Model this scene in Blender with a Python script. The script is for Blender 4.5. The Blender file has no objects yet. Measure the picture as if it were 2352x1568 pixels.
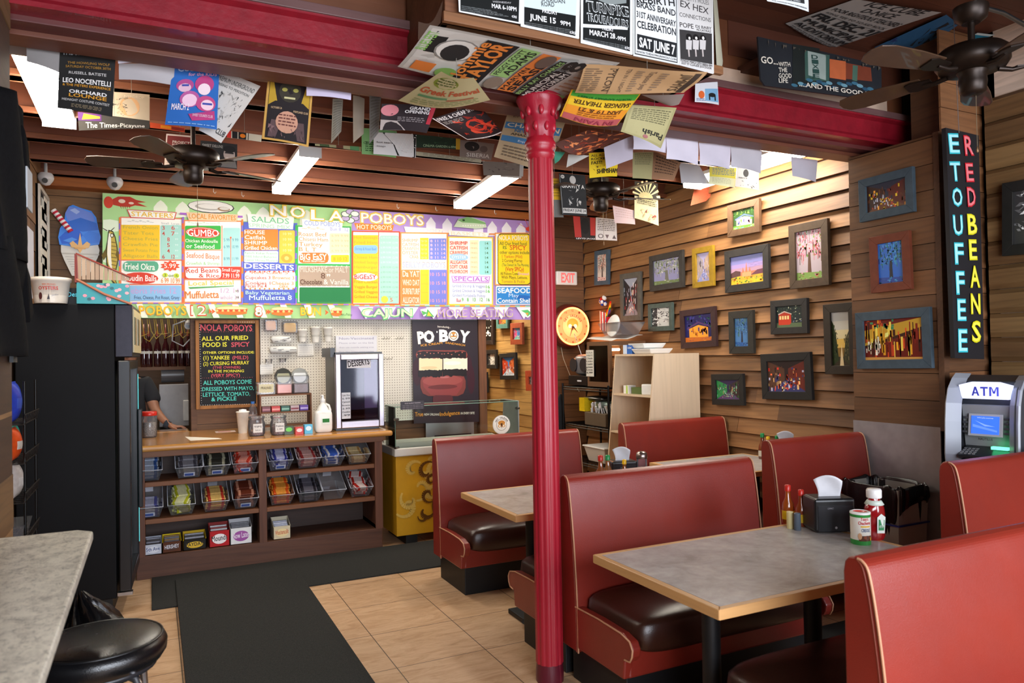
import bpy, math, random
from mathutils import Vector, Matrix
PI=math.pi
sc=bpy.context.scene
coll=sc.collection
# ------------------------------------------------ camera, world, exposure, daylight
CAM_AXES=((0.898778,-0.438042,-0.017799),(0.008886,-0.022390,0.999710),(-0.438313,-0.898676,-0.016231))
cd=bpy.data.cameras.new('camera'); cam=bpy.data.objects.new('camera',cd); coll.objects.link(cam)
cd.sensor_width=36; cd.lens=1693*36/2352; cd.clip_start=.05
r,u,b=[Vector(a) for a in CAM_AXES]
cam.matrix_world=Matrix(((r.x,u.x,b.x,0),(r.y,u.y,b.y,0),(r.z,u.z,b.z,1.6),(0,0,0,1)))
sc.camera=cam
cd.dof.use_dof=True;cd.dof.focus_distance=5.2;cd.dof.aperture_fstop=4.5
sc.view_settings.view_transform='Standard'; sc.view_settings.look='None'; sc.view_settings.gamma=1
sc.view_settings.exposure=1.6
w=bpy.data.worlds.new('World'); sc.world=w; w.use_nodes=True
w.node_tree.nodes['Background'].inputs[0].default_value=(.75,.85,1,1); w.node_tree.nodes['Background'].inputs[1].default_value=.6
def area(name,loc,rot,sx,sy,power,color):
    l=bpy.data.lights.new(name,'AREA'); l.shape='RECTANGLE'; l.size=sx; l.size_y=sy; l.energy=power; l.color=color
    o=bpy.data.objects.new(name,l); o.location=loc; o.rotation_euler=rot; coll.objects.link(o); return o
# daylight through the shop windows behind the camera
area('window_daylight',(1.1,-1.75,1.7),(PI/2,0,0),3.4,2.0,92,(.86,.91,1.0))
area('window_daylight',(4.3,-1.75,1.7),(PI/2,0,0),1.5,2.0,46,(.84,.88,1.0))

# ------------------------------------------------ helpers
def C(h,a=1):
    h=h.lstrip('#'); o=[]
    for i in (0,2,4):
        v=int(h[i:i+2],16)/255; o.append(v/12.92 if v<=.04045 else ((v+.055)/1.055)**2.4)
    return (o[0],o[1],o[2],a)
def vary(c,rnd,k=.15):
    f=1+rnd.uniform(-k,k); return (min(c[0]*f,1),min(c[1]*f,1),min(c[2]*f,1),1)
class MB:
    def __init__(s,T=None): s.v=[];s.f=[];s.c=[];s.m=[];s.s=[];s.T=T;s.mi=0
    def add(s,vs,fs,c,smooth=False,cols=None):
        n=len(s.v)
        for p in vs:
            p=Vector(p); s.v.append(s.T@p if s.T is not None else p)
        for i,f in enumerate(fs):
            s.f.append([k+n for k in f]); s.c.append(cols[i] if cols else c); s.m.append(s.mi); s.s.append(smooth)
    def box(s,a,b,c):
        x0,y0,z0=a;x1,y1,z1=b
        if x0>x1:x0,x1=x1,x0
        if y0>y1:y0,y1=y1,y0
        if z0>z1:z0,z1=z1,z0
        s.add([(x0,y0,z0),(x1,y0,z0),(x1,y1,z0),(x0,y1,z0),(x0,y0,z1),(x1,y0,z1),(x1,y1,z1),(x0,y1,z1)],
              [(0,3,2,1),(4,5,6,7),(0,1,5,4),(1,2,6,5),(2,3,7,6),(3,0,4,7)],c)
    def hexa(s,bot,top,c): # 4 bottom, 4 top points ccw
        s.add(list(bot)+list(top),[(0,3,2,1),(4,5,6,7),(0,1,5,4),(1,2,6,5),(2,3,7,6),(3,0,4,7)],c)
    def quad(s,pts,c): s.add(pts,[tuple(range(len(pts)))],c)
    def prism(s,poly,axis,a,b,c,smooth=False):
        n=len(poly)
        def m(p,t):
            return (t,p[0],p[1]) if axis=='X' else ((p[0],t,p[1]) if axis=='Y' else (p[0],p[1],t))
        vs=[m(p,a) for p in poly]+[m(p,b) for p in poly]
        ar=sum(poly[i][0]*poly[(i+1)%n][1]-poly[(i+1)%n][0]*poly[i][1] for i in range(n))
        flip=(ar>0)==(b>a)
        if axis=='Y': flip=not flip
        f0=tuple(range(n));f1=tuple(range(2*n-1,n-1,-1))
        sides=[(i,i+n,(i+1)%n+n,(i+1)%n) for i in range(n)]
        if flip: f0=f0[::-1];f1=f1[::-1];sides=[q[::-1] for q in sides]
        s.add(vs,[f0,f1],c,False); n0=len(s.v)-2*n
        for q in sides: s.f.append([k+n0 for k in q]);s.c.append(c);s.m.append(s.mi);s.s.append(smooth)
    def tube(s,pts,r,c,n=8,cap=True,closed=False):
        pts=[Vector(p) for p in pts]; rs=r if isinstance(r,(list,tuple)) else [r]*len(pts)
        N=len(pts);vs=[];up=None
        for i,p in enumerate(pts):
            if closed: d=pts[(i+1)%N]-pts[i-1]
            else: d=pts[min(i+1,N-1)]-pts[max(i-1,0)]
            d.normalize()
            if up is None: up=d.orthogonal().normalized()
            up=(up-d*up.dot(d)).normalized() if (up-d*up.dot(d)).length>1e-5 else d.orthogonal().normalized()
            sd=d.cross(up)
            for k in range(n):
                t=2*PI*k/n; vs.append(p+(up*math.cos(t)+sd*math.sin(t))*rs[i])
        fs=[]
        for i in range(N if closed else N-1):
            j=(i+1)%N
            for k in range(n): fs.append((i*n+k,i*n+(k+1)%n,j*n+(k+1)%n,j*n+k))
        s.add(vs,fs,c,True)
        if cap and not closed: s.add(vs[:n],[tuple(range(n))[::-1]],c);s.add(vs[-n:],[tuple(range(n))],c)
    def cyl(s,p0,p1,r,c,n=16,r1=None,cap=True): s.tube([p0,p1],[r,r if r1 is None else r1],c,n,cap)
    def lathe(s,prof,cen,c,n=20,cols=None,smooth=True,flute=None):
        cx,cy,cz=cen;vs=[]
        for (r,z) in prof:
            for k in range(n):
                t=2*PI*k/n; q=r*(1+(flute(t,z) if flute else 0)); vs.append((cx+q*math.cos(t),cy+q*math.sin(t),cz+z))
        fs=[];cc=[]
        for i in range(len(prof)-1):
            for k in range(n): fs.append((i*n+k,i*n+(k+1)%n,(i+1)*n+(k+1)%n,(i+1)*n+k));cc.append(cols[i] if cols else c)
        s.add(vs,fs,c,smooth,cc)
        if prof[0][0]>1e-4: s.add(vs[:n],[tuple(range(n))[::-1]],cols[0] if cols else c)
        if prof[-1][0]>1e-4: s.add(vs[-n:],[tuple(range(n))],cols[-1] if cols else c)
    def ell(s,cen,rad,c,n=14,m=8):
        prof=[(max(math.sin(PI*i/m),1e-5),-math.cos(PI*i/m)) for i in range(m+1)]
        vs=[];
        for (r,z) in prof:
            for k in range(n): t=2*PI*k/n; vs.append((cen[0]+rad[0]*r*math.cos(t),cen[1]+rad[1]*r*math.sin(t),cen[2]+rad[2]*z))
        s.add(vs,[(i*n+k,i*n+(k+1)%n,(i+1)*n+(k+1)%n,(i+1)*n+k) for i in range(m) for k in range(n)],c,True)
    def grid(s,fn,nu,nv,c,smooth=True,cf=None):
        vs=[fn(i/nu,j/nv) for j in range(nv+1) for i in range(nu+1)];fs=[];cc=[]
        for j in range(nv):
            for i in range(nu):
                a=j*(nu+1)+i;fs.append((a,a+1,a+nu+2,a+nu+1));cc.append(cf((i+.5)/nu,(j+.5)/nv) if cf else c)
        s.add(vs,fs,c,smooth,cc)
    def build(s,name,mats,parent=None,bevel=0,origin=None,solid=0,sub=0,bseg=2):
        if not isinstance(mats,(list,tuple)): mats=[mats]
        if parent is not None and not getattr(s,'local',False):
            o=Vector((0,0,0));p_=parent
            while p_ is not None: o+=Vector(p_.location);p_=p_.parent
            vs=[v-o for v in s.v]
        elif parent is None:
            if origin is None:
                xs=[v.x for v in s.v];ys=[v.y for v in s.v];zs=[v.z for v in s.v]
                origin=((min(xs)+max(xs))/2,(min(ys)+max(ys))/2,min(zs))
            o=Vector(origin); vs=[v-o for v in s.v]
        else: o=Vector((0,0,0));vs=s.v
        me=bpy.data.meshes.new(name); me.from_pydata([tuple(v) for v in vs],[],s.f)
        me.polygons.foreach_set('material_index',s.m); me.polygons.foreach_set('use_smooth',s.s)
        at=me.color_attributes.new('Col','FLOAT_COLOR','CORNER')
        buf=[]
        for f,c in zip(s.f,s.c): buf.extend(list(c)*len(f))
        at.data.foreach_set('color',buf)
        for m in mats: me.materials.append(m)
        ob=bpy.data.objects.new(name,me); coll.objects.link(ob)
        if parent is not None: ob.parent=parent
        else: ob.location=o
        if solid: k=ob.modifiers.new('s','SOLIDIFY');k.thickness=solid
        if bevel: k=ob.modifiers.new('b','BEVEL');k.width=bevel;k.segments=bseg;k.limit_method='ANGLE';k.angle_limit=.6;k.harden_normals=False
        if sub: k=ob.modifiers.new('u','SUBSURF');k.levels=sub;k.render_levels=sub
        return ob
def tag(o,label,cat,group=None,kind=None):
    o['label']=label;o['category']=cat
    if group:o['group']=group
    if kind:o['kind']=kind
    return o
def thing(name,label,cat,loc=(0,0,0),rz=0,group=None):
    o=bpy.data.objects.new(name,None);coll.objects.link(o);o.location=loc;o.rotation_euler=(0,0,rz);o.empty_display_size=.1
    return tag(o,label,cat,group)
def struct(o): o['kind']='structure';return o
def dup(root,loc,rz=None,label=None,group=None):
    r=root.copy();coll.objects.link(r);r.location=loc
    if rz is not None:r.rotation_euler=(0,0,rz)
    if label:r['label']=label
    if group:r['group']=group
    for ch in list(root.children):
        c=ch.copy();coll.objects.link(c);c.parent=r
        for g in ch.children:
            d=g.copy();coll.objects.link(d);d.parent=c
    return r
def LM(T=None):
    m=MB(T);m.local=True;return m
# text glyph cache
_fc=bpy.data.curves.new('lettering','FONT');_fo=bpy.data.objects.new('lettering',_fc);_fc.resolution_u=2;_tx={}
def glyphs(txt,b):
    k=(txt,b)
    if k not in _tx:
        m_=any(c in txt for c in 'MWmw');_fc.body=txt;_fc.offset=0 if m_ else b*.006
        me=_fo.to_mesh();v=[(p.co.x,p.co.y) for p in me.vertices];f=[tuple(p.vertices) for p in me.polygons];_fo.to_mesh_clear()
        v=[(p[0],p[1],0) for p in v]
        if b and m_:
            e=b*.005;sh=[(-e,-e*.6),(e,e*.6)]
            v0,f0=v,f;v=[];f=[]
            for k_,(dx,dy) in enumerate(sh): v+=[(p[0]+dx,p[1]+dy,k_) for p in v0];f+=[tuple(i+k_*len(v0) for i in q) for q in f0]
        x0=min([p[0] for p in v],default=0);x1=max([p[0] for p in v],default=1)
        f2=[]
        for q in f:
            ar=sum(v[q[i]][0]*v[q[(i+1)%len(q)]][1]-v[q[(i+1)%len(q)]][0]*v[q[i]][1] for i in range(len(q)))
            f2.append(q if ar>0 else q[::-1])
        _tx[k]=(v,f2,x0,x1)
    return _tx[k]
class Art:
    """flat printing on a surface; fn(u,v,layer)->3D point"""
    def __init__(s,mb,fn): s.mb=mb;s.fn=fn;s.l=1
    def poly(s,pts,c):
        c=C(c) if isinstance(c,str) else c
        ar=sum(pts[i][0]*pts[(i+1)%len(pts)][1]-pts[(i+1)%len(pts)][0]*pts[i][1] for i in range(len(pts)))
        if ar<0: pts=pts[::-1]
        s.mb.add([s.fn(p[0],p[1],s.l) for p in pts],[tuple(range(len(pts)))],c);s.l+=1
    def rect(s,x0,y0,x1,y1,c,n=1,k=1):
        for i in range(n):
            for j in range(k):
                a=x0+(x1-x0)*i/n;b=x0+(x1-x0)*(i+1)/n;d=y0+(y1-y0)*j/k;e=y0+(y1-y0)*(j+1)/k;s.poly([(a,d),(b,d),(b,e),(a,e)],c);s.l-=1
        s.l+=1
    def ell(s,x,y,rx,ry,c,n=12): s.poly([(x+rx*math.cos(2*PI*k/n),y+ry*math.sin(2*PI*k/n)) for k in range(n)],c)
    def text(s,txt,p0,p1,h,c,b=0):
        c=C(c) if isinstance(c,str) else c
        v,f,x0,x1=glyphs(txt,b); 
        if not f: return
        dx=p1[0]-p0[0];dy=p1[1]-p0[1];L=max(math.hypot(dx,dy),1e-6);ex=(dx/L,dy/L)
        sx=L/max(x1-x0,1e-4);sy=h/.69;ey=(-ex[1],ex[0])
        s.mb.add([s.fn(p0[0]+ex[0]*(p[0]-x0)*sx+ey[0]*p[1]*sy,p0[1]+ex[1]*(p[0]-x0)*sx+ey[1]*p[1]*sy,s.l+p[2]*.8) for p in v],f,c);s.l+=2
    def play(s,txt):
        for ln in txt.split('\n'):
            k,c,n,*t=ln.split('|',3);q=[int(v)/1000 for v in n.split(',')]
            if k=='p': s.poly([(q[i],q[i+1]) for i in range(0,len(q),2)],c)
            elif k=='e': s.ell(q[0],q[1],q[2],q[3],C(c),8 if q[2]<.006 else 16)
            elif k=='q':
                P4=[(q[i],q[i+1]) for i in (0,2,4,6)];r=q[8];o=[]
                for i in range(4):
                    p=Vector(P4[i]);a=(Vector(P4[i-1])-p).normalized();b=(Vector(P4[(i+1)%4])-p).normalized()
                    o+=[tuple(p+a*r),tuple(p+(a+b)*r*.3),tuple(p+b*r)]
                s.poly(o,c)
            else: s.text(t[0],(q[0],q[1]),(q[2],q[3]),q[4],c,int(q[5]*1000+.5))
def artY(mb,y,st=.00012): return Art(mb,lambda u,v,l:(u,y-l*st-.0005,v))
ART={"menu_left":"""p|b4e29a|-363,2994,1724,3005,1695,1958,-371,1954
p|f6fbe6|18,2829,19,2904,46,2944,73,2967,99,2948,126,2912,125,2836
p|f6fbe6|188,2828,189,2904,217,2944,244,2968,271,2948,298,2912,297,2835
p|f6fbe6|691,2825,692,2903,722,2944,751,2969,779,2949,809,2911,808,2832
p|f6fbe6|851,2824,852,2903,882,2945,912,2969,941,2949,971,2911,970,2831
p|f6fbe6|1014,2822,1015,2903,1046,2945,1076,2970,1106,2949,1136,2911,1135,2830
p|f6fbe6|1236,2821,1237,2902,1269,2945,1300,2970,1331,2949,1362,2910,1361,2828
p|e9f7dc|-360,2770,-310,2778,-246,2767,-246,2683,-311,2668,-361,2686
p|e9f7dc|-362,2504,-312,2512,-248,2499,-249,2415,-313,2402,-363,2421
p|e9f7dc|-365,2182,-315,2188,-250,2174,-251,2090,-316,2079,-365,2099
e|d8452e|-320,2919,35,50
p|c23a28|-290,2947,-249,2973,-160,2978,-114,2955,-38,2940,-104,2931,-29,2901,-123,2907,-161,2891,-235,2890,-286,2900
e|f3d9c4|-221,2936,26,17
e|f3d9c4|-151,2924,20,10
p|b5331f|-235,2893,-228,2894,-222,2868
p|b5331f|-219,2895,-211,2895,-207,2869
p|b5331f|-202,2896,-195,2896,-192,2870
p|b5331f|-185,2897,-178,2898,-177,2871
p|b5331f|-168,2898,-161,2899,-162,2872
e|3b3a3a|475,2937,192,57
e|f4f1ea|473,2939,184,51
e|b9b4ac|455,2935,113,29
e|f2eee6|465,2940,100,22
e|a98b6c|578,2924,52,20
e|e7e2d8|583,2929,41,13
p|3e3b20|-322,2689,-288,2680,-270,2634,-257,2561,-248,2447,-277,2299,-255,2211,-291,2241,-314,2287,-340,2401,-344,2526,-330,2610
p|c3a94a|-314,2679,-291,2670,-276,2623,-264,2551,-258,2436,-284,2309,-268,2237,-296,2267,-313,2340,-333,2422,-334,2526,-324,2610
p|f6f2e2|-318,2663,-304,2653,-303,2570,-305,2476,-295,2340,-322,2402,-332,2485,-328,2589
e|2b2a18|-296,2643,13,19
e|f4efd8|-296,2643,8,12
p|6e5b1e|-301,2591,-261,2584,-261,2579,-301,2584
p|6e5b1e|-301,2559,-261,2553,-261,2548,-301,2553
p|6e5b1e|-301,2528,-262,2521,-262,2516,-301,2522
p|6e5b1e|-301,2497,-262,2490,-262,2485,-301,2490
p|6e5b1e|-302,2465,-262,2459,-262,2453,-302,2459
p|6e5b1e|-302,2434,-262,2427,-262,2422,-302,2428
p|6e5b1e|-302,2403,-263,2396,-263,2390,-302,2396
p|6e5b1e|-302,2371,-263,2364,-263,2359,-302,2365
p|6e5b1e|-302,2340,-263,2333,-263,2328,-303,2334
p|6e5b1e|-344,2526,-374,2473,-358,2432,-335,2474
p|6e5b1e|-261,2530,-231,2479,-248,2436,-271,2477
p|3e3b20|-329,2683,-361,2702,-364,2698,-331,2677
p|3e3b20|-306,2684,-278,2712,-276,2708,-302,2678
p|f08a3c|-244,2798,-231,2799,-231,2748,-244,2747
p|9b6fd0|-244,2747,-231,2748,-231,2696,-244,2695
p|f08a3c|-244,2695,-231,2696,-232,2645,-245,2644
p|9b6fd0|-245,2644,-232,2645,-232,2593,-245,2592
p|f08a3c|-245,2592,-232,2593,-233,2542,-246,2541
p|9b6fd0|-246,2541,-233,2542,-233,2490,-246,2490
p|f08a3c|-246,2490,-233,2490,-234,2439,-247,2438
p|9b6fd0|-247,2438,-234,2439,-234,2387,-247,2387
p|f08a3c|-247,2387,-234,2387,-234,2336,-247,2335
p|9b6fd0|-247,2335,-234,2336,-235,2285,-248,2284
p|f08a3c|-248,2284,-235,2285,-235,2233,-248,2233
p|9b6fd0|-248,2233,-235,2233,-236,2182,-249,2182
p|f08a3c|-249,2182,-236,2182,-236,2130,-249,2130
p|9b6fd0|-249,2130,-236,2130,-236,2079,-249,2079
p|e88a6a|-234,2804,247,2823,240,2081,-240,2075
p|fdfbf2|-225,2794,237,2811,231,2092,-231,2086
p|d4564a|-185,2869,199,2870,181,2804,-160,2798
p|fdfbf2|-176,2863,189,2864,175,2811,-152,2806
t|f2c23c|-152,2815,169,2817,40,2|STARTERS
t|9aa8a0|-181,2760,18,2762,23,0|~*~*~*~
t|a8b0b0|76,2760,217,2763,17,0|Small  Large
p|f6c928|-226,2736,64,2751,61,2452,-228,2444
t|b9a94a|-214,2705,48,2714,27,0|French Onion
t|b9a94a|-214,2657,17,2663,27,0|Tater Tots
t|b9a94a|-215,2609,47,2616,27,0|Cheese Fries
t|b9a94a|-215,2560,47,2566,27,0|Crawfish Pie
t|b9a94a|-215,2512,46,2517,27,0|Sweet Potato Fries
t|b9a94a|-216,2464,46,2468,27,0|Alligator Balls
q|a9dcd0|70,2751,232,2761,229,2457,67,2451,13
t|cf4a3a|83,2711,104,2712,34,1|3
t|cf4a3a|155,2715,182,2717,35,1|6
t|e8f4f0|182,2728,207,2729,15,0|99
t|cf4a3a|82,2662,104,2663,34,1|4
t|cf4a3a|154,2665,182,2667,35,1|7
t|e8f4f0|182,2678,207,2679,15,0|99
t|cf4a3a|121,2614,142,2615,34,1|8
t|e8f4f0|182,2628,206,2629,15,0|99
t|cf4a3a|120,2565,142,2566,34,1|5
t|e8f4f0|181,2578,206,2579,15,0|99
t|cf4a3a|120,2515,141,2516,34,1|4
t|e8f4f0|181,2529,205,2530,15,0|99
t|cf4a3a|81,2464,102,2465,34,1|6
t|cf4a3a|153,2467,180,2468,34,1|12
t|e8f4f0|180,2479,205,2480,15,0|99
p|e8704a|-228,2443,234,2462,234,2453,-228,2435
p|e8704a|-230,2240,232,2251,232,2243,-230,2231
q|5fae8c|-216,2430,52,2440,51,2351,-217,2343,32
t|fdfbf2|-203,2362,24,2363,53,2|Fried Okra
p|e5502c|199,2405,219,2391,188,2386,189,2366,159,2373,142,2356,125,2372,95,2363,96,2382,66,2386,86,2401,67,2415,97,2420,96,2439,125,2433,143,2450,160,2434,190,2443,188,2424,219,2420
t|fdfbf2|96,2383,187,2386,39,1|5.99
e|d8402c|-85,2292,135,49
t|fdfbf2|-206,2267,35,2268,50,2|Boudin Balls
e|c8d83c|103,2323,21,19
e|c8d83c|190,2321,22,20
t|6a8a2a|93,2310,203,2309,26,1|3 or 6
t|e08a30|71,2256,217,2255,43,1|6 99 10 99
q|8fc0e8|-222,2225,225,2236,224,2106,-223,2099,13
t|c8a0d8|-204,2159,187,2167,50,1|Debris Fries 12
t|1c2f66|-135,2113,211,2117,30,1|Fries, Cheese, Pot Roast, Gravy
e|d8402c|-221,2183,9,15
p|9b6fd0|239,2830,256,2831,256,2777,238,2776
p|e86a3c|238,2776,256,2777,255,2724,238,2723
p|9b6fd0|238,2723,255,2724,255,2671,237,2670
p|e86a3c|237,2670,255,2671,254,2618,237,2617
p|9b6fd0|237,2617,254,2618,254,2564,236,2564
p|e86a3c|236,2564,254,2564,253,2511,236,2510
p|9b6fd0|236,2510,253,2511,253,2458,235,2457
p|e86a3c|235,2457,253,2458,252,2405,235,2404
p|9b6fd0|235,2404,252,2405,252,2352,234,2351
p|e86a3c|234,2351,252,2352,251,2298,234,2298
p|9b6fd0|234,2298,251,2298,251,2245,233,2245
p|e86a3c|233,2245,251,2245,250,2192,233,2192
p|9b6fd0|233,2192,250,2192,250,2139,232,2139
p|e86a3c|232,2139,250,2139,249,2086,231,2086
p|f08a4c|252,2805,728,2829,720,2094,245,2087
p|fdfbf2|262,2795,718,2817,710,2105,255,2098
p|b06ad0|223,2867,734,2873,734,2856,223,2850
p|f3d2a8|271,2875,697,2882,681,2819,292,2806
t|e8942c|294,2822,676,2828,42,2|LOCAL FAVORITES
t|9cc89a|282,2773,545,2780,22,0|*~~~*~~~*
q|3cb54a|262,2756,551,2773,549,2563,260,2549,10
e|d8402c|404,2703,141,48
e|fdfbf2|404,2703,133,42
e|d8402c|404,2703,129,39
t|fdfbf2|281,2668,534,2677,57,3|GUMBO
t|fdfbf2|262,2613,525,2619,28,1|Chicken Andouille
t|fdfbf2|270,2563,497,2567,37,2|or Seafood
t|e07a3a|269,2480,537,2476,46,1|Seafood Bisque
t|8fce8a|268,2417,536,2425,26,1|Crawfish & Shrimp
p|f08a4c|258,2547,553,2561,553,2554,258,2541
p|f08a4c|557,2774,564,2774,560,2415,554,2414
q|a9dcd8|570,2755,712,2763,708,2420,566,2415,10
p|e8704a|629,2671,635,2671,632,2421,626,2420
e|e8704a|632,2671,8,9
t|4a88a8|575,2635,622,2637,27,0|5 99
t|4a88a8|645,2638,695,2641,27,0|9 99
t|4a88a8|574,2574,622,2576,27,0|6 99
t|4a88a8|645,2577,694,2579,27,0|10 99
t|4a88a8|573,2468,621,2470,27,0|8 99
t|4a88a8|643,2471,693,2473,27,0|11 99
p|d8402c|256,2399,713,2416,712,2306,255,2293
q|fdfbf2|263,2391,549,2401,548,2308,262,2300,24
t|c8381e|268,2346,528,2358,41,2|Red Beans
t|c8381e|367,2309,535,2314,33,2|& Rice
t|fdfbf2|556,2370,705,2368,29,1|Small Large
t|fdfbf2|561,2313,701,2315,38,2|7.99 11.99
p|f08a4c|255,2291,712,2304,712,2297,255,2284
t|e8c84c|286,2237,652,2255,39,1|Local Special
p|58a860|281,2223,654,2246,653,2240,296,2209
t|d87a28|258,2124,530,2135,63,2|Muffuletta
t|c8a8c8|544,2180,690,2182,40,1|1/2 11
t|c8a8c8|538,2122,689,2124,38,1|whole 21
t|333333|665,2186,693,2187,22,1|99
t|333333|667,2129,694,2129,22,1|99
p|f08a3c|723,2839,738,2840,737,2786,723,2785
p|7a78d8|723,2785,737,2786,737,2732,722,2731
p|f08a3c|722,2731,737,2732,736,2678,721,2677
p|7a78d8|721,2677,736,2678,736,2624,721,2623
p|f08a3c|721,2623,736,2624,735,2570,720,2569
p|7a78d8|720,2569,735,2570,734,2516,720,2516
p|f08a3c|720,2516,734,2516,734,2462,719,2462
p|7a78d8|719,2462,734,2462,733,2408,718,2408
p|f08a3c|718,2408,733,2408,733,2355,718,2354
p|7a78d8|718,2354,733,2355,732,2301,717,2300
p|f08a3c|717,2300,732,2301,731,2247,717,2247
p|7a78d8|717,2247,731,2247,731,2193,716,2193
p|f08a3c|716,2193,731,2193,730,2140,715,2139
p|7a78d8|715,2139,730,2140,729,2086,715,2086
p|5868c8|740,2817,1208,2835,1199,2089,732,2094
p|fdfbf2|771,2892,1181,2897,1168,2775,786,2764
t|7ccf9a|808,2824,1135,2822,50,1|SALADS
t|a8dcb8|781,2775,1146,2773,34,0|SPRING MIX
q|ee8a34|743,2750,1037,2767,1035,2576,741,2562,11
t|fdfbf2|748,2711,920,2716,34,2|HOUSE
t|fdfbf2|748,2664,922,2668,34,2|Catfish
t|fdfbf2|747,2617,940,2621,34,2|SHRIMP
t|fdfbf2|747,2569,1027,2578,34,2|Grilled Chicken
q|f6c84a|1046,2759,1185,2767,1181,2463,1042,2458,11
t|fff0b0|1081,2718,1156,2720,23,0|10 99
t|fff0b0|1080,2667,1156,2669,23,0|10 99
t|fff0b0|1079,2617,1155,2618,23,0|10 99
t|fff0b0|1079,2566,1154,2567,23,0|10 99
e|e8a83c|1109,2507,51,41
e|f6d878|1109,2507,20,18
q|e8f6ea|741,2556,1035,2569,1033,2466,740,2455,11
t|4ab070|746,2531,1027,2536,19,0|Ranch Italian French
t|4ab070|746,2500,1026,2504,19,0|1000 Island Balsamic
t|4ab070|745,2468,1026,2472,19,0|Caesar Honey Mustard
t|fdfbf2|741,2402,1172,2402,45,3|DESSERTS
q|fdfbf2|744,2380,1186,2394,1183,2221,743,2212,32
e|d8402c|752,2372,7,8
e|d8402c|792,2373,8,8
e|d8402c|833,2375,7,8
e|d8402c|873,2376,8,8
e|d8402c|915,2377,7,8
e|d8402c|956,2379,7,8
e|d8402c|997,2380,8,8
e|d8402c|1039,2381,8,8
e|d8402c|1081,2383,8,8
e|d8402c|1123,2384,8,8
e|d8402c|1165,2386,8,8
e|ee8a34|750,2220,7,7
e|ee8a34|790,2220,8,8
e|ee8a34|831,2221,7,8
e|ee8a34|872,2222,7,8
e|ee8a34|913,2223,7,8
e|ee8a34|954,2224,8,8
e|ee8a34|995,2225,8,8
e|ee8a34|1037,2226,8,8
e|ee8a34|1079,2227,8,8
e|ee8a34|1121,2228,8,8
e|ee8a34|1163,2229,8,8
t|d87a50|803,2354,1118,2360,29,1|Red Cake 5
t|c04a3a|747,2307,964,2310,29,1|Cupcakes 3
t|e08a30|983,2311,1173,2313,30,1|Brownie 3
t|c04a3a|748,2258,963,2260,29,1|Cookies 1
t|e08a30|972,2261,1167,2262,30,1|Cheese 3
t|c04a3a|748,2231,930,2232,29,1|Pecan Pie 4
t|e08a30|1039,2237,1117,2236,30,1|cake
t|c8f0d8|749,2170,1127,2173,31,1|Baby Vegetarian
t|d8f8f0|779,2119,1149,2125,43,2|Muffuletta 8
p|3cb54a|1189,2816,1205,2817,1204,2765,1189,2764
p|8a6cd0|1189,2764,1204,2765,1204,2713,1188,2712
p|3cb54a|1188,2712,1204,2713,1203,2661,1187,2660
p|8a6cd0|1187,2660,1203,2661,1202,2609,1187,2608
p|3cb54a|1187,2608,1202,2609,1202,2557,1186,2556
p|8a6cd0|1186,2556,1202,2557,1201,2505,1185,2504
p|3cb54a|1185,2504,1201,2505,1200,2453,1185,2452
p|8a6cd0|1185,2452,1200,2453,1200,2401,1184,2400
p|3cb54a|1184,2400,1200,2401,1199,2349,1183,2348
p|8a6cd0|1183,2348,1199,2349,1198,2297,1183,2296
p|3cb54a|1183,2296,1198,2297,1198,2245,1182,2244
p|8a6cd0|1182,2244,1198,2245,1197,2193,1181,2192
p|3cb54a|1181,2192,1197,2193,1196,2141,1181,2140
p|8a6cd0|1181,2140,1196,2141,1196,2089,1180,2089
p|3cae54|1203,2811,1702,2832,1691,2101,1194,2094
p|fdfbf2|1214,2800,1690,2819,1680,2113,1205,2106
p|fdfbf2|1246,2872,1625,2876,1618,2806,1253,2797
t|8aa4e0|1270,2819,1601,2823,42,1|COLD POBOYS
t|f0b070|1247,2776,1454,2779,28,1|~*~*~
t|a0a8d8|1506,2782,1677,2784,33,1|Bun 8  12
t|e09048|1218,2716,1474,2723,37,1|Roast Beef
t|e09048|1218,2670,1485,2676,37,1|Chisesi Ham
t|e09048|1217,2623,1434,2627,37,1|Turkey
t|e09048|1217,2577,1376,2577,37,1|B L T
q|fbe0b8|1500,2755,1689,2765,1686,2572,1497,2564,11
t|e8b888|1517,2724,1676,2729,21,0|6.99 9.99
t|e8b888|1516,2677,1676,2681,21,0|6.99 9.99
t|e8b888|1516,2629,1675,2633,21,0|6.99 9.99
t|e8b888|1515,2582,1674,2586,21,0|6.99 9.99
q|ee7a30|1216,2561,1488,2573,1487,2474,1215,2464,34
t|fdfbf2|1227,2496,1473,2504,56,3|BiG EaSY
t|fdfbf2|1255,2477,1449,2482,19,0|Roast Beef+Ham
q|f6c82c|1509,2552,1680,2560,1679,2490,1508,2484,9
t|d89a1c|1531,2500,1661,2505,31,1|8 10 12
p|3cae54|1207,2461,1694,2472,1694,2453,1207,2442
q|b09a88|1218,2434,1684,2450,1682,2264,1216,2253,9
p|fdfbf2|1232,2441,1243,2441,1243,2432,1232,2432
p|fdfbf2|1229,2256,1241,2256,1240,2247,1229,2246
p|fdfbf2|1277,2443,1288,2443,1288,2434,1277,2433
p|fdfbf2|1275,2257,1286,2257,1286,2248,1274,2248
p|fdfbf2|1322,2444,1334,2445,1334,2435,1322,2435
p|fdfbf2|1320,2258,1331,2258,1331,2249,1320,2249
p|fdfbf2|1368,2446,1380,2446,1380,2437,1368,2437
p|fdfbf2|1366,2259,1377,2259,1377,2250,1366,2250
p|fdfbf2|1414,2448,1426,2448,1426,2439,1414,2438
p|fdfbf2|1412,2260,1423,2260,1423,2251,1412,2251
p|fdfbf2|1461,2449,1472,2450,1472,2440,1461,2440
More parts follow.
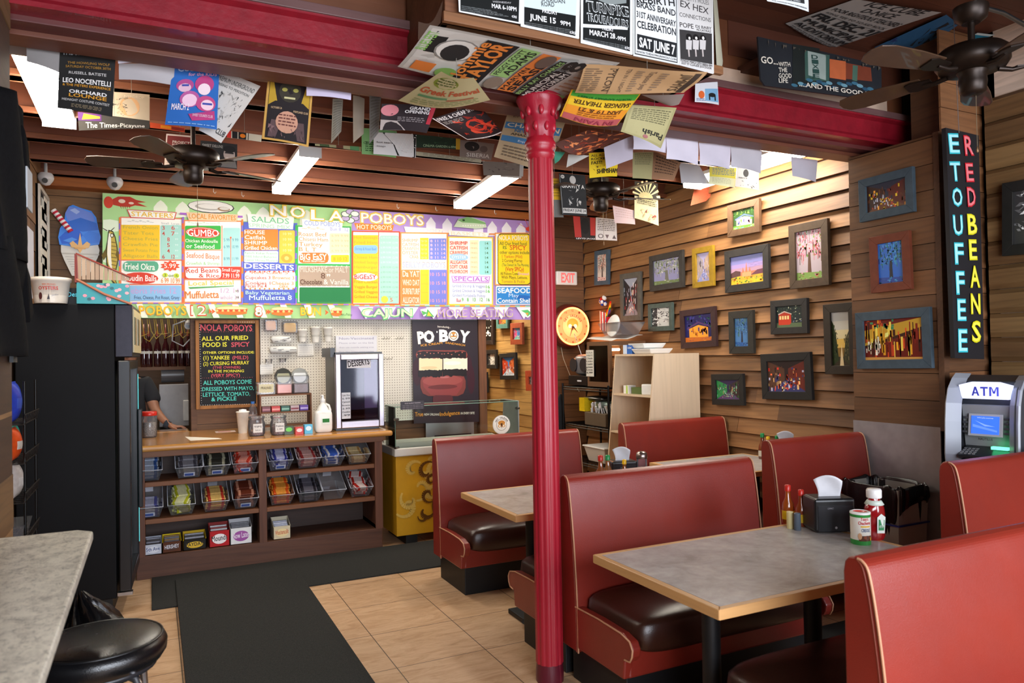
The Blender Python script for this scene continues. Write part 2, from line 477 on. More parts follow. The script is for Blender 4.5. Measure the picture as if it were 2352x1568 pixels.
p|fdfbf2|1458,2261,1470,2261,1470,2252,1458,2252
p|fdfbf2|1507,2451,1519,2451,1519,2442,1507,2441
p|fdfbf2|1505,2262,1516,2263,1516,2253,1505,2253
p|fdfbf2|1554,2453,1566,2453,1566,2444,1554,2443
p|fdfbf2|1552,2263,1563,2264,1563,2254,1551,2254
p|fdfbf2|1601,2454,1613,2455,1613,2445,1601,2445
p|fdfbf2|1599,2265,1610,2265,1610,2255,1599,2255
p|fdfbf2|1649,2456,1661,2456,1661,2447,1649,2446
p|fdfbf2|1646,2266,1658,2266,1658,2256,1646,2256
t|d8ccc0|1225,2383,1666,2392,49,1|MILKSHAKE or MALT
t|6a4a3a|1413,2328,1453,2329,52,1|8
t|fdfbf2|1465,2348,1500,2349,24,1|99
t|5a3624|1224,2269,1424,2274,46,2|Chocolate
t|f0e8dc|1437,2275,1670,2278,47,1|& Vanilla
q|1f7a45|1216,2242,1688,2252,1686,2114,1214,2107,9
t|f2cf4a|962,2885,1114,2887,100,9|N
t|fffdf4|969,2890,1108,2891,89,2|N
t|f2cf4a|1139,2882,1283,2882,102,9|O
t|fffdf4|1145,2887,1276,2887,90,2|O
t|f2cf4a|1322,2869,1455,2870,103,9|L
t|fffdf4|1329,2874,1448,2874,91,2|L
t|f2cf4a|1487,2870,1637,2869,104,9|A
t|fffdf4|1494,2875,1630,2874,92,2|A
p|f3f8e0|-121,2071,-74,2072,-32,1956,-80,1955
p|f3f8e0|60,2074,108,2074,151,1957,102,1956
p|f3f8e0|245,2076,295,2077,339,1958,289,1957
p|f3f8e0|436,2079,486,2079,531,1959,480,1958
p|f3f8e0|631,2081,683,2082,729,1960,677,1959
p|f3f8e0|831,2084,885,2085,932,1961,878,1960
p|f3f8e0|1038,2087,1093,2087,1141,1962,1086,1961
p|f3f8e0|1249,2089,1306,2090,1356,1963,1299,1962
p|f3f8e0|1467,2092,1525,2093,1576,1964,1518,1964
p|e8944c|-242,2082,1705,2096,1705,2084,-242,2072
p|9b6fd0|-228,2082,-191,2083,-191,2072,-228,2072
p|9b6fd0|-150,2083,-112,2083,-113,2073,-150,2072
p|9b6fd0|-71,2083,-33,2084,-33,2073,-71,2073
p|9b6fd0|9,2084,47,2084,47,2074,9,2073
p|9b6fd0|90,2084,129,2085,129,2074,90,2074
p|9b6fd0|172,2085,211,2085,211,2075,171,2074
p|9b6fd0|254,2085,294,2086,294,2075,254,2075
p|9b6fd0|338,2086,378,2086,378,2075,338,2075
p|9b6fd0|422,2086,463,2087,463,2076,422,2075
p|9b6fd0|508,2087,549,2087,549,2076,508,2076
p|9b6fd0|595,2087,636,2088,636,2077,594,2076
p|9b6fd0|682,2088,724,2089,724,2077,682,2077
p|9b6fd0|771,2088,813,2089,813,2078,771,2077
p|9b6fd0|860,2089,904,2090,903,2078,860,2078
p|9b6fd0|951,2090,995,2090,995,2079,951,2078
p|9b6fd0|1043,2090,1087,2091,1087,2079,1043,2079
p|9b6fd0|1136,2091,1181,2091,1181,2080,1136,2079
p|9b6fd0|1230,2091,1275,2092,1275,2080,1230,2080
p|9b6fd0|1325,2092,1371,2092,1371,2081,1325,2080
p|9b6fd0|1422,2092,1468,2093,1468,2081,1422,2081
p|9b6fd0|1519,2093,1566,2094,1566,2082,1519,2081
p|9b6fd0|1618,2094,1666,2094,1666,2082,1618,2082
t|e07a20|-101,1976,266,1979,78,4|POBOYS
t|f8cc30|-97,1981,262,1983,72,1|POBOYS
t|d8502c|294,1975,426,1976,91,4|12
t|f8f0e0|302,1981,418,1982,78,0|12
p|e8642c|440,2037,470,2013,440,1989,446,2013
p|e8642c|466,2037,496,2013,465,1989,471,2013
e|e8a860|630,2035,137,26
e|f4d8a0|630,2041,125,16
p|b8401c|504,2031,759,2034,758,2013,504,2011
e|d87a30|630,2003,130,20
e|f2c87a|510,2020,11,10
e|e8542c|533,2020,10,10
e|f2c87a|556,2021,10,10
e|e8542c|578,2021,11,10
e|f2c87a|601,2021,10,10
e|e8542c|624,2021,10,10
e|f2c87a|647,2021,10,10
e|e8542c|670,2022,10,10
e|f2c87a|693,2022,10,10
e|e8542c|716,2022,11,10
e|f2c87a|739,2022,11,10
t|d8502c|819,1971,892,1972,90,6|8
t|f8f0e0|826,1978,886,1978,79,3|8
p|e8642c|915,2037,947,2013,914,1988,921,2013
p|e8642c|932,2038,964,2013,932,1988,938,2013
e|e8a860|1058,2032,98,27
e|f4d8a0|1058,2039,90,16
p|b8401c|969,2029,1148,2031,1147,2010,969,2008
e|d87a30|1057,2000,94,21
e|f2c87a|975,2018,11,10
e|e8542c|999,2018,11,10
e|f2c87a|1024,2018,11,10
e|e8542c|1048,2018,11,11
e|f2c87a|1072,2018,11,11
e|e8542c|1096,2019,11,10
e|f2c87a|1121,2019,11,10
e|e8542c|1145,2019,11,10
t|e07a20|1220,1983,1408,1984,74,4|BUN
t|f8cc30|1224,1987,1404,1989,67,1|BUN
p|e8642c|1444,2038,1478,2013,1443,1987,1450,2012
e|e8a860|1551,2032,56,28
e|f4d8a0|1551,2039,51,17
p|b8401c|1505,2029,1598,2030,1597,2009,1505,2008
e|d87a30|1551,1999,53,21
e|f2c87a|1512,2018,12,10
e|e8542c|1538,2018,11,10
e|f2c87a|1563,2018,12,11
e|e8542c|1589,2018,12,11
t|1c5a34|1589,1985,1696,1981,24,1|not a Poboy""",
"menu_right":"""p|b795d6|1726,3002,3736,3007,3714,1961,1701,1953
p|f8f4fa|2467,2829,2469,2917,2520,2983,2569,2923,2568,2835
p|f8f4fa|2640,2828,2641,2917,2694,2984,2744,2923,2743,2834
p|f8f4fa|2982,2826,2984,2916,3038,2984,3091,2923,3089,2832
p|f8f4fa|3137,2825,3139,2916,3194,2985,3248,2923,3246,2831
p|f8f4fa|3302,2824,3304,2916,3360,2985,3415,2923,3413,2830
p|f8f4fa|3470,2823,3472,2916,3530,2986,3585,2922,3583,2829
t|f2cf4a|1801,2880,2452,2890,104,9|POBOYS
t|fffdf4|1811,2885,2442,2894,92,2|POBOYS
e|5a6a5a|1752,2921,43,28
e|cdb8e0|1752,2921,36,22
e|5a6a5a|1706,2896,44,29
e|f4faf0|1706,2896,36,23
e|5a6a5a|1660,2913,44,29
e|cdb8e0|1660,2913,36,23
e|5a6a5a|1660,2953,43,29
e|f4faf0|1660,2953,36,23
e|5a6a5a|1705,2978,43,28
e|cdb8e0|1705,2978,36,22
e|5a6a5a|1751,2961,44,29
e|f4faf0|1751,2961,37,23
p|f0944c|1723,2791,3680,2875,3680,2859,1723,2777
p|e8542c|1719,2798,2195,2819,2184,2096,1709,2090
p|fdfbf2|1731,2787,2183,2806,2171,2108,1721,2102
p|ee8a34|1741,2873,2136,2879,2119,2817,1768,2809
t|fdf0d8|1768,2818,2113,2828,43,2|HOT POBOYS
p|e8542c|1977,2803,1984,2803,1974,2105,1966,2105
p|f8cc2a|1731,2756,1975,2769,1965,2111,1721,2108
t|e8a838|1739,2722,1968,2732,26,1|Hot Sausage
t|e8a838|1738,2675,1967,2684,26,1|Fried Ham
t|e8a838|1737,2580,1966,2588,26,1|Roast Beef
t|e8a838|1736,2533,1965,2540,26,1|Chisesi Ham
t|e8a838|1735,2486,1965,2492,26,1|Smoked Sausage
t|e8a838|1735,2439,1964,2444,26,1|Hamburger
t|e8a838|1734,2391,1963,2396,26,1|Grilled Onion
t|d08c28|1733,2297,1962,2301,26,1|Fried Chicken
t|d08c28|1732,2250,1961,2253,26,1|Veggie Burger
t|d08c28|1731,2203,1960,2205,26,1|Grilled Veggies
t|d08c28|1731,2156,1959,2157,26,1|Grilled Cheese
q|8fc0e8|1733,2660,1967,2671,1966,2589,1732,2578,24
t|5a8ad0|1747,2613,1954,2620,26,1|Shrimp & Roast Beef
e|fdfbf2|1844,2359,120,41
t|c8281c|1737,2337,1950,2341,43,3|BiGEaSY
q|a9dcc8|1989,2765,2182,2775,2171,2108,1978,2105,17
t|d0efe4|1999,2736,2171,2743,20,0|6.99 9.99 12.99
t|d0efe4|1999,2688,2171,2694,20,0|6.99 9.99 12.99
t|d0efe4|1998,2640,2170,2645,20,0|6.99 9.99 12.99
t|d0efe4|1997,2592,2169,2597,20,0|6.99 9.99 12.99
t|d0efe4|1996,2544,2168,2548,20,0|6.99 9.99 12.99
t|d0efe4|1996,2496,2168,2500,20,0|6.99 9.99 12.99
t|88b8a4|1995,2448,2167,2451,20,0|6.99 9.99 12.99
t|88b8a4|1994,2400,2166,2403,19,0|6.99 9.99 12.99
t|88b8a4|1993,2352,2165,2354,19,0|6.99 9.99 12.99
t|88b8a4|1993,2304,2164,2306,19,0|6.99 9.99 12.99
t|88b8a4|1992,2256,2164,2257,19,0|6.99 9.99 12.99
t|88b8a4|1991,2208,2163,2209,19,0|6.99 9.99 12.99
t|88b8a4|1990,2160,2162,2160,19,0|6.99 9.99 12.99
e|f8d84a|2028,2146,35,34
t|d87a50|2083,2125,2109,2125,37,1|5
p|fdfbf2|2234,2867,2641,2868,2626,2814,2253,2806
t|e8e0f0|2266,2817,2613,2826,37,0|SEAFOOD
p|f0a050|2195,2809,2694,2832,2681,2089,2184,2083
p|fdfbf2|2208,2797,2680,2819,2668,2102,2197,2096
t|f0a468|2213,2715,2380,2721,32,2|SHRIMP
t|f0a468|2212,2674,2380,2680,32,2|CATFISH
t|f0a468|2212,2634,2379,2639,32,2|CRAWFISH
t|f0a468|2211,2593,2378,2598,32,2|OYSTER
t|f0a468|2287,2556,2378,2557,32,2|CRAB
p|f8d03a|2398,2764,2487,2769,2484,2554,2395,2550
p|7a86d8|2492,2763,2677,2773,2673,2556,2489,2549
t|f4c8d0|2505,2726,2665,2734,25,1|8 11 14
t|f8e890|2406,2721,2472,2724,20,0|99
t|f4c8d0|2504,2685,2664,2692,25,1|8 11 14
t|f8e890|2406,2680,2471,2683,20,0|99
t|f4c8d0|2504,2643,2664,2651,25,1|8 11 14
t|f8e890|2405,2639,2471,2642,20,0|99
t|f4c8d0|2503,2602,2663,2609,25,1|8 11 14
t|f8e890|2404,2598,2470,2600,20,0|99
t|f4c8d0|2502,2561,2662,2567,25,1|8 11 14
t|f8e890|2404,2557,2469,2559,20,0|99
p|fdfbf2|2206,2533,2673,2551,2671,2467,2205,2451
t|e8a04c|2213,2461,2663,2475,57,2|SEILLY POBOYS
t|a8b8e8|2215,2463,2661,2476,52,1|SEILLY POBOYS
p|f08a44|2202,2440,2390,2446,2385,2105,2197,2102
p|f8c830|2395,2447,2485,2450,2479,2106,2390,2105
p|7880d4|2490,2450,2674,2456,2668,2102,2484,2100
t|fde8d0|2211,2373,2384,2375,57,3|Da YAT
t|e8a838|2405,2385,2473,2387,25,0|~~~
t|f0a8b0|2499,2388,2662,2392,33,1|10 15 18
t|fde8d0|2210,2287,2382,2288,57,3|WHO DAT
t|e8a838|2403,2298,2471,2299,25,0|~~~
t|f0a8b0|2498,2300,2660,2304,33,1|10 15 18
t|fde8d0|2208,2201,2381,2201,57,3|SURF&TURF
t|e8a838|2402,2210,2470,2212,25,0|~~~
t|f0a8b0|2496,2212,2659,2215,32,1|10 15 18
t|fde8d0|2207,2114,2379,2114,57,3|ALLIGATOR
t|e8a838|2400,2123,2469,2124,25,0|~~~
t|f0a8b0|2495,2125,2657,2127,32,1|10 15 18
p|fdfbf2|2694,2856,3152,2856,3130,2810,2707,2806
t|f4e4c0|2727,2807,3109,2820,36,0|BASKETS
p|f0d040|2693,2793,3194,2812,3180,2105,2681,2098
p|fdfbf2|2706,2781,3179,2798,3166,2117,2695,2111
p|fbd9c8|2706,2748,2911,2758,2910,2717,2705,2707
t|d8381c|2712,2710,2904,2717,36,3|SHRIMP
p|fbd9c8|2705,2699,2910,2709,2910,2668,2704,2659
t|d8381c|2711,2662,2903,2668,36,3|CATFISH
p|fbd9c8|2704,2651,2909,2660,2909,2619,2703,2610
t|d8381c|2710,2613,2902,2619,36,3|CRAWFISH
p|fbd9c8|2702,2555,2908,2563,2907,2522,2702,2514
t|d8381c|2709,2517,2900,2521,36,3|ALLIGATOR
p|fbd9c8|2702,2506,2907,2514,2906,2473,2701,2466
t|d8381c|2708,2469,2899,2473,36,3|SOFT CRAB
p|fbd9c8|2701,2458,2906,2465,2905,2424,2700,2418
t|d8381c|2707,2420,2898,2424,36,3|MUSHROOM
e|9cc4ec|2806,2588,102,36
t|e8f0fa|2730,2571,2887,2576,30,1|OYSTER
p|fdf0c0|2928,2767,3026,2772,3019,2416,2922,2413
q|9fe0dc|3034,2766,3173,2773,3166,2419,3028,2415,14
t|d89a6a|2941,2726,3011,2730,18,0|FRIES
t|4a7a4a|3100,2729,3135,2730,26,1|14
t|d89a6a|2940,2677,3010,2680,18,0|FRIES
t|4a7a4a|3099,2679,3134,2681,26,1|14
t|d89a6a|2939,2628,3009,2631,18,0|FRIES
t|4a7a4a|3098,2630,3133,2631,26,1|14
t|d89a6a|2938,2579,3008,2582,18,0|FRIES
t|4a7a4a|3097,2581,3132,2582,26,1|14
t|d89a6a|2938,2531,3007,2533,18,0|FRIES
t|4a7a4a|3096,2531,3131,2533,26,1|14
t|d89a6a|2937,2482,3006,2484,18,0|FRIES
t|4a7a4a|3095,2482,3131,2483,26,1|14
t|d89a6a|2936,2433,3006,2435,18,0|FRIES
t|4a7a4a|3094,2433,3130,2434,26,1|14
p|c79ad8|2716,2394,3150,2403,3135,2333,2732,2327
p|f6e8f8|2729,2386,3136,2394,3122,2343,2746,2338
t|b06ac8|2746,2345,3125,2348,43,3|SPECIALS
t|8a9ad0|2727,2280,3091,2285,30,1|Grilled Shrimp & Veggies
t|8a9ad0|2727,2232,3090,2236,30,1|Grilled Chicken & Veggies
t|8a9ad0|2726,2184,3090,2186,30,1|Grilled Portabella Poboy
t|4ab04a|3098,2276,3144,2277,34,1|16
t|4ab04a|3097,2231,3143,2231,34,1|16
t|b02a5a|2770,2132,2820,2131,36,1|Bun
t|3aa048|2828,2138,3138,2143,36,2|9   8   13   12   16
p|f0a050|3209,2859,3681,2886,3669,2322,3199,2311
p|fdfbf2|3223,2847,3665,2871,3654,2335,3213,2324
q|2a2a22|3240,2851,3632,2872,3621,2324,3230,2314,38
q|f8d41c|3247,2843,3624,2864,3613,2332,3237,2322,35
t|f6f0e0|3254,2783,3596,2798,50,1|NOLA POBOYS
t|2a4a2a|3261,2731,3580,2744,37,1|All Our fried food
t|2a6a2a|3299,2694,3343,2693,32,2|IS
t|d8561c|3379,2687,3574,2693,50,2|SPICY
t|2a4a2a|3262,2640,3608,2652,34,1|other options include
t|c85a1c|3287,2599,3525,2606,32,1|1 Yankee (Mild)
t|6a4a1a|3287,2557,3524,2563,32,1|2 Cursing Murray
t|2a6a3a|3286,2512,3598,2521,29,1|(The Owner) In The Morning
t|c8361c|3324,2464,3540,2468,42,2|(Very SPiCy)
t|3a4a1a|3265,2420,3477,2424,31,1|All Poboys Come
t|d8a0c8|3470,2426,3596,2427,29,1|Dressed
t|4a4a1a|3275,2381,3580,2387,32,1|With Mayo, Lettuce,
t|b88a3a|3274,2339,3549,2343,31,1|Tomato & Pickle
q|fdfbf2|3210,2305,3666,2315,3662,2115,3206,2109,11
q|2f86d0|3220,2292,3656,2302,3653,2124,3216,2118,8
e|5aaae8|3327,2261,88,19
e|1f66b8|3517,2192,104,22
t|fdfbf2|3229,2231,3625,2238,52,3|SEAFOOD
t|cfe6f8|3355,2191,3472,2190,37,1|May
t|fdfbf2|3224,2129,3647,2135,47,2|Contain Shells
p|d8e8c8|2749,2891,2805,2977,2957,3000,3097,2964,3117,2906,2983,2886,2845,2890
p|8ac078|2791,2964,2902,3003,2985,2989,3097,2957,3111,2939,2970,2943,2846,2942
e|2a4a2a|2860,2966,14,10
p|fdfbf2|2845,2916,2862,2916,2853,2901
p|fdfbf2|2873,2918,2889,2917,2881,2903
p|fdfbf2|2900,2919,2917,2919,2908,2904
p|fdfbf2|2928,2921,2945,2921,2936,2906
p|fdfbf2|2956,2923,2973,2922,2964,2908
p|fdfbf2|2984,2924,3001,2924,2992,2909
p|fdfbf2|3012,2926,3029,2926,3020,2911
p|fdfbf2|3040,2928,3057,2927,3048,2913
p|fdfbf2|3068,2929,3085,2929,3076,2914
p|e0503c|3606,2922,3467,2975,3483,2966,3615,2912
p|e0503c|3606,2922,3505,3009,3519,2998,3615,2912
p|e0503c|3606,2922,3555,3032,3567,3020,3615,2912
p|e0503c|3606,2922,3612,3042,3620,3030,3615,2912
p|e0503c|3606,2922,3668,3038,3674,3025,3615,2912
p|e0503c|3606,2922,3718,3019,3720,3007,3615,2912
p|e0503c|3606,2922,3753,2988,3754,2978,3615,2912
e|d8402c|3636,2917,69,29
p|efe8f6|1763,2066,1909,2068,1834,1953
p|efe8f6|1983,2069,2133,2071,2056,1954
p|efe8f6|2209,2071,2363,2073,2284,1955
p|efe8f6|2441,2074,2600,2076,2518,1956
p|efe8f6|2681,2077,2844,2079,2760,1957
p|efe8f6|2927,2080,3095,2082,3008,1958
p|efe8f6|3180,2083,3353,2085,3264,1959
p|efe8f6|3441,2086,3619,2088,3527,1960
p|f0a04c|1706,2090,3664,2104,3664,2089,1705,2076
p|8ad0b8|1727,2089,1773,2089,1773,2077,1727,2077
p|8ad0b8|1824,2089,1870,2090,1870,2078,1824,2077
p|8ad0b8|1922,2090,1968,2091,1968,2079,1921,2078
p|8ad0b8|2020,2091,2068,2092,2068,2079,2020,2079
p|8ad0b8|2121,2092,2169,2092,2168,2080,2120,2079
p|8ad0b8|2222,2093,2271,2093,2270,2081,2222,2080
p|8ad0b8|2325,2093,2374,2094,2374,2082,2325,2081
p|8ad0b8|2429,2094,2479,2095,2478,2082,2428,2082
p|8ad0b8|2534,2095,2584,2096,2584,2083,2534,2082
p|8ad0b8|2641,2096,2692,2096,2691,2084,2640,2083
p|8ad0b8|2749,2097,2800,2097,2800,2085,2748,2084
p|8ad0b8|2858,2098,2910,2098,2910,2085,2858,2085
p|8ad0b8|2969,2098,3022,2099,3022,2086,2968,2086
p|8ad0b8|3081,2099,3135,2100,3134,2087,3081,2086
p|8ad0b8|3194,2100,3249,2101,3249,2088,3194,2087
p|8ad0b8|3310,2101,3365,2102,3365,2089,3309,2088
p|8ad0b8|3426,2102,3482,2103,3482,2089,3426,2089
p|8ad0b8|3545,2103,3601,2104,3601,2090,3544,2090
t|58c070|1786,1974,2304,1977,79,8|CAJUN
t|d8f4b8|1793,1979,2297,1982,70,3|CAJUN
p|f4faf0|2378,2049,2468,2068,2486,2018,2414,1981
p|58b060|2389,2040,2456,2018,2407,1993
p|58b060|2454,2056,2525,1979,2433,1981
p|e8c83c|2464,2031,2499,1987,2450,1988
t|e8e07a|2556,1979,3395,1984,78,7|MORE SEATING
t|b89ad8|2561,1984,3389,1989,70,3|MORE SEATING
p|f0f8ec|3470,2059,3574,2074,3640,2028,3572,1974,3513,2000
p|58c070|3492,2050,3571,2060,3618,2025,3569,1987,3543,2024
p|f0a03c|3543,2027,3580,2027,3572,1998""",
"chalk":"""t|d05a66|378,1850,812,1845,55,3|NOLA POBOYS
t|e8e048|387,1761,777,1767,37,3|ALL OUR FRIED
t|e8e048|396,1705,595,1707,39,3|FOOD IS
t|d05a66|632,1703,789,1707,40,3|SPICY
t|e8e048|397,1645,826,1642,21,3|OTHER OPTIONS INCLUDE:
t|e8e048|399,1594,616,1592,33,3|(1) YANKEE
t|d05a66|640,1592,775,1591,32,3|(MILD)
t|e8e048|399,1542,782,1545,31,3|(2) CURSING MURRAY
t|d05a66|477,1512,706,1509,22,3|(THE OWNER)
t|e8e048|440,1479,736,1475,23,3|IN THE MORNING
t|d05a66|462,1440,702,1437,27,3|(VERY SPICY)
t|5fd8c8|397,1372,801,1370,37,3|ALL POBOYS COME
t|5fd8c8|387,1318,819,1314,33,3|DRESSED WITH MAYO,
t|5fd8c8|393,1269,786,1263,35,3|LETTUCE, TOMATO,
t|5fd8c8|461,1226,670,1226,33,3|& PICKLE
e|e8e8e8|373,1922,3,3
e|e8e8e8|839,1923,2,3
e|e8e8e8|373,1900,3,3
e|e8e8e8|839,1901,3,3
e|e8e8e8|373,1879,3,3
e|e8e8e8|839,1879,3,3
e|e8e8e8|374,1857,2,3
e|e8e8e8|839,1857,3,3
e|e8e8e8|374,1836,3,3
e|e8e8e8|840,1835,2,3
e|e8e8e8|374,1815,3,3
e|e8e8e8|840,1812,3,3
e|e8e8e8|374,1793,3,3
e|e8e8e8|840,1790,3,3
e|e8e8e8|375,1772,2,3
e|e8e8e8|840,1768,3,3
e|e8e8e8|375,1750,2,3
e|e8e8e8|840,1746,3,3
e|e8e8e8|375,1729,3,3
e|e8e8e8|841,1724,2,3
e|e8e8e8|375,1708,3,2
e|e8e8e8|841,1702,3,3
e|e8e8e8|375,1686,3,3
e|e8e8e8|841,1680,3,3
e|e8e8e8|376,1665,2,3
e|e8e8e8|841,1658,3,3
e|e8e8e8|376,1643,3,3
e|e8e8e8|842,1636,2,3
e|e8e8e8|376,1622,3,3
e|e8e8e8|842,1614,3,3
e|e8e8e8|376,1601,3,2
e|e8e8e8|842,1592,3,3
e|e8e8e8|377,1579,2,3
e|e8e8e8|842,1569,3,4
e|e8e8e8|377,1558,3,3
e|e8e8e8|842,1547,3,3
e|e8e8e8|377,1536,3,3
e|e8e8e8|843,1525,2,3
e|e8e8e8|377,1515,3,3
e|e8e8e8|843,1503,3,3
e|e8e8e8|378,1494,2,2
e|e8e8e8|843,1481,3,3
e|e8e8e8|378,1472,2,3
e|e8e8e8|843,1459,3,3
e|e8e8e8|378,1451,3,3
e|e8e8e8|843,1437,3,3
e|e8e8e8|378,1429,3,3
e|e8e8e8|844,1415,3,3
e|e8e8e8|378,1408,3,3
e|e8e8e8|844,1393,3,3
e|e8e8e8|379,1387,2,3
e|e8e8e8|844,1371,3,3
e|e8e8e8|379,1365,3,3
e|e8e8e8|844,1349,3,3
e|e8e8e8|379,1344,3,3
e|e8e8e8|845,1327,2,3
e|e8e8e8|379,1322,3,3
e|e8e8e8|845,1305,3,3
e|e8e8e8|380,1301,2,3
e|e8e8e8|845,1283,3,3
e|e8e8e8|380,1280,3,3
e|e8e8e8|845,1261,3,3
e|e8e8e8|380,1258,3,3
e|e8e8e8|845,1239,3,3
e|e8e8e8|380,1237,3,3
e|e8e8e8|846,1216,3,3
e|e8e8e8|381,1216,2,2
e|e8e8e8|846,1194,3,3
e|e8e8e8|380,1925,3,3
e|e8e8e8|375,1196,2,3
e|d05a66|388,1837,2,2
e|d05a66|389,1433,2,2
e|e8e8e8|399,1925,3,3
e|e8e8e8|393,1196,3,3
e|d05a66|406,1837,2,3
e|d05a66|406,1433,2,2
e|e8e8e8|418,1925,3,3
e|e8e8e8|412,1196,2,3
e|d05a66|424,1837,3,3
e|d05a66|424,1432,2,3
e|e8e8e8|437,1925,3,3
e|e8e8e8|430,1195,3,3
e|d05a66|442,1837,3,3
e|d05a66|441,1432,3,3
e|e8e8e8|456,1925,3,2
e|e8e8e8|449,1195,3,3
e|d05a66|461,1838,2,2
e|d05a66|459,1432,2,2
e|e8e8e8|475,1924,3,3
e|e8e8e8|467,1195,3,2
e|d05a66|479,1838,2,2
e|d05a66|477,1432,2,2
e|e8e8e8|494,1924,3,3
e|e8e8e8|486,1194,3,3
e|d05a66|497,1838,2,2
e|d05a66|494,1431,3,3
e|e8e8e8|513,1924,3,3
e|e8e8e8|505,1194,3,3
e|d05a66|515,1838,2,2
e|d05a66|512,1431,3,3
e|e8e8e8|533,1924,2,3
e|e8e8e8|524,1193,3,3
e|d05a66|534,1838,2,3
e|d05a66|530,1431,2,2
e|e8e8e8|552,1924,3,3
e|e8e8e8|543,1193,2,3
e|d05a66|552,1838,2,3
e|d05a66|548,1431,2,2
e|e8e8e8|571,1924,3,3
e|e8e8e8|562,1193,2,3
e|d05a66|570,1838,3,3
e|d05a66|566,1430,2,3
e|e8e8e8|591,1924,2,3
e|e8e8e8|581,1192,2,3
e|d05a66|589,1839,2,2
e|d05a66|584,1430,2,3
e|e8e8e8|610,1924,3,3
e|e8e8e8|600,1192,2,3
e|d05a66|607,1839,3,2
e|d05a66|602,1430,2,2
e|e8e8e8|630,1924,2,3
e|e8e8e8|619,1191,2,3
e|d05a66|626,1839,2,2
e|d05a66|620,1430,2,2
e|e8e8e8|649,1924,3,3
e|e8e8e8|638,1191,2,3
e|d05a66|644,1839,3,2
e|d05a66|638,1429,2,3
e|e8e8e8|669,1924,2,3
e|e8e8e8|657,1191,3,3
e|d05a66|663,1839,2,3
e|d05a66|656,1429,3,3
e|e8e8e8|688,1924,3,3
e|e8e8e8|676,1190,3,3
e|d05a66|682,1839,2,3
e|d05a66|674,1429,3,2
e|e8e8e8|708,1924,3,3
e|e8e8e8|695,1190,3,3
e|d05a66|700,1839,3,3
e|d05a66|693,1429,2,2
e|e8e8e8|728,1924,3,3
e|e8e8e8|715,1189,2,3
e|d05a66|719,1840,3,2
e|d05a66|711,1428,2,3
e|e8e8e8|747,1924,3,3
e|e8e8e8|734,1189,3,3
e|d05a66|738,1840,2,2
e|d05a66|729,1428,3,3
e|e8e8e8|767,1924,3,3
e|e8e8e8|753,1189,3,3
e|d05a66|757,1840,2,2
e|d05a66|748,1428,2,2
e|e8e8e8|787,1924,3,3
e|e8e8e8|773,1188,3,3
e|d05a66|776,1840,2,2
e|d05a66|766,1428,2,2
e|e8e8e8|807,1924,3,3
e|e8e8e8|792,1188,3,3
e|d05a66|795,1840,2,3
e|d05a66|784,1427,3,3
e|e8e8e8|827,1924,3,3
e|e8e8e8|812,1187,3,3
e|d05a66|814,1840,2,3
e|d05a66|803,1427,2,3""",
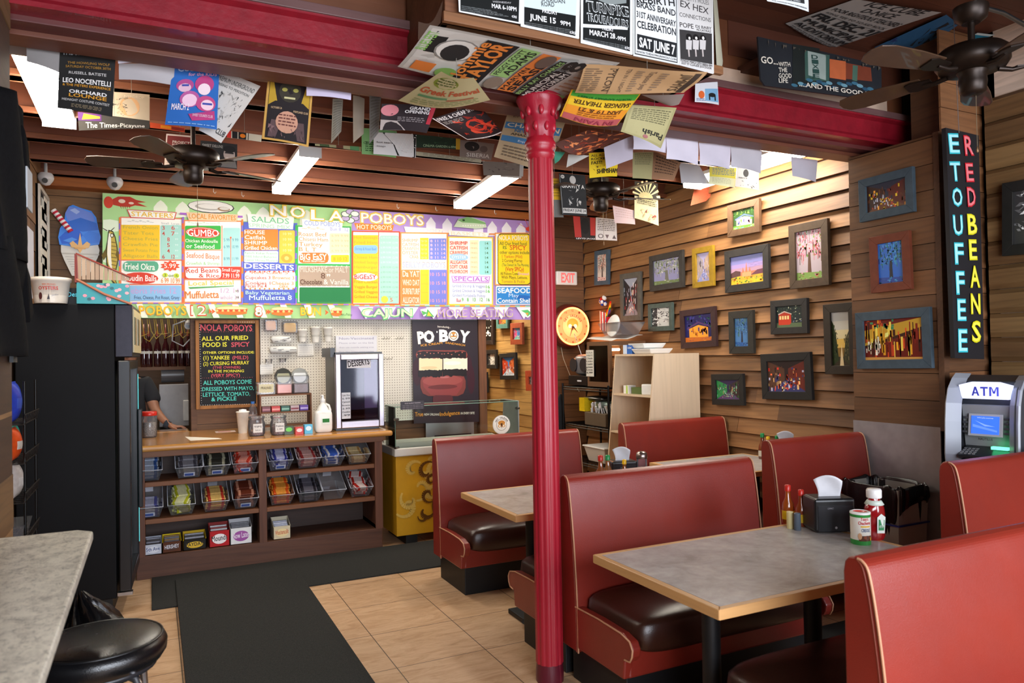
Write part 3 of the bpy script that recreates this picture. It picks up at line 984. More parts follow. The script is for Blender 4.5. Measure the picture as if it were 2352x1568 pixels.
"poboy":"""e|3a1420|2944,1339,41,150
e|34121c|2363,1430,48,136
e|3a1420|2896,1491,61,112
t|f0e8dc|2588,1876,2726,1869,20,1|Introducing...
t|f4ece0|2378,1717,2556,1733,110,9|PO
t|fdfaf4|2383,1723,2552,1738,97,3|PO
t|fdfaf4|2574,1798,2587,1798,37,4|'
t|fdfaf4|2603,1737,2704,1737,111,8|B
e|fdfaf4|2758,1792,56,54
e|8a6a3c|2758,1792,42,41
e|fdf6e4|2758,1792,34,34
e|d8923c|2758,1815,20,12
e|d8923c|2742,1785,14,9
e|d8923c|2774,1785,14,9
p|6a3a1c|2750,1803,2766,1803,2758,1772
t|fdfaf4|2814,1736,2925,1718,110,8|Y
t|f0a838|2408,1686,2635,1709,20,2|ICE CREAM
t|f0a838|2667,1713,2881,1682,20,2|SANDWICH
q|7a3830|2397,1429,2884,1416,2880,1172,2393,1192,86
q|8a4038|2353,1649,2908,1641,2907,1547,2351,1558,43
p|8a3a38|2410,1374,2863,1369,2841,1267,2779,1186,2504,1197,2428,1282
e|9c4a44|2633,1339,214,56
e|6a2a28|2632,1275,159,24
p|201414|2367,1636,2399,1631,2431,1640,2463,1636,2495,1637,2528,1638,2560,1636,2593,1633,2626,1632,2659,1630,2692,1631,2725,1627,2758,1633,2792,1623,2825,1634,2859,1625,2893,1628,2892,1555,2858,1563,2824,1563,2790,1553,2757,1551,2724,1563,2691,1557,2657,1555,2624,1555,2592,1569,2559,1570,2527,1569,2494,1558,2462,1571,2430,1566,2397,1558,2366,1566
p|f4dcb0|2385,1567,2400,1572,2415,1565,2431,1566,2446,1566,2461,1567,2477,1568,2492,1562,2507,1566,2523,1566,2538,1562,2554,1562,2570,1567,2585,1562,2601,1566,2616,1558,2632,1557,2630,1439,2614,1434,2599,1447,2583,1440,2567,1448,2552,1443,2536,1448,2521,1448,2505,1441,2490,1448,2475,1450,2459,1448,2444,1447,2428,1445,2413,1450,2398,1443,2383,1446
p|f9ead0|2642,1562,2658,1560,2674,1565,2691,1562,2707,1557,2723,1556,2740,1566,2756,1565,2772,1566,2789,1561,2805,1566,2822,1560,2838,1557,2855,1562,2872,1556,2888,1557,2905,1564,2903,1435,2886,1440,2869,1438,2853,1441,2836,1434,2820,1439,2803,1444,2787,1438,2770,1435,2754,1443,2737,1445,2721,1443,2705,1434,2688,1434,2672,1439,2656,1436,2640,1437
e|fdf4e4|2745,1513,90,20
e|e8c898|2489,1472,87,15
p|181010|2375,1446,2391,1450,2406,1445,2422,1447,2438,1447,2454,1453,2470,1443,2486,1455,2502,1451,2518,1449,2533,1444,2550,1451,2565,1442,2581,1440,2598,1450,2614,1444,2630,1451,2629,1378,2613,1385,2596,1370,2580,1379,2564,1371,2548,1374,2532,1373,2516,1385,2501,1387,2484,1379,2469,1387,2453,1378,2437,1384,2421,1382,2405,1376,2390,1383,2374,1391
p|1c1212|2633,1458,2649,1449,2665,1457,2681,1447,2698,1453,2714,1451,2730,1448,2747,1451,2763,1453,2779,1454,2796,1455,2812,1446,2829,1450,2845,1453,2862,1443,2878,1451,2895,1449,2894,1380,2877,1374,2860,1376,2844,1376,2827,1382,2811,1382,2795,1383,2778,1382,2762,1386,2745,1386,2729,1373,2713,1374,2697,1387,2680,1390,2664,1388,2648,1380,2632,1379
e|c07060|2367,1606,7,4
e|c07060|2399,1614,7,4
e|c07060|2445,1597,7,4
e|c07060|2470,1625,7,5
e|c07060|2506,1615,6,5
e|c07060|2542,1614,7,4
e|c07060|2589,1620,7,5
e|c07060|2627,1607,7,4
e|c07060|2654,1608,7,4
e|c07060|2695,1613,7,5
e|c07060|2733,1600,7,5
e|c07060|2774,1623,7,4
e|c07060|2813,1595,7,5
e|c07060|2848,1619,7,5
e|b86a68|2653,1371,50,9
q|5a2428|2523,1196,2739,1187,2738,1094,2521,1104,29
t|e89a34|2332,993,2418,992,42,2|True
t|f4ece0|2428,997,2588,989,22,2|NEW ORLEANS
t|e89a34|2595,983,2811,988,39,2|Indulgence
t|f4ece0|2821,988,2973,984,22,2|IN EVERY BITE""",
"letters":"""t|2fb8c4|4100,2699,4196,2709,110,5|E
t|a8e8ec|4106,2704,4191,2712,102,1|E
t|2fb8c4|4103,2541,4201,2550,107,5|T
t|a8e8ec|4109,2545,4195,2553,99,1|T
t|2fb8c4|4114,2397,4209,2404,102,5|O
t|a8e8ec|4120,2401,4203,2407,95,1|O
t|2fb8c4|4115,2232,4204,2237,111,5|U
t|a8e8ec|4121,2236,4199,2241,104,1|U
t|2fb8c4|4118,2067,4204,2070,118,5|F
t|a8e8ec|4124,2071,4199,2074,111,1|F
t|2fb8c4|4122,1895,4204,1897,127,5|F
t|a8e8ec|4128,1899,4198,1901,120,1|F
t|2fb8c4|4126,1745,4207,1745,119,5|E
t|a8e8ec|4131,1748,4202,1749,112,1|E
t|2fb8c4|4125,1566,4211,1565,126,5|E
t|a8e8ec|4131,1570,4205,1569,119,1|E
t|c8202c|4235,2701,4321,2710,111,5|R
t|e87a80|4241,2706,4315,2713,104,1|R
t|c8202c|4240,2548,4314,2555,104,5|E
t|e87a80|4246,2553,4308,2558,97,1|E
t|c8202c|4245,2405,4325,2410,108,5|D
t|e87a80|4251,2409,4319,2414,101,1|D
t|d8d010|4241,2243,4329,2248,113,5|B
t|f4ec50|4247,2247,4324,2251,106,1|B
t|d8d010|4246,2096,4320,2099,113,5|E
t|f4ec50|4252,2100,4314,2103,106,1|E
t|d8d010|4246,1937,4338,1939,119,5|A
t|f4ec50|4252,1941,4332,1943,112,1|A
t|d8d010|4245,1784,4334,1784,112,5|N
t|f4ec50|4251,1787,4328,1788,104,1|N
t|d8d010|4245,1621,4331,1620,117,5|S
t|f4ec50|4251,1625,4325,1624,110,1|S""",
"beer":"""p|1c2220|3226,3298,3436,3308,3428,3078,3218,3059
p|3a5a50|3317,3278,3515,3282,3505,3129,3316,3108
p|9aa8a0|3341,3278,3485,3277,3480,3132,3341,3140
p|c0643a|3514,3260,3648,3267,3644,3156,3511,3151
p|7a3a26|3648,3259,3860,3263,3868,3182,3644,3164
p|4a6a5a|3705,3254,3748,3257,3739,3163,3697,3164
e|3a6a80|3231,3067,25,9
e|6a98a8|3281,3083,25,10
e|2a5068|3318,3079,25,10
e|3a6a80|3348,3113,26,10
e|6a98a8|3392,3098,26,10
e|2a5068|3426,3115,26,10
e|3a6a80|3467,3108,26,10
e|6a98a8|3505,3119,26,10
e|2a5068|3549,3098,26,11
e|3a6a80|3593,3128,27,10
e|6a98a8|3628,3123,27,10
e|2a5068|3669,3138,27,10
e|3a6a80|3717,3148,28,10
e|6a98a8|3759,3139,28,11
e|2a5068|3806,3127,28,10
e|3a6a80|3849,3133,28,11
t|2a4a44|3369,3237,3419,3242,23,2|D
t|2a4a44|3371,3210,3421,3215,23,2|I
t|2a4a44|3373,3183,3423,3188,23,2|X
t|2a4a44|3375,3157,3425,3161,23,2|I
t|2a4a44|3377,3130,3427,3134,23,2|E
t|2a4a44|3351,3120,3390,3123,10,0|BEER
t|e4dccc|2983,3153,3109,3162,36,3|GO...
t|e4dccc|3113,3154,3200,3166,24,2|WITH
t|e4dccc|3112,3122,3176,3131,24,2|THE
t|e4dccc|3111,3090,3207,3103,24,2|GOOD
t|e4dccc|3110,3063,3178,3071,24,2|LIFE
t|e4dccc|3262,3066,3933,3090,25,3|....AND THE GOOD BEER
p|5a5248|3313,3278,3324,3275,3314,3261
p|5a5248|3268,3281,3272,3274,3269,3267
p|5a5248|3918,3281,3939,3272,3919,3254
p|5a5248|3658,3279,3676,3274,3660,3268
p|5a5248|3036,3286,3041,3276,3037,3272
p|5a5248|3086,3281,3093,3276,3088,3255
p|5a5248|3615,3278,3635,3274,3617,3265
p|5a5248|3870,3272,3891,3273,3871,3258
p|5a5248|3780,3274,3800,3273,3782,3250
p|5a5248|3567,3281,3583,3274,3569,3266
p|5a5248|3144,3278,3163,3278,3145,3254
p|5a5248|3790,3277,3795,3271,3791,3259
p|5a5248|3871,3273,3886,3272,3873,3259
p|5a5248|3168,3286,3172,3275,3169,3255
p|5a5248|3574,3284,3586,3273,3575,3269
p|5a5248|3159,3278,3176,3277,3161,3264
p|5a5248|3220,3279,3244,3278,3222,3264
p|5a5248|3033,3288,3038,3276,3034,3255
p|5a5248|3475,3274,3482,3273,3476,3266
p|5a5248|3626,3273,3637,3273,3628,3269
p|5a5248|3804,3281,3825,3273,3805,3265
p|5a5248|3629,3273,3649,3274,3630,3263""",
"box1":"""p|e8ecec|1099,3047,1378,3080,1373,2956,1102,2955
p|1c1e1e|1109,3044,1372,3076,1366,2962,1108,2961
t|f0f0f0|1246,2999,1357,3005,17,4|MAR 6-10PM
t|c8c8c8|1250,3021,1334,3032,7,0|WEDNESDAY
t|9aa0a0|1113,2979,1243,2985,4,0|advance tickets available at the box office and online
t|9aa0a0|1113,2972,1268,2982,4,0|advance tickets available at the box office and online
t|9aa0a0|1112,2965,1294,2978,4,0|advance tickets available at the box office and online
t|9aa0a0|1112,2958,1319,2975,4,0|advance tickets available at the box office and online
t|f0f0f0|1334,2976,1356,2975,12,2|citi""",
"box2":"""p|e8ecec|1378,3080,1661,3123,1653,2942,1375,2946
p|cfdede|1393,3080,1649,3117,1641,3040,1393,3031
p|1c1e1e|1393,3031,1641,3040,1637,2951,1391,2957
t|2a2a2a|1475,3070,1589,3082,18,2|SHERIDAN
t|2a2a2a|1475,3049,1537,3058,19,2|ROAD
t|f0f0f0|1478,3023,1552,3026,15,3|FRIDAY
t|f0f0f0|1417,2983,1542,2987,23,4|JUNE 15
t|f0f0f0|1563,2987,1612,2988,18,4|9PM
t|9aa0a0|1396,2965,1615,2971,4,0|tipitinas uptown napoleon avenue doors at eight general admission
t|9aa0a0|1396,2958,1614,2964,4,0|tipitinas uptown napoleon avenue doors at eight general admission
t|9aa0a0|1396,2952,1614,2957,4,0|tipitinas uptown napoleon avenue doors at eight general admission
t|f0f0f0|1608,2958,1635,2957,14,2|citi""",
"box3":"""p|e8ecec|1668,3146,1937,3183,1929,2918,1663,2926
p|1e2020|1681,3148,1925,3180,1918,2932,1674,2942
p|8a9290|1690,3150,1905,3176,1904,3145,1818,3120,1753,3130
p|e0e4e4|1675,3011,1908,3040,1908,3026,1675,2996
t|dfe4e4|1695,3072,1916,3086,43,6|TURNPIKE
t|2a2c2c|1697,3074,1913,3087,38,2|TURNPIKE
t|dfe4e4|1697,3029,1912,3035,34,5|TROUBADOURS
t|2a2c2c|1700,3031,1910,3036,30,1|TROUBADOURS
t|f0f0f0|1773,3003,1833,3004,16,3|FRIDAY
t|f0f0f0|1708,2969,1840,2974,23,5|MARCH 28
t|f0f0f0|1844,2971,1895,2973,17,4|-9PM
t|9aa0a0|1682,2948,1899,2949,4,0|eight hundred ferret street new orleans all ages welcome
t|9aa0a0|1682,2941,1899,2942,4,0|eight hundred ferret street new orleans all ages welcome
t|9aa0a0|1682,2935,1899,2936,4,0|eight hundred ferret street new orleans all ages welcome
t|f0f0f0|1889,2938,1918,2938,14,2|citi""",
"box4":"""p|d8dcdc|1942,3200,2192,3239,2191,2913,1935,2915
p|3a3c3c|1950,3202,2185,3237,2182,2921,1943,2924
p|dfe2e2|1954,3203,2181,3237,2178,2926,1947,2929
t|26282a|1960,3159,2174,3183,32,3|REBIRTH
t|26282a|1959,3139,2177,3137,28,3|BRASS BAND
t|26282a|1957,3094,2177,3088,27,3|31ST ANNIVERSARY
t|26282a|1959,3046,2176,3047,32,3|CELEBRATION
p|26282a|1958,3017,2178,3013,2176,2945,1958,2948
t|f0f2f2|1968,2962,2168,2957,42,5|SAT JUNE 7
t|3a3c3e|1951,2932,2175,2930,10,1|WWW.THEHOWLINWOLF.COM""",
"box5":"""p|d4d2cf|2192,3239,2397,3271,2392,2902,2193,2913
t|3a3638|2227,3222,2375,3228,20,0|PRETTY HOLES
t|3a3638|2205,3188,2372,3182,30,1|EX HEX
t|3a3638|2199,3141,2384,3147,19,0|CONNECTIONS
t|3a3638|2200,3092,2280,3097,22,1|POPE
t|3a3638|2293,3105,2388,3111,13,1|DJ BABY
t|3a3638|2296,3092,2385,3097,10,1|ALCATRAZ
p|3c3a3a|2197,3080,2388,3093,2386,2947,2199,2944
e|1e1c1c|2251,3052,19,17
p|c8c4c2|2232,3037,2268,3040,2264,2995,2232,2993
p|bab0ac|2242,2995,2251,2996,2253,2961,2246,2960
e|e8e4e0|2253,3048,6,7
e|1e1c1c|2292,3055,19,18
p|c8c4c2|2272,3044,2309,3047,2305,3002,2272,3000
p|bab0ac|2283,3001,2292,3003,2294,2968,2286,2967
e|e8e4e0|2293,3055,7,7
e|1e1c1c|2333,3059,19,18
p|c8c4c2|2313,3051,2350,3054,2346,3009,2313,3006
p|bab0ac|2324,3008,2333,3010,2335,2975,2327,2973
e|e8e4e0|2334,3062,7,8
t|4a4648|2199,2932,2385,2932,12,1|MONDAY MARCH 20TH SIBERIA 9PM
t|4a4648|2203,2920,2381,2921,10,1|2227 ST CLAUDE $10 DOOR"""}
# ------------------------------------------------ materials
def newmat(name):
    m=bpy.data.materials.new(name);m.use_nodes=True;nt=m.node_tree;b=nt.nodes['Principled BSDF'];return m,nt,b
def N(nt,t,**k):
    n=nt.nodes.new(t)
    for a,v in k.items():
        if a.startswith('i_'): n.inputs[a[2:].replace('_',' ')].default_value=v
        else: setattr(n,a,v)
    return n
def L(nt,a,b): nt.links.new(a,b)
def attr(nt): return N(nt,'ShaderNodeAttribute',attribute_name='Col').outputs['Color']
def mix(nt,kind,a,b,f=1.0):
    n=nt.nodes.new('ShaderNodeMix');n.data_type='RGBA';n.blend_type=kind
    if isinstance(f,(int,float)): n.inputs[0].default_value=f
    else: L(nt,f,n.inputs[0])
    for i,x in ((6,a),(7,b)):
        if isinstance(x,tuple): n.inputs[i].default_value=x
        else: L(nt,x,n.inputs[i])
    return n.outputs[2]
def ramp(nt,x,stops):
    n=nt.nodes.new('ShaderNodeValToRGB');e=n.color_ramp.elements
    e[0].position,e[0].color=stops[0];e[1].position,e[1].color=stops[-1]
    for p,c in stops[1:-1]: q=e.new(p);q.color=c
    L(nt,x,n.inputs[0]);return n.outputs[0]
def noise(nt,scale,detail=4,vec=None,rough=.55,dist=0):
    n=N(nt,'ShaderNodeTexNoise');n.inputs['Scale'].default_value=scale;n.inputs['Detail'].default_value=detail;n.inputs['Roughness'].default_value=rough;n.inputs['Distortion'].default_value=dist
    if vec is not None: L(nt,vec,n.inputs['Vector'])
    return n.outputs[0]
def coords(nt,sc_=(1,1,1)):
    t=N(nt,'ShaderNodeTexCoord');m=N(nt,'ShaderNodeMapping');m.inputs['Scale'].default_value=sc_;L(nt,t.outputs['Object'],m.inputs[0]);return m.outputs[0]
def bump(nt,b,h,st=.3,d=.01):
    n=N(nt,'ShaderNodeBump');n.inputs['Strength'].default_value=st;n.inputs['Distance'].default_value=d;L(nt,h,n.inputs['Height']);L(nt,n.outputs[0],b.inputs['Normal'])
g=lambda v:(v,v,v,1)
def m_attr(name,rough=.6,metal=0,spec=.5,coat=0,nz=.06,ns=30,bm=0):
    m,nt,b=newmat(name);c=attr(nt)
    if nz: c=mix(nt,'MULTIPLY',c,ramp(nt,noise(nt,ns,3,coords(nt)),[(.3,g(1-nz*2)),(.7,g(1))]))
    L(nt,c,b.inputs['Base Color']);b.inputs['Roughness'].default_value=rough;b.inputs['Metallic'].default_value=metal
    b.inputs['Specular IOR Level'].default_value=spec;b.inputs['Coat Weight'].default_value=coat
    if bm: bump(nt,b,noise(nt,ns*3,3,coords(nt)),bm,.003)
    return m
def m_wood(name,axis,rough=.62,strength=1,sc_=1,coat=0):
    m,nt,b=newmat(name);s=[22*sc_]*3;s['XYZ'.index(axis)]=1.3*sc_
    v=coords(nt,tuple(s));n1=noise(nt,1.0,6,v,.6,.6);s2=[5*sc_]*3;s2['XYZ'.index(axis)]=.9*sc_
    n2=noise(nt,1.0,3,coords(nt,tuple(s2)),.5,1.5)
    wv=N(nt,'ShaderNodeTexWave',wave_type='BANDS');wv.bands_direction='DIAGONAL';wv.inputs['Scale'].default_value=1.4;wv.inputs['Distortion'].default_value=9;wv.inputs['Detail'].default_value=2
    s3=[7*sc_]*3;s3['XYZ'.index(axis)]=.45*sc_;L(nt,coords(nt,tuple(s3)),wv.inputs[0])
    c=mix(nt,'MULTIPLY',attr(nt),ramp(nt,n1,[(.28,g(1-.26*strength)),(.5,g(.95)),(.72,g(1.0))]))
    c=mix(nt,'MULTIPLY',c,ramp(nt,n2,[(.3,(1-.22*strength,1-.27*strength,1-.33*strength,1)),(.6,g(1))]))
    c=mix(nt,'MULTIPLY',c,ramp(nt,wv.outputs[0],[(0,g(1-.16*strength)),(.5,g(1))]))
    L(nt,c,b.inputs['Base Color']);b.inputs['Roughness'].default_value=rough;b.inputs['Coat Weight'].default_value=coat;b.inputs['Coat Roughness'].default_value=.15
    bump(nt,b,n1,.25,.004);return m
wood_x=m_wood('wood_grain_x','X',.6,.9,1.5);wood_y=m_wood('wood_grain_y','Y',.6,.9,1.5);wood_z=m_wood('wood_grain_z','Z')
m_menu=m_attr('painted_menu',.62,0,.35,0,0)
frame_paint=m_attr('weathered_frame_paint',.6,0,.35,0,.14,18)
wood_ply=m_wood('pale_plywood','Z',.55,.25)
counter_wood=m_wood('varnished_counter_wood','X',.22,.7,1.2,.5);beam_paint=m_attr('glossy_painted_iron',.42,0,.5,.15,.14,11,.5)
joist_wood=m_wood('painted_joist_wood','X',.5,.45)
paper=m_attr('printed_paper',.7,0,.3,0,.03,12);gloss=m_attr('glossy_print',.35,0,.4,0,0);matte=m_attr('matte_surface',.8,0,.3,0,.08,20)
plastic=m_attr('plastic',.32,0,.5,0,0);metal=m_attr('metal',.3,1,.5,0,.03,40);paint=m_attr('painted_surface',.5,0,.4,0,.06,15)
cloth=m_attr('fabric',.95,0,.1,0,.15,60,.3);dark_metal=m_attr('dark_metal',.38,.6,.5,0,.1,30);skin=m_attr('skin',.5,0,.4,0,.08,25)
foil=m_attr('wrapper_foil',.28,.25,.6,0,.1,60)
def m_leather(name,c,c2,rough):
    m,nt,b=newmat(name);v=coords(nt);n=noise(nt,2.2,4,v)
    L(nt,mix(nt,'MIX',C(c),C(c2),ramp(nt,n,[(.35,g(0)),(.7,g(1))])),b.inputs['Base Color'])
    rn=N(nt,'ShaderNodeMapRange');rn.inputs['To Min'].default_value=rough-.06;rn.inputs['To Max'].default_value=rough+.08;L(nt,noise(nt,9,3,v),rn.inputs[0]);L(nt,rn.outputs[0],b.inputs['Roughness'])
    b.inputs['Specular IOR Level'].default_value=.6
    vo=N(nt,'ShaderNodeTexVoronoi');vo.inputs['Scale'].default_value=330;L(nt,v,vo.inputs[0])
    ad=N(nt,'ShaderNodeMath',operation='MULTIPLY_ADD');L(nt,n,ad.inputs[0]);ad.inputs[1].default_value=1.6;L(nt,vo.outputs[0],ad.inputs[2]);bump(nt,b,ad.outputs[0],.25,.0012);return m
red_vinyl=m_leather('red_vinyl','87281c','782218',.34);brown_vinyl=m_leather('brown_vinyl','3a1c12','2c140d',.3);black_vinyl=m_leather('black_vinyl','0c0c0e','121214',.25);piping=m_attr('tan_piping',.5)
def m_lam():
    m,nt,b=newmat('grey_laminate');v=coords(nt)
    c=ramp(nt,noise(nt,5,7,v,.65,.8),[(.3,C('9c9896')),(.45,C('b0acaa')),(.6,C('bcb8b6')),(.75,C('c8c3bf'))])
    c=mix(nt,'MULTIPLY',c,ramp(nt,noise(nt,22,5,v),[(.3,(.86,.84,.82,1)),(.65,g(1))]))
    L(nt,c,b.inputs['Base Color']);b.inputs['Roughness'].default_value=.27;return m
laminate=m_lam()
def m_stone():
    m,nt,b=newmat('speckled_stone');v=coords(nt,(3.2,2.2,2))
    c=ramp(nt,noise(nt,7,8,v,.75,.6),[(.30,C('807b70')),(.42,C('bab4a6')),(.55,C('d8d2c2')),(.75,C('e6e0d0'))])
    c=mix(nt,'MULTIPLY',c,ramp(nt,noise(nt,26,5,v,.75),[(.36,g(.5)),(.47,g(1))]))
    L(nt,c,b.inputs['Base Color']);b.inputs['Roughness'].default_value=.35;return m
stone=m_stone()
def m_tile():
    m,nt,b=newmat('floor_tile');t=N(nt,'ShaderNodeTexCoord');mp=N(nt,'ShaderNodeMapping');L(nt,t.outputs['Object'],mp.inputs[0])
    mp.inputs['Location'].default_value=(TILE_OFF[0],TILE_OFF[1],0)
    br=N(nt,'ShaderNodeTexBrick');br.offset=0;br.inputs['Scale'].default_value=1;br.inputs['Brick Width'].default_value=.495;br.inputs['Row Height'].default_value=.495;br.inputs['Mortar Size'].default_value=.0028;br.inputs['Mortar Smooth'].default_value=.3
    br.inputs['Color1'].default_value=g(.86);br.inputs['Color2'].default_value=g(1.0);br.inputs['Mortar'].default_value=g(.0);br.inputs['Bias'].default_value=.2
    L(nt,mp.outputs[0],br.inputs['Vector'])
    v=coords(nt,(2.6,9,1));c=ramp(nt,noise(nt,1.6,9,v,.72,1.2),[(.25,C('a27a58')),(.42,C('bd9772')),(.55,C('cba784')),(.75,C('d8b896'))])
    c=mix(nt,'MULTIPLY',c,ramp(nt,noise(nt,1.1,3,coords(nt)),[(.3,(.86,.83,.8,1)),(.65,g(1))]))
    c=mix(nt,'MULTIPLY',c,br.outputs[0],.55)
    c=mix(nt,'MIX',c,C('4a3a2a'),br.outputs['Fac'])
    L(nt,c,b.inputs['Base Color']);b.inputs['Roughness'].default_value=.42;bump(nt,b,noise(nt,12,5,v),.08,.003);return m
TILE_OFF=(.374,.27)
tile=m_tile()
def m_glass(name,c=(1,1,1,1),rough=.02,alpha=None):
    m,nt,b=newmat(name);out=nt.nodes['Material Output'];gl=N(nt,'ShaderNodeBsdfGlossy');gl.inputs['Roughness'].default_value=rough+.02
    tr=N(nt,'ShaderNodeBsdfTransparent');tr.inputs[0].default_value=c;fr=N(nt,'ShaderNodeFresnel');fr.inputs[0].default_value=1.45;mx=N(nt,'ShaderNodeMixShader')
    L(nt,fr.outputs[0],mx.inputs[0]);L(nt,tr.outputs[0],mx.inputs[1]);L(nt,gl.outputs[0],mx.inputs[2])
    last=mx
    if alpha:
        df=N(nt,'ShaderNodeBsdfDiffuse');df.inputs[0].default_value=alpha[1];m2=N(nt,'ShaderNodeMixShader');m2.inputs[0].default_value=alpha[0];L(nt,mx.outputs[0],m2.inputs[1]);L(nt,df.outputs[0],m2.inputs[2]);last=m2
    L(nt,last.outputs[0],out.inputs['Surface']);return m
glass=m_glass('clear_glass',(.93,.98,.96,1));clear_plastic=m_glass('cloudy_clear_plastic',(.95,.95,.97,1),.1,(.07,(.85,.87,.92,1)));amber=m_glass('tinted_bottle',(.9,.5,.2,1),.03,(.35,(.6,.2,.03,1)))
def m_emit(name,c,st):
    m,nt,b=newmat(name);b.inputs['Base Color'].default_value=c;b.inputs['Emission Color'].default_value=c;b.inputs['Emission Strength'].default_value=st;return m
LAMP=16
tube_light=m_emit('lit_diffuser',(1,.93,.80,1),LAMP);neon=m_emit('neon_orange',(1,.30,.07,1),1.9);screen=m_emit('lit_screen',C('2f62e0'),.35);sign_lit=m_emit('lit_sign',(.62,.68,1,1),.42);green_led=m_emit('green_led',(.1,1,.4,1),1)
def m_emattr(name,st):
    m,nt,b=newmat(name);c=attr(nt);L(nt,c,b.inputs['Base Color']);L(nt,c,b.inputs['Emission Color']);b.inputs['Emission Strength'].default_value=st;return m
clock_face=m_emattr('backlit_face',.06);lit_print=m_emattr('lit_sign_print',.12)
def m_carpet():
    m,nt,b=newmat('black_mat_carpet');v=coords(nt);c=ramp(nt,noise(nt,260,2,v),[(.35,C('262626')),(.6,C('343432')),(.75,C('403f3a'))])
    L(nt,c,b.inputs['Base Color']);b.inputs['Roughness'].default_value=.95;b.inputs['Specular IOR Level'].default_value=.15;bump(nt,b,noise(nt,300,2,v),.5,.003);return m
carpet=m_carpet()
def m_peg():
    m,nt,b=newmat('white_pegboard');t=N(nt,'ShaderNodeTexCoord');sp=N(nt,'ShaderNodeSeparateXYZ');L(nt,t.outputs['Object'],sp.inputs[0]);ds=[]
    for ax in ('X','Z'):
        a=N(nt,'ShaderNodeMath',operation='MULTIPLY');L(nt,sp.outputs[ax],a.inputs[0]);a.inputs[1].default_value=1/.0254
        f=N(nt,'ShaderNodeMath',operation='FRACT');L(nt,a.outputs[0],f.inputs[0]);s_=N(nt,'ShaderNodeMath',operation='SUBTRACT');L(nt,f.outputs[0],s_.inputs[0]);s_.inputs[1].default_value=.5
        p=N(nt,'ShaderNodeMath',operation='POWER');L(nt,s_.outputs[0],p.inputs[0]);p.inputs[1].default_value=2;ds.append(p)
    a=N(nt,'ShaderNodeMath',operation='ADD');L(nt,ds[0].outputs[0],a.inputs[0]);L(nt,ds[1].outputs[0],a.inputs[1])
    l=N(nt,'ShaderNodeMath',operation='LESS_THAN');L(nt,a.outputs[0],l.inputs[0]);l.inputs[1].default_value=.026
    L(nt,mix(nt,'MIX',C('d9d2c4'),C('5a4a3a'),l.outputs[0]),b.inputs['Base Color']);b.inputs['Roughness'].default_value=.5;return m
peg=m_peg()
gold_print=m_attr('gold_freezer_wrap',.4,0,.4,0,.1,5)

# ------------------------------------------------ room shell
def siding(mb,face,c,a0,a1,z0,z1,bh,cols,seed,tb=.024,tt=.008,jl=1.3,gap=.004,wob=.003):
    rnd=random.Random(seed)
    def m(a,d,z): return (c-d,a,z) if face=='-X' else ((c+d,a,z) if face=='+X' else (a,c-d,z))
    z=z0
    while z<z1-.001:
        h=min(bh*rnd.uniform(.96,1.04),z1-z)
        a=a0
        while a<a1-.001:
            b_=min(a+jl*rnd.uniform(.6,1.7),a1)
            if a1-b_<.25:b_=a1
            k=rnd.uniform(-wob,wob);col=vary(C(rnd.choice(cols)),rnd,.16);B=tb+k;T=tt+k
            mb.hexa([m(a,0,z),m(b_-gap*.5,0,z),m(b_-gap*.5,B,z),m(a,B,z)],[m(a,0,z+h-gap),m(b_-gap*.5,0,z+h-gap),m(b_-gap*.5,T,z+h-gap),m(a,T,z+h-gap)],col)
            a=b_
        z+=h
def backing(mb,face,c,a0,a1,z0,z1,col='2a1a10'):
    t=.12
    if face=='-X': mb.box((c,a0,z0),(c+t,a1,z1),C(col))
    elif face=='+X': mb.box((c-t,a0,z0),(c,a1,z1),C(col))
    else: mb.box((a0,c,z0),(a1,c+t,z1),C(col))
m=MB();m.box((-1.2,-2,-.1),(5.3,11,0),C('ffffff'));f=m.build('floor',tile,origin=(0,0,0));struct(f)
# right wall, far section (lap siding)
WR=4.4
m=MB();backing(m,'-X',WR,3.42,7.1,0,3.5);siding(m,'-X',WR,3.42,7.1,.02,3.4,.128,['8f643a','825832','9a6c40','754e2c'],5,.032,.003,gap=.006);struct(m.build('wall_right',wood_y,origin=(0,0,0)))
# exit wall
m=MB();backing(m,'-Y',7.1,3.85,4.4,0,3.5);siding(m,'-Y',7.1,3.86,4.37,.02,3.4,.142,['6e4a2c','634228','785232'],9,.012,.010);struct(m.build('wall_exit_side',wood_x,origin=(0,0,0)))
# projecting pier on the right wall
m=MB();m.box((4.18,2.79,0),(4.6,3.40,2.86),C('2a1a10'));m.box((4.32,2.79,2.86),(4.6,3.05,3.5),C('5d3d24'));m.box((4.6,2.7,0),(4.74,3.6,3.5),C('1c120c'));m.box((4.45,3.38,2.86),(4.7,3.5,3.5),C('1c120c'))
siding(m,'-X',4.18,2.80,3.40,1.12,2.86,.156,['7c5230','6c482a','8a5e38','744e2e'],12,.013,.012,.9)
struct(m.build('wall_right_pier',wood_y,origin=(0,0,0)))
m=MB();siding(m,'-Y',2.79,4.205,4.6,.02,3.5,.156,['7c5230','6c4729','8a5c38'],13,.012,.011,2);m.box((4.155,2.765,1.1),(4.20,2.80,2.86),C('5f3d24'));struct(m.build('trim_1',wood_x,origin=(0,0,0)))
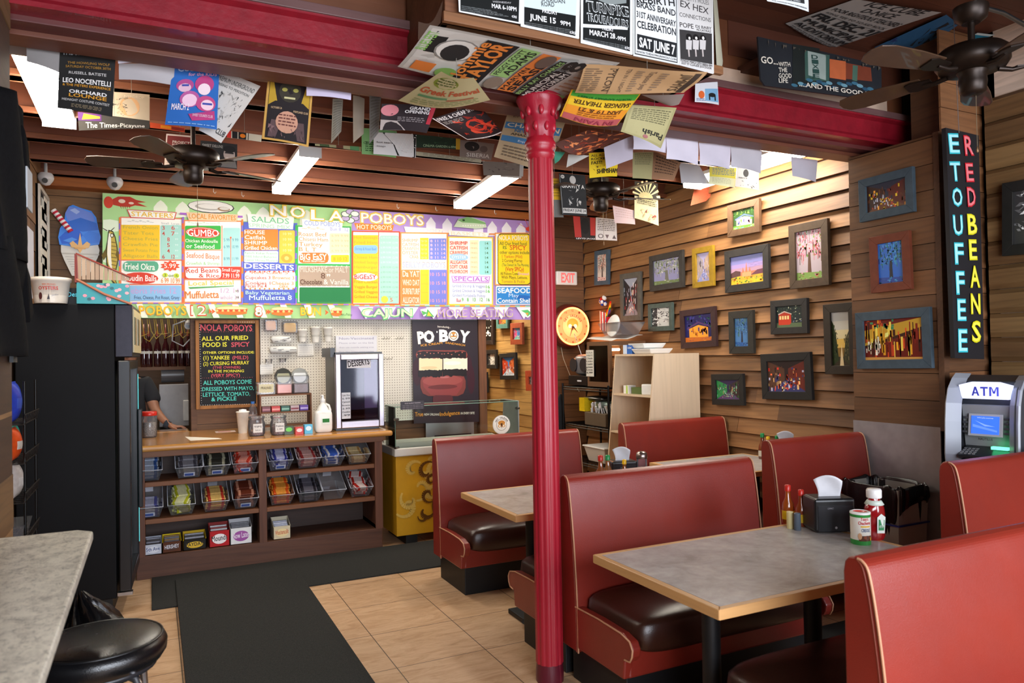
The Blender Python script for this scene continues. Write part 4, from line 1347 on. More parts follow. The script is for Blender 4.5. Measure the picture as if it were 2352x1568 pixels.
# near right wall: thick rounded boards
m=MB();backing(m,'-X',4.6,-2,2.79,0,3.5,'e6cdb8');rnd=random.Random(4);z=.05
while z<2.98:
    h=.145;a=-1.9
    while a<2.6:
        b_=min(a+rnd.uniform(2.0,3.2),2.765);
        if 2.765-b_<.4:b_=2.765
        d=.05;e=.03;col=vary(C(rnd.choice(['80603a','765634','8a6a42','6e5030'])),rnd,.14)
        m.hexa([(4.6,a,z),(4.6,b_,z),(4.6-d+e,b_-e*.5,z),(4.6-d+e,a+e*.5,z)],[(4.6,a,z+e),(4.6,b_,z+e),(4.6-d,b_-e,z+e),(4.6-d,a+e,z+e)],col)
        m.hexa([(4.6,a,z+e),(4.6,b_,z+e),(4.6-d,b_-e,z+e),(4.6-d,a+e,z+e)],[(4.6,a,z+h-e),(4.6,b_,z+h-e),(4.6-d,b_-e,z+h-e),(4.6-d,a+e,z+h-e)],col)
        m.hexa([(4.6,a,z+h-e),(4.6,b_,z+h-e),(4.6-d,b_-e,z+h-e),(4.6-d,a+e,z+h-e)],[(4.6,a,z+h-.003),(4.6,b_,z+h-.003),(4.6-d+e,b_-e*.5,z+h-.003),(4.6-d+e,a+e*.5,z+h-.003)],col)
        a=b_
    z+=h
struct(m.build('wall_right_near',wood_y,origin=(0,0,0)))
# left walls
m=MB();backing(m,'+X',-.46,-2,3.2,0,3.5,'4a3220');siding(m,'+X',-.472,-2,3.2,.02,3.4,.2,['8c6a42','80603c','947048'],21,.013,.012,2.2)
struct(m.build('wall_left_near',wood_y,origin=(0,0,0)))
m=MB();backing(m,'+X',-.79,3.2,7.1,0,3.5);siding(m,'+X',-.79,3.2,7.1,.02,3.4,.2,['7d5734','6f4c2c','87603a'],22,.013,.011,1.8);m.box((-.91,3.1,0),(-.58,3.2,3.5),C('4a3220'))
struct(m.build('wall_left',wood_y,origin=(0,0,0)))
# back wall pieces
m=MB();siding(m,'-Y',7.1,-.78,.30,1.96,3.1,.2,['7d5a36','8a643c','6f4e2e'],31,.012,.010,1.4)
siding(m,'-Y',7.1,.33,.9,.6,1.96,.14,['7a5230','8a6038','6a4628'],32,.012,.010,2)
siding(m,'-Y',7.1,.9,3.05,.02,.955,.14,['7a5230','84583a','6a4628'],33,.014,.012,1.5)
m.box((-.91,7.1,1.96),(.33,7.2,3.5),C('2a1a10'));m.box((.30,7.06,.6),(.345,7.2,1.96),C('6a4528'));m.box((.33,7.1,0),(3.05,7.2,3.5),C('2a1a10'));m.box((3.05,7.1,1.97),(3.85,7.2,3.5),C('2a1a10'))
m.box((-.91,7.1,0),(.33,7.2,.9),C('3a2616'))
struct(m.build('wall_back',wood_x,origin=(0,0,0)))
m=MB();m.box((.885,7.06,.955),(3.04,7.1,1.97),C('ffffff'));struct(m.build('wall_back_panel',peg,origin=(0,0,0)))
m=MB();m.box((3.04,7.02,0),(3.125,7.2,1.97),C('7a4c2e'));struct(m.build('trim_2',wood_z,bevel=.003,origin=(0,0,0)))
m=MB();m.box((-.78,6.93,3.02),(3.9,7.1,3.12),C('b8692a'));m.box((-.78,7.0,3.12),(4.4,7.1,3.3),C('a05a26'));struct(m.build('trim_3',wood_x,bevel=.003,origin=(0,0,0)))
# passage to more seating, beyond the back wall
m=MB();backing(m,'-X',3.87,7.2,11,0,3.0);siding(m,'-X',3.87,7.2,11,.02,2.9,.145,['b08a4e','a57f46','bb9556'],41,.012,.010,1.0);struct(m.build('wall_passage_right',wood_y,origin=(0,0,0)))
m=MB();m.box((3.04,7.2,0),(3.12,11,3.0),C('8a6a48'));m.box((3.0,11,0),(4,11.1,3),C('8a6a48'));m.box((3.0,7.2,2.9),(4,11.1,3.0),C('6a4a30'));struct(m.build('wall_passage_left',wood_y,origin=(0,0,0)))
area('passage_lamp',(3.35,8.6,2.85),(0,0,0),.3,1.6,34,(1,.86,.66))
# kitchen behind the counter opening
m=MB();m.box((-.95,8.6,0),(1.0,8.7,3),C('4a3320'));m.box((-1.0,7.2,0),(-.91,8.7,3),C('5a3d26'));m.box((.9,7.2,0),(1.0,8.7,3),C('5a3d26'));m.box((-1,7.2,2.6),(1,8.7,2.7),C('3a2618'));struct(m.build('wall_kitchen',wood_x,origin=(0,0,0)))
area('kitchen_lamp',(-.1,7.8,2.55),(0,0,0),.6,.3,5,(1,.9,.75))
# front of the shop, behind the camera
m=MB()
for a,b_ in (((-.6,-2.1,0),(5.3,-2,.5)),((-.6,-2.1,2.75),(5.3,-2,3.5)),((-.6,-2.1,.5),(-.45,-2,2.75)),((2.9,-2.1,.5),(3.1,-2,2.75)),((5.1,-2.1,.5),(5.3,-2,2.75))): m.box(a,b_,C('6a4a30'))
struct(m.build('wall_front',wood_x,origin=(0,0,0)))
# ceiling
m=MB();rnd=random.Random(8);y=-2
while y<7.1:
    m.box((-1,y,3.5),(4.75,y+.138,3.56),vary(C('5c3424'),rnd,.15));y+=.14
struct(m.build('ceiling',joist_wood,origin=(0,0,0)))
jn=4
for y,z,h,t in ((-.9,3.06,.44,.07),(-.1,3.06,.44,.07),(.75,3.06,.44,.07),(1.62,3.05,.45,.07),(3.85,3.02,.48,.08),(4.42,3.05,.45,.09),(5.02,3.04,.46,.08),(5.62,3.05,.45,.09),(6.2,3.05,.45,.08),(6.78,3.08,.42,.08)):
    m=MB();m.box((-.78 if y>3.4 else -.46,y,z),(4.4 if y>3.4 else 4.6,y+t,z+h),C('7c4630' if y>3.4 else '5a3626'));m.box((-.78 if y>3.4 else -.46,y-.015,z),(4.4 if y>3.4 else 4.6,y+t+.015,z+.035),C('8a5236'));struct(m.build('trim_%d'%jn,joist_wood,bevel=.004,origin=(0,0,0)));jn+=1
# boards above the beam
m=MB();m.box((-.79,3.24,3.11),(4.5,3.30,3.5),C('6e4026'));m.box((3.0,3.235,3.30),(4.5,3.25,3.5),C('5a3020'));struct(m.build('trim_%d'%jn,joist_wood,origin=(0,0,0)));jn+=1
m=MB();m.box((2.3,3.215,3.125),(4.32,3.245,3.21),C('c9ab94'));struct(m.build('trim_%d'%jn,paint,origin=(0,0,0)));jn+=1
# red iron beam
bt=thing('iron_beam','long red painted iron beam crossing the room above the column','beam',(2.1,3.3,2.88))
m=MB();xa,xb=-.79,4.55
m.prism([(3.17,3.07),(3.17,3.06),(3.2,3.048),(3.203,2.95),(3.19,2.93),(3.175,2.925),(3.175,2.905),(3.28,2.908),(3.29,2.95),(3.44,2.95),(3.44,3.07)],'X',xa,xb,C('8e1424'))
m.build('steel_section',beam_paint,bt)
m=MB();m.box((xa,3.16,3.07),(xb,3.26,3.11),C('6a4a48'));m.build('top_plate',joist_wood,bt,bevel=.003)
m=MB();m.box((xa,3.28,2.885),(4.42,3.37,2.95),C('5e2c2a'));m.box((xa,3.37,2.865),(4.42,3.50,2.95),C('6a3a28'));m.build('timber_underside',joist_wood,bt,bevel=.004)
# cast iron column
def m_column():
    m,nt,b=newmat('peeling_red_paint');v=coords(nt,(26,26,2.2));n=noise(nt,1.6,6,v,.7)
    L(nt,mix(nt,'MIX',attr(nt),C('b84a54'),ramp(nt,n,[(.6,g(0)),(.78,g(.6))])),b.inputs['Base Color']);b.inputs['Roughness'].default_value=.36;bump(nt,b,n,.5,.003);return m
column_paint=m_column()
pt=thing('cast_iron_column','red fluted cast iron column with leafy capital, standing on the tiled floor','column',(1.735,3.2,0))
m=MB();fl=lambda t,z:.035*abs(math.cos(8*t))
m.lathe([(.066,0),(.067,.03),(.065,.06),(.063,.09)],(1.735,3.2,0),C('5a1424'),32,flute=fl)
m.lathe([(.062,.09),(.061,.9),(.059,1.6),(.056,2.57)],(1.735,3.2,0),C('a01c2c'),72,flute=lambda t,z:.09*abs(math.cos(6*t))**.6)
m.build('shaft',column_paint,pt)
m=MB()
m.lathe([(.058,2.55),(.070,2.57),(.072,2.585),(.064,2.60),(.076,2.615),(.078,2.635),(.066,2.655),(.064,2.67)],(1.735,3.2,0),C('a01428'),32)
m.lathe([(.062,2.66),(.066,2.70),(.076,2.74),(.070,2.76),(.078,2.78),(.098,2.82),(.114,2.845),(.114,2.86),(.09,2.875),(.09,2.905)],(1.735,3.2,0),C('98142a'),48,flute=lambda t,z:.09*abs(math.sin(4*t+z*12))*(1 if z<2.84 else .2))
for k in range(8):
    a=2*PI*k/8
    for zz,r,s_ in ((2.71,.070,.026),(2.785,.084,.028)):
        a2=a+(PI/8 if zz>2.75 else 0);m.ell((1.735+r*math.cos(a2),3.2+r*math.sin(a2),zz),(.014,.014,s_),C('a51a2e'),8,6)
m.build('capital',column_paint,pt)
# boxed soffit round the column head
BX=[(1.056,2.72,2.925),(2.45,2.72,2.932)]
x0,x1=BX[0][0],BX[1][0]
m=MB();m.box((x0,2.72,2.93),(x1,3.2,2.97),C('6e472a'));m.box((x0,2.72,2.93),(x1,2.76,3.5),C('7a4c2e'));m.box((x0,2.76,2.93),(x0+.03,3.2,3.5),C('6e472a'));m.box((x1-.03,2.76,2.93),(x1,3.2,3.5),C('6e472a'));m.box((x0-.015,2.695,2.915),(x1+.015,2.72,2.955),C('8a5c38'))
struct(m.build('trim_%d'%jn,wood_x,origin=(0,0,0),bevel=.003));jn+=1
# steel sheet on pier
m=MB();m.box((4.155,2.80,.25),(4.165,3.40,1.12),C('a9a0a0'));tag(m.build('steel_sheet',m_attr('brushed_steel',.42,.3,.5,0,.18,5)),'grey brushed steel sheet fixed low on the wooden pier behind the trash can','metal panel')
# mats
t=.012
for (a,b_,lab) in (((-.02,5.27),(2.6,6.03),'wide black carpet mat lying along the front of the wooden counter'),((.13,1.2),(.955,5.85),'long black carpet runner leading from the foreground to the counter')):
    m=MB();m.box((a[0],a[1],.001 if t<.015 else .012),(b_[0],b_[1],t),C('222222'));tag(m.build('floor_mat',carpet,bevel=.004),lab,'mat','black mats on the tiled floor');t+=.009
m=MB();m.box((3.12,1.2,.001),(3.75,3.05,.012),C('222222'));tag(m.build('floor_mat',carpet,bevel=.004),'black carpet mat in the aisle beside the nearest table','mat','black mats on the tiled floor')

# ------------------------------------------------ booths
def sup(mb,cen,rad,e,c,n=28,mm=14,wr=0,seed=0):
    f=lambda v,p:math.copysign(abs(v)**p,v);rnd=random.Random(seed);ph=[rnd.uniform(0,6) for _ in range(4)];vs=[]
    for i in range(mm+1):
        a=-PI/2+PI*i/mm;cz=f(math.cos(a),e[1]);sz=f(math.sin(a),e[1])
        for k in range(n):
            t=2*PI*k/n;x=f(math.cos(t),e[0])*cz;y=f(math.sin(t),e[0])*cz
            w_=1+wr*(math.sin(6*x+ph[0]+3*y)+math.sin(11*y+ph[1]+5*x)*.6)
            vs.append((cen[0]+rad[0]*x,cen[1]+rad[1]*y,cen[2]+rad[2]*sz*w_))
    mb.add(vs,[(i*n+k,i*n+(k+1)%n,(i+1)*n+(k+1)%n,(i+1)*n+k) for i in range(mm) for k in range(n)],c,True)
def booth(label,x,y,L_,rz=0,H=1.0,group='red vinyl booth benches',seats='f'):
    t=thing('booth_bench',label,'booth',(x,y,0),rz,group)
    fr=[(-.062,H-.006),(-.080,H-.022),(-.092,H-.06),(-.106,H-.14),(-.122,H-.26),(-.136,H-.40),(-.147,H-.55),(-.152,H-.70),(-.152,.17)]
    f0=fr[:];fr=[]
    for i in range(len(f0)-1):
        p0,p1,p2,p3=[Vector(f0[min(max(j,0),len(f0)-1)]) for j in (i-1,i,i+1,i+2)]
        for k in range(4): q=k/4;fr.append(tuple(.5*((2*p1)+(p2-p0)*q+(2*p0-5*p1+4*p2-p3)*q*q+(3*p1-p0-3*p2+p3)*q**3)))
    fr.append(f0[-1])
    prof=[(-.004,.17),(-.004,H-.05),(-.010,H-.02),(-.024,H-.004),(-.044,H)]+fr
    m=LM();m.prism(prof,'X',.006,L_-.006,C('ffffff'),smooth=False);m.build('backrest',red_vinyl,t,bevel=.006)
    for xx in (.007,L_-.007):
        m=LM();m.tube([(xx,p[0]-.004,p[1]) for p in [(-.05,H-.004)]+fr],.0042,C('c08a68'),6);m.tube([(xx,p[0]+.012,p[1]) for p in fr[1:]],.003,C('8a4030'),6);m.build('piping',piping,t)
    for T in ([None] if 'f' in seats else [])+([Matrix.Translation((L_,-.006,0))@Matrix.Rotation(PI,4,'Z')] if 'r' in seats else []):
        m=LM(T);m.box((.03,-.54,.19),(L_-.03,-.14 if T is None else -.002,.34),C('ffffff'));m.build('seat_apron',red_vinyl,t,bevel=.01)
        for xx in (.004,L_-.05):
            arm=[((-.14 if T is None else -.002),.19),((-.14 if T is None else -.002),.385),(-.34,.39),(-.52,.385),(-.585,.37),(-.605,.34),(-.60,.31),(-.585,.285),(-.545,.28),(-.535,.19)]
            m=LM(T);m.prism(arm,'X',xx,xx+.046,C('ffffff'));m.build('seat_side_panel',red_vinyl,t,bevel=.008)
            m=LM(T);m.tube([((xx if xx<.1 else xx+.046),a[0],a[1]) for a in arm[1:9]],.0045,C('c08a68'),6);m.build('piping',piping,t)
        m=LM(T);sup(m,(L_/2,-.372 if T is None else -.31,.375),(L_/2-.045,.245 if T is None else .30,.095),(.22,.45),C('ffffff'),48,14,.018,int(x*100));m.build('seat_cushion',brown_vinyl,t)
        m=LM(T);m.box((.05,-.49,0),(L_-.04,-.03,.19),C('141416'));m.build('plinth',paint,t,bevel=.004)
    return t
booth('farthest red booth bench of the left row, in front of the gold freezer',1.80,5.06,1.2)
booth('double sided red booth bench right behind the base of the iron column',1.80,3.20,1.2,seats='fr')
booth('nearest red booth bench, cut off by the bottom right corner of the photo',1.80,1.53,1.2,seats='fr')
booth('red booth bench standing in front of the pale shelf unit',3.32,4.93,1.04,0,1.035)
booth('red booth bench ending at the wooden pier beside the trash can',3.32,3.39,.82,0,1.05,seats='r')
booth('red booth bench standing in front of the cash machine at the right edge',3.32,2.26,1.15,0,1.06)
# ------------------------------------------------ tables
def table(label,x0,y0,x1,y1,posts,H=.75):
    t=thing('dining_table',label,'table',((x0+x1)/2,(y0+y1)/2,0),0,'grey topped booth tables')
    e=.028
    m=MB();m.box((x0+e,y0+e,H-.034),(x1-e,y1-e,H),C('ffffff'));m.build('table_top',laminate,t)
    m=MB();ew=C('d0a068')
    m.hexa([(x0,y0,H-.036),(x1,y0,H-.036),(x1-e,y0+e,H-.036),(x0+e,y0+e,H-.036)],[(x0,y0,H),(x1,y0,H),(x1-e,y0+e,H),(x0+e,y0+e,H)],ew)
    m.build('wood_edging',wood_edge_x,t,bevel=.003);m=MB()
    m.hexa([(x0+e,y1-e,H-.036),(x1-e,y1-e,H-.036),(x1,y1,H-.036),(x0,y1,H-.036)],[(x0+e,y1-e,H),(x1-e,y1-e,H),(x1,y1,H),(x0,y1,H)],ew)
    m.build('wood_edging',wood_edge_x,t,bevel=.003)
    m=MB()
    m.hexa([(x0,y0,H-.036),(x0+e,y0+e,H-.036),(x0+e,y1-e,H-.036),(x0,y1,H-.036)],[(x0,y0,H),(x0+e,y0+e,H),(x0+e,y1-e,H),(x0,y1,H)],ew)
    m.build('wood_edging',wood_edge_y,t,bevel=.003);m=MB()
    m.hexa([(x1-e,y0+e,H-.036),(x1,y0,H-.036),(x1,y1,H-.036),(x1-e,y1-e,H-.036)],[(x1-e,y0+e,H),(x1,y0,H),(x1,y1,H),(x1-e,y1-e,H)],ew)
    m.build('wood_edging',wood_edge_y,t,bevel=.003)
    yc=(y0+y1)/2
    for px_ in posts:
        m=MB();m.cyl((px_,yc,.03),(px_,yc,H-.05),.036,C('101012'),20);m.box((px_-.03,yc-.24,H-.05),(px_+.03,yc+.24,H-.036),C('101012'));m.build('post',paint,t)
        m=MB();m.box((px_-.035,yc-.27,0),(px_+.035,yc+.27,.03),C('101012'));m.lathe([(.07,.028),(.05,.05),(.037,.07)],(px_,yc,0),C('101012'),16);m.build('foot',paint,t,bevel=.006)
    return t
wood_edge_x=m_wood('edging_wood_x','X',.4,.28,1.5);wood_edge_y=m_wood('edging_wood_y','Y',.4,.28,1.5)
table('nearest grey laminate table with light wood edge, carrying ketchup and a napkin dispenser',1.655,1.888,2.875,2.655,(1.95,2.50))
table('grey laminate table with wood edge partly hidden behind the red iron column',1.70,3.48,2.92,4.245,(1.99,2.62))
table('grey laminate table against the right wall between two booth benches',3.40,3.87,4.34,4.62,(3.7,4.1))
# ------------------------------------------------ front counter
CT=.975
t=thing('candy_counter','dark brown wooden counter with open candy shelves under a honey coloured top','counter',(.8,6.4,0))
bw=C('4a2a1a')
m=MB();m.box((-.12,6.46,0),(1.72,6.49,.93),C('3a2216'));m.box((-.12,6.49,0),(1.72,7.0,.93),C('35200f'));m.build('back_panel',wood_x,t)
for a,b_ in ((-.12,-.06),(.734,.792),(1.655,1.72)):
    m=MB();m.box((a,6.04,.16),(b_,6.46,.89),C('6a3e28'));m.build('upright',wood_z,t,bevel=.003)
m=MB();m.box((1.655,6.05,0),(1.715,6.48,.2),C('6a3e28'));m.build('upright',wood_z,t,bevel=.003)
for a,b_ in ((-.06,.734),(.792,1.655)):
    for z in (.667,.395):
        m=MB();m.box((a,6.05,z),(b_,6.46,z+.034),C('7e4c2a'));m.build('shelf',wood_x,t,bevel=.003)
m=MB();m.box((-.12,6.03,.885),(1.73,6.07,.93),C('7c4e30'));m.build('apron',wood_x,t,bevel=.003)
m=MB();m.box((-.12,6.04,0),(1.71,6.46,.165),C('5c3622'));m.build('base',wood_x,t,bevel=.004)
m=MB();m.box((-.14,5.985,.93),(1.80,7.035,CT),C('c58a44'));m.box((-.14,7.035,.93),(.29,7.32,CT),C('c58a44'));m.build('counter_top',counter_wood,t,bevel=.018,bseg=4)
# bins
def bar(c,c2,w=.13,d=.045,h=.022):
    m=LM();e=.006
    m.box((-w/2+.012,-d/2,0),(w/2-.012,d/2,h),C(c));m.box((-w/2,-d/2+e,h*.4),(-w/2+.012,d/2-e,h*.6),C(c2));m.box((w/2-.012,-d/2+e,h*.4),(w/2,d/2-e,h*.6),C(c2));m.box((-w*.28,-d/2-.0006,h*.2),(w*.28,d/2+.0006,h+.0008),C(c2))
    return m
tilt=math.radians(27)
binproto=None
def cbin(px_,shelf_z,nth,row,side,con,card,stick):
    global binproto
    desc='%s, %s of its half'%(nth,side)
    lab='clear candy bin, %s on the %s shelf, %s'%(nth,row,side)
    if binproto is None:
        t=thing('candy_bin',lab,'bin',(px_,6.09,shelf_z),0,'clear candy bins on the counter shelves')
        T=Matrix.Rotation(tilt,4,'X')
        m=LM(T);h=.105;wb,wt=.072,.094;d0,d1=.0,.27;th=.003
        B=[(-wb,.01,0),(wb,.01,0),(wb,d1-.01,0),(-wb,d1-.01,0)];U=[(-wt,-.012,h),(wt,-.012,h),(wt,d1+.01,h),(-wt,d1+.01,h)]
        m.add(B+U,[(0,3,2,1),(0,1,5,4),(1,2,6,5),(2,3,7,6),(3,0,4,7)],(1,1,1,1))
        m.build('tub',clear_plastic,t)
        m=LM(T);m.tube([(-wt,-.012,h),(wt,-.012,h),(wt,d1+.01,h),(-wt,d1+.01,h)],.0035,C('b8bcc6'),6,closed=True);m.build('rim',plastic,t)
        binproto=t
    else: t=dup(binproto,(px_,6.09,shelf_z),None,lab)
    T=Matrix.Rotation(tilt,4,'X')
    if card:
        m=LM(T);m.quad([(-.04,.272,.045),(.03,.272,.045),(.03,.274,.1),(-.04,.274,.1)],C('c4c4cc'));m.build('price_card',paper,t)
    if stick:
        m=LM(T);m.quad([(-.035,-.001,.02),(.04,-.001,.02),(.04,-.011,.062),(-.035,-.011,.062)],C('cdd2e0'));m.quad([(-.03,-.0035,.026),(.03,-.0035,.026),(.03,-.0105,.052),(-.03,-.0105,.052)],C('4a62a8'));m.build('sticker',paper,t)
    if con:
        c,c2,n,kind,_nm=con;rnd=random.Random(nth+row+side)
        pr=None
        for k in range(n):
            lay=k//3;y=.045+.075*(k%3)+rnd.uniform(-.008,.008);z=.008+lay*.025+(0 if kind=='bar' else .008)
            p=T@Vector((rnd.uniform(-.006,.006),y,z))
            R=(tilt,0,rnd.uniform(-.08,.08) if kind=='bar' else rnd.uniform(-.5,.5))
            lab2='%s in the %s bin, %s shelf, %s'%(con[4],nth,row,side)
            if pr is None:
                m=bar(c,c2,.138,.062,.024) if kind=='bar' else bar(c,c2,.12,.075,.028)
                m.local=False;o=m.build('candy_bar',foil,origin=(0,0,0),bevel=.003);tag(o,lab2,'candy','candy, %s %s %s'%(row,side,nth));pr=o
            else: o=pr.copy();coll.objects.link(o)
            o.location=(px_+p.x,6.09+p.y,shelf_z+p.z);o.rotation_euler=R
up=[(-0.039,6.09,0.689),(0.238,6.09,0.696),(0.433,6.09,0.688),(0.635,6.09,0.687),(0.9,6.09,0.674),(1.12,6.09,0.675),(1.312,6.09,0.673),(1.525,6.09,0.673)]
lo=[(-0.036,6.09,0.439),(0.184,6.09,0.446),(0.421,6.09,0.427),(0.636,6.09,0.43),(0.907,6.09,0.422),(1.124,6.09,0.412),(1.319,6.09,0.413),(1.543,6.09,0.404)]
od=['leftmost','second','third','rightmost']
UC=[(('3a5fa0','b8c4d8',9,'bar','blue wrapped candy bar'),1,0),(('5a5660','9a98a0',6,'bar','dull grey wrapped candy bar'),0,1),(('b6b49a','3a3a34',12,'bar','cream and black wrapped candy bar'),0,1),(('d8402c','f0a090',10,'bag','red candy packet'),0,1),(('3a3f9c','c0c4e8',11,'bag','dark blue candy packet'),0,1),(('b03a3a','e0b0a8',8,'bar','dark red candy bar'),1,0),(('e4e4ea','3a62c0',10,'bag','white and blue candy packet'),0,0),(('c89a5a','f0d8a0',4,'bar','golden candy bar'),1,0)]
LC=[(('6a6ab0','c8c8e0',5,'bar','violet wrapped candy bar'),0,1),(('c8cc2a','f4f4c0',12,'bag','yellow green candy packet'),1,0),(('c23a2a','e8c070',11,'bar','red and yellow candy bar'),1,0),(('c88a70','6a3020',14,'bar','copper coloured candy bar'),0,1),(('e0561c','f0a040',12,'bar','orange candy bar'),1,0),(('2c2a32','6a6874',10,'bar','black candy bar'),1,0),None,(('c8281e','f4e0dc',9,'bag','bright red candy packet'),1,0)]
for i in range(8):
    cbin(up[i][0],.702,od[i%4],'upper','left half' if i<4 else 'right half',UC[i][0],UC[i][1],UC[i][2])
    if LC[i]: cbin(lo[i][0],.430,od[i%4],'lower','left half' if i<4 else 'right half',*LC[i])
    else: cbin(lo[i][0],.430,od[i%4],'lower','left half',None,1,0) if i<4 else cbin(lo[i][0],.430,od[i%4],'lower','right half',None,1,0)
def cbox(name,lab,p0,p1,h,c,c2,txt,tc,items=None,back=.05):
    x0,x1=p0[0],p1[0];z=.166;y0,y1=6.07,6.22
    t=thing(name,lab,'candy box',((x0+x1)/2,(y0+y1)/2,z),0,'open candy boxes on the bottom shelf')
    m=MB();m.box((x0,y0,z),(x1,y0+.004,z+h),C(c));m.box((x0,y1-.004,z),(x1,y1,z+h+back),C(c2));m.box((x0,y0,z),(x1,y1,z+.004),C(c2))
    for xx in (x0,x1-.004): m.prism([(y0,z),(y1,z),(y1,z+h+back),(y0,z+h)],'X',xx,xx+.004,C(c2))
    m.build('carton',paper,t)
    m=MB();a=artY(m,y0);w_=x1-x0
    a.ell((x0+x1)/2,z+h*.5,w_*.36,h*.32,C(tc[1]),18);a.text(txt,(x0+w_*.12,z+h*.36),(x1-w_*.12,z+h*.42),h*.34,tc[0],3)
    m.build('front_print',gloss,t)
    for k in range(5):
        m=MB();m.box((x0+.012,y0+.012+k*.026,z+.006),(x1-.012,y0+.03+k*.026,z+h*.9+k*.008),C(items[k%len(items)]));o=m.build('candy_bar',foil,bevel=.003);tag(o,'wrapped candy bar inside the '+lab.split(' on ')[0].split(' beside')[0],'candy','candy bars in the '+name.replace('_',' ')+' '+txt)
bx=[(-0.069,6.07,0.185),(0.049,6.07,0.186),(0.052,6.07,0.195),(0.181,6.07,0.191),(0.193,6.07,0.196),(0.353,6.07,0.188),(0.374,6.07,0.185),(0.52,6.07,0.18),(0.523,6.07,0.186),(0.682,6.07,0.186),(0.841,6.07,0.179),(0.974,6.07,0.176)]
cbox('candy_box','white open candy box beside the cooler on the bottom shelf',bx[0],bx[1],.075,'c8ccd8','b0b4c0','5th Ave',('4a5a8a','dfe2ea'),['8a8a94','3a3030'],.03)
cbox('candy_box','black and yellow candy box with brown label on the bottom shelf',bx[2],bx[3],.08,'5a3018','e8c81c','HERSHEY',('d8d8e0','4a2412'),['8a6a3a','6a6a74'],.03)
cbox('candy_box','black candy box with yellow oval label on the bottom shelf',bx[4],bx[5],.075,'1c1812','c8a41c','PAYDAY',('2a2010','d8b028'),['9a9aa4','2a2420'],.04)
cbox('candy_box','red and white lettered candy box on the bottom shelf',bx[6],bx[7],.12,'b81e24','8a2a2a','Mounds',('1a1012','f4ecec'),['c8c8cc','8a2424'],.04)
cbox('candy_box','white candy box with purple print on the bottom shelf',bx[8],bx[9],.125,'e8e8e8','c0c0c4','Now Later',('f0e0f0','a050a0'),['7a7a80','6a6a70'],.045)
cbox('candy_box','cream candy box alone on the right half of the bottom shelf',bx[10],bx[11],.10,'dccdaa','c8c0a8','Whatchamacallit',('c84a24','ecd8a0'),['b0b4c4','d8d8e0'],.05)
# ------------------------------------------------ tall drinks cooler
t=thing('drinks_cooler','tall black glass door drinks cooler standing at the left end of the counter','cooler',(-.112,5.30,0),-.05)
m=LM();m.box((-.64,0,.10),(-.105,.70,1.957),C('101012'));m.build('cabinet',m_attr('black_cooler_metal',.6,0,.15,0,.1,4),t,bevel=.006)
m=LM();m.box((-.60,.03,0),(-.13,.67,.10),C('0a0a0a'));m.build('base_grille',paint,t)
m=LM();m.box((-.103,0,1.62),(-.004,.70,1.957),C('2c2a33'));m.build('header_box',dark_metal,t,bevel=.006)
m=LM();m.box((-.003,.03,1.65),(.004,.67,1.93),C('c8b890'));
for k in range(6): m.box((.004,.06+k*.1,1.70),(.006,.12+k*.1,1.88),C(['3a4a3a','8a6a3a','b8b0a0'][k%3]))
m.build('header_sign',gloss,t)
m=LM();m.box((-.09,0,.14),(-.02,.05,1.60),C('17171a'));m.box((-.09,.65,.14),(-.02,.70,1.60),C('17171a'));m.box((-.09,.05,1.54),(-.02,.65,1.60),C('17171a'));m.box((-.09,.05,.14),(-.02,.65,.22),C('17171a'));d=m.build('door_frame',plastic,t,bevel=.008)
m=LM();m.box((-.06,.05,.22),(-.05,.65,1.54),C('ffffff'));m.build('glass_pane',glass,d)
m=LM();m.box((-.018,.61,.55),(.008,.66,1.25),C('1c1c20'));m.build('handle',plastic,d,bevel=.005)
m=LM();m.box((-.10,.66,.3),(-.016,.672,1.5),C('ffffff'));m.build('teal_glint',m_emit('teal_glint_glow',(.12,.75,.78,1),.12),t)  # faintly glowing strip imitates a teal reflection along the door glass edge
m=LM();m.box((-.10,-.01,.115),(-.015,.04,.135),C('b0b0b4'));m.build('hinge',metal,t)
# things on the cooler
q=[(-0.56,5.312,1.957),(-0.434,5.326,1.957),(-0.27,5.294,1.957),(-0.588,5.317,1.957)]
t=thing('food_bucket','white plastic bucket with red oyster lettering standing on the black cooler','bucket',q[0])
x,y,z=q[0]
m=MB();m.lathe([(.088,0),(.105,.13),(.112,.135),(.112,.155),(.106,.157),(.104,.135),(.09,.01)],(x,y,z),C('d8d0c4'),28);m.build('tub',plastic,t)
m=MB();a=Art(m,lambda u,v,l:(x+.1005*math.sin(u)+.0001*l,y-(.1005+v*.09)*math.cos(u),z+v))
a.text("NEW ORLEANS'S",(-.35,.105),(.35,.105),.010,'b8502c',1);a.text('OYSTERS',(-.55,.078),(.5,.078),.020,'b0302c',3);a.ell(-.45,.04,.10,.022,C('4a2424'));a.poly([(-.1,.02),(.05,.02),(0,.055)],'3a3a44');a.text('jumbo',(.15,.04),(.5,.045),.012,'8a8a94',1)
m.build('lettering',gloss,t)
x,y,z=q[1]
t=thing('price_board','small black chalk price sign lying behind the bucket on the cooler','sign',(x,y,z))
m=MB();m.box((x-.07,y,z),(x+.09,y+.015,z+.10),C('22252a'));m.build('board',matte,t)
m=MB();a=artY(m,y);a.text('Desserts',(x-.04,z+.045),(x+.085,z+.05),.03,'58c8e0',2);m.build('chalk_writing',matte,t)
x,y,z=q[2]
t=thing('decorated_chest','small teal polka dot chest with open slatted lid on the black cooler','box',(x,y,z))
m=MB();m.box((x-.15,y-.02,z),(x+.14,y+.16,z+.13),C('2f8f98'));a=artY(m,y-.02);rnd=random.Random(2)
for k in range(16): a.ell(x-.13+.27*rnd.random(),z+.01+.11*rnd.random(),.012,.010,C(rnd.choice(['d88a9a','e0a0a8','1c5c66'])),8)
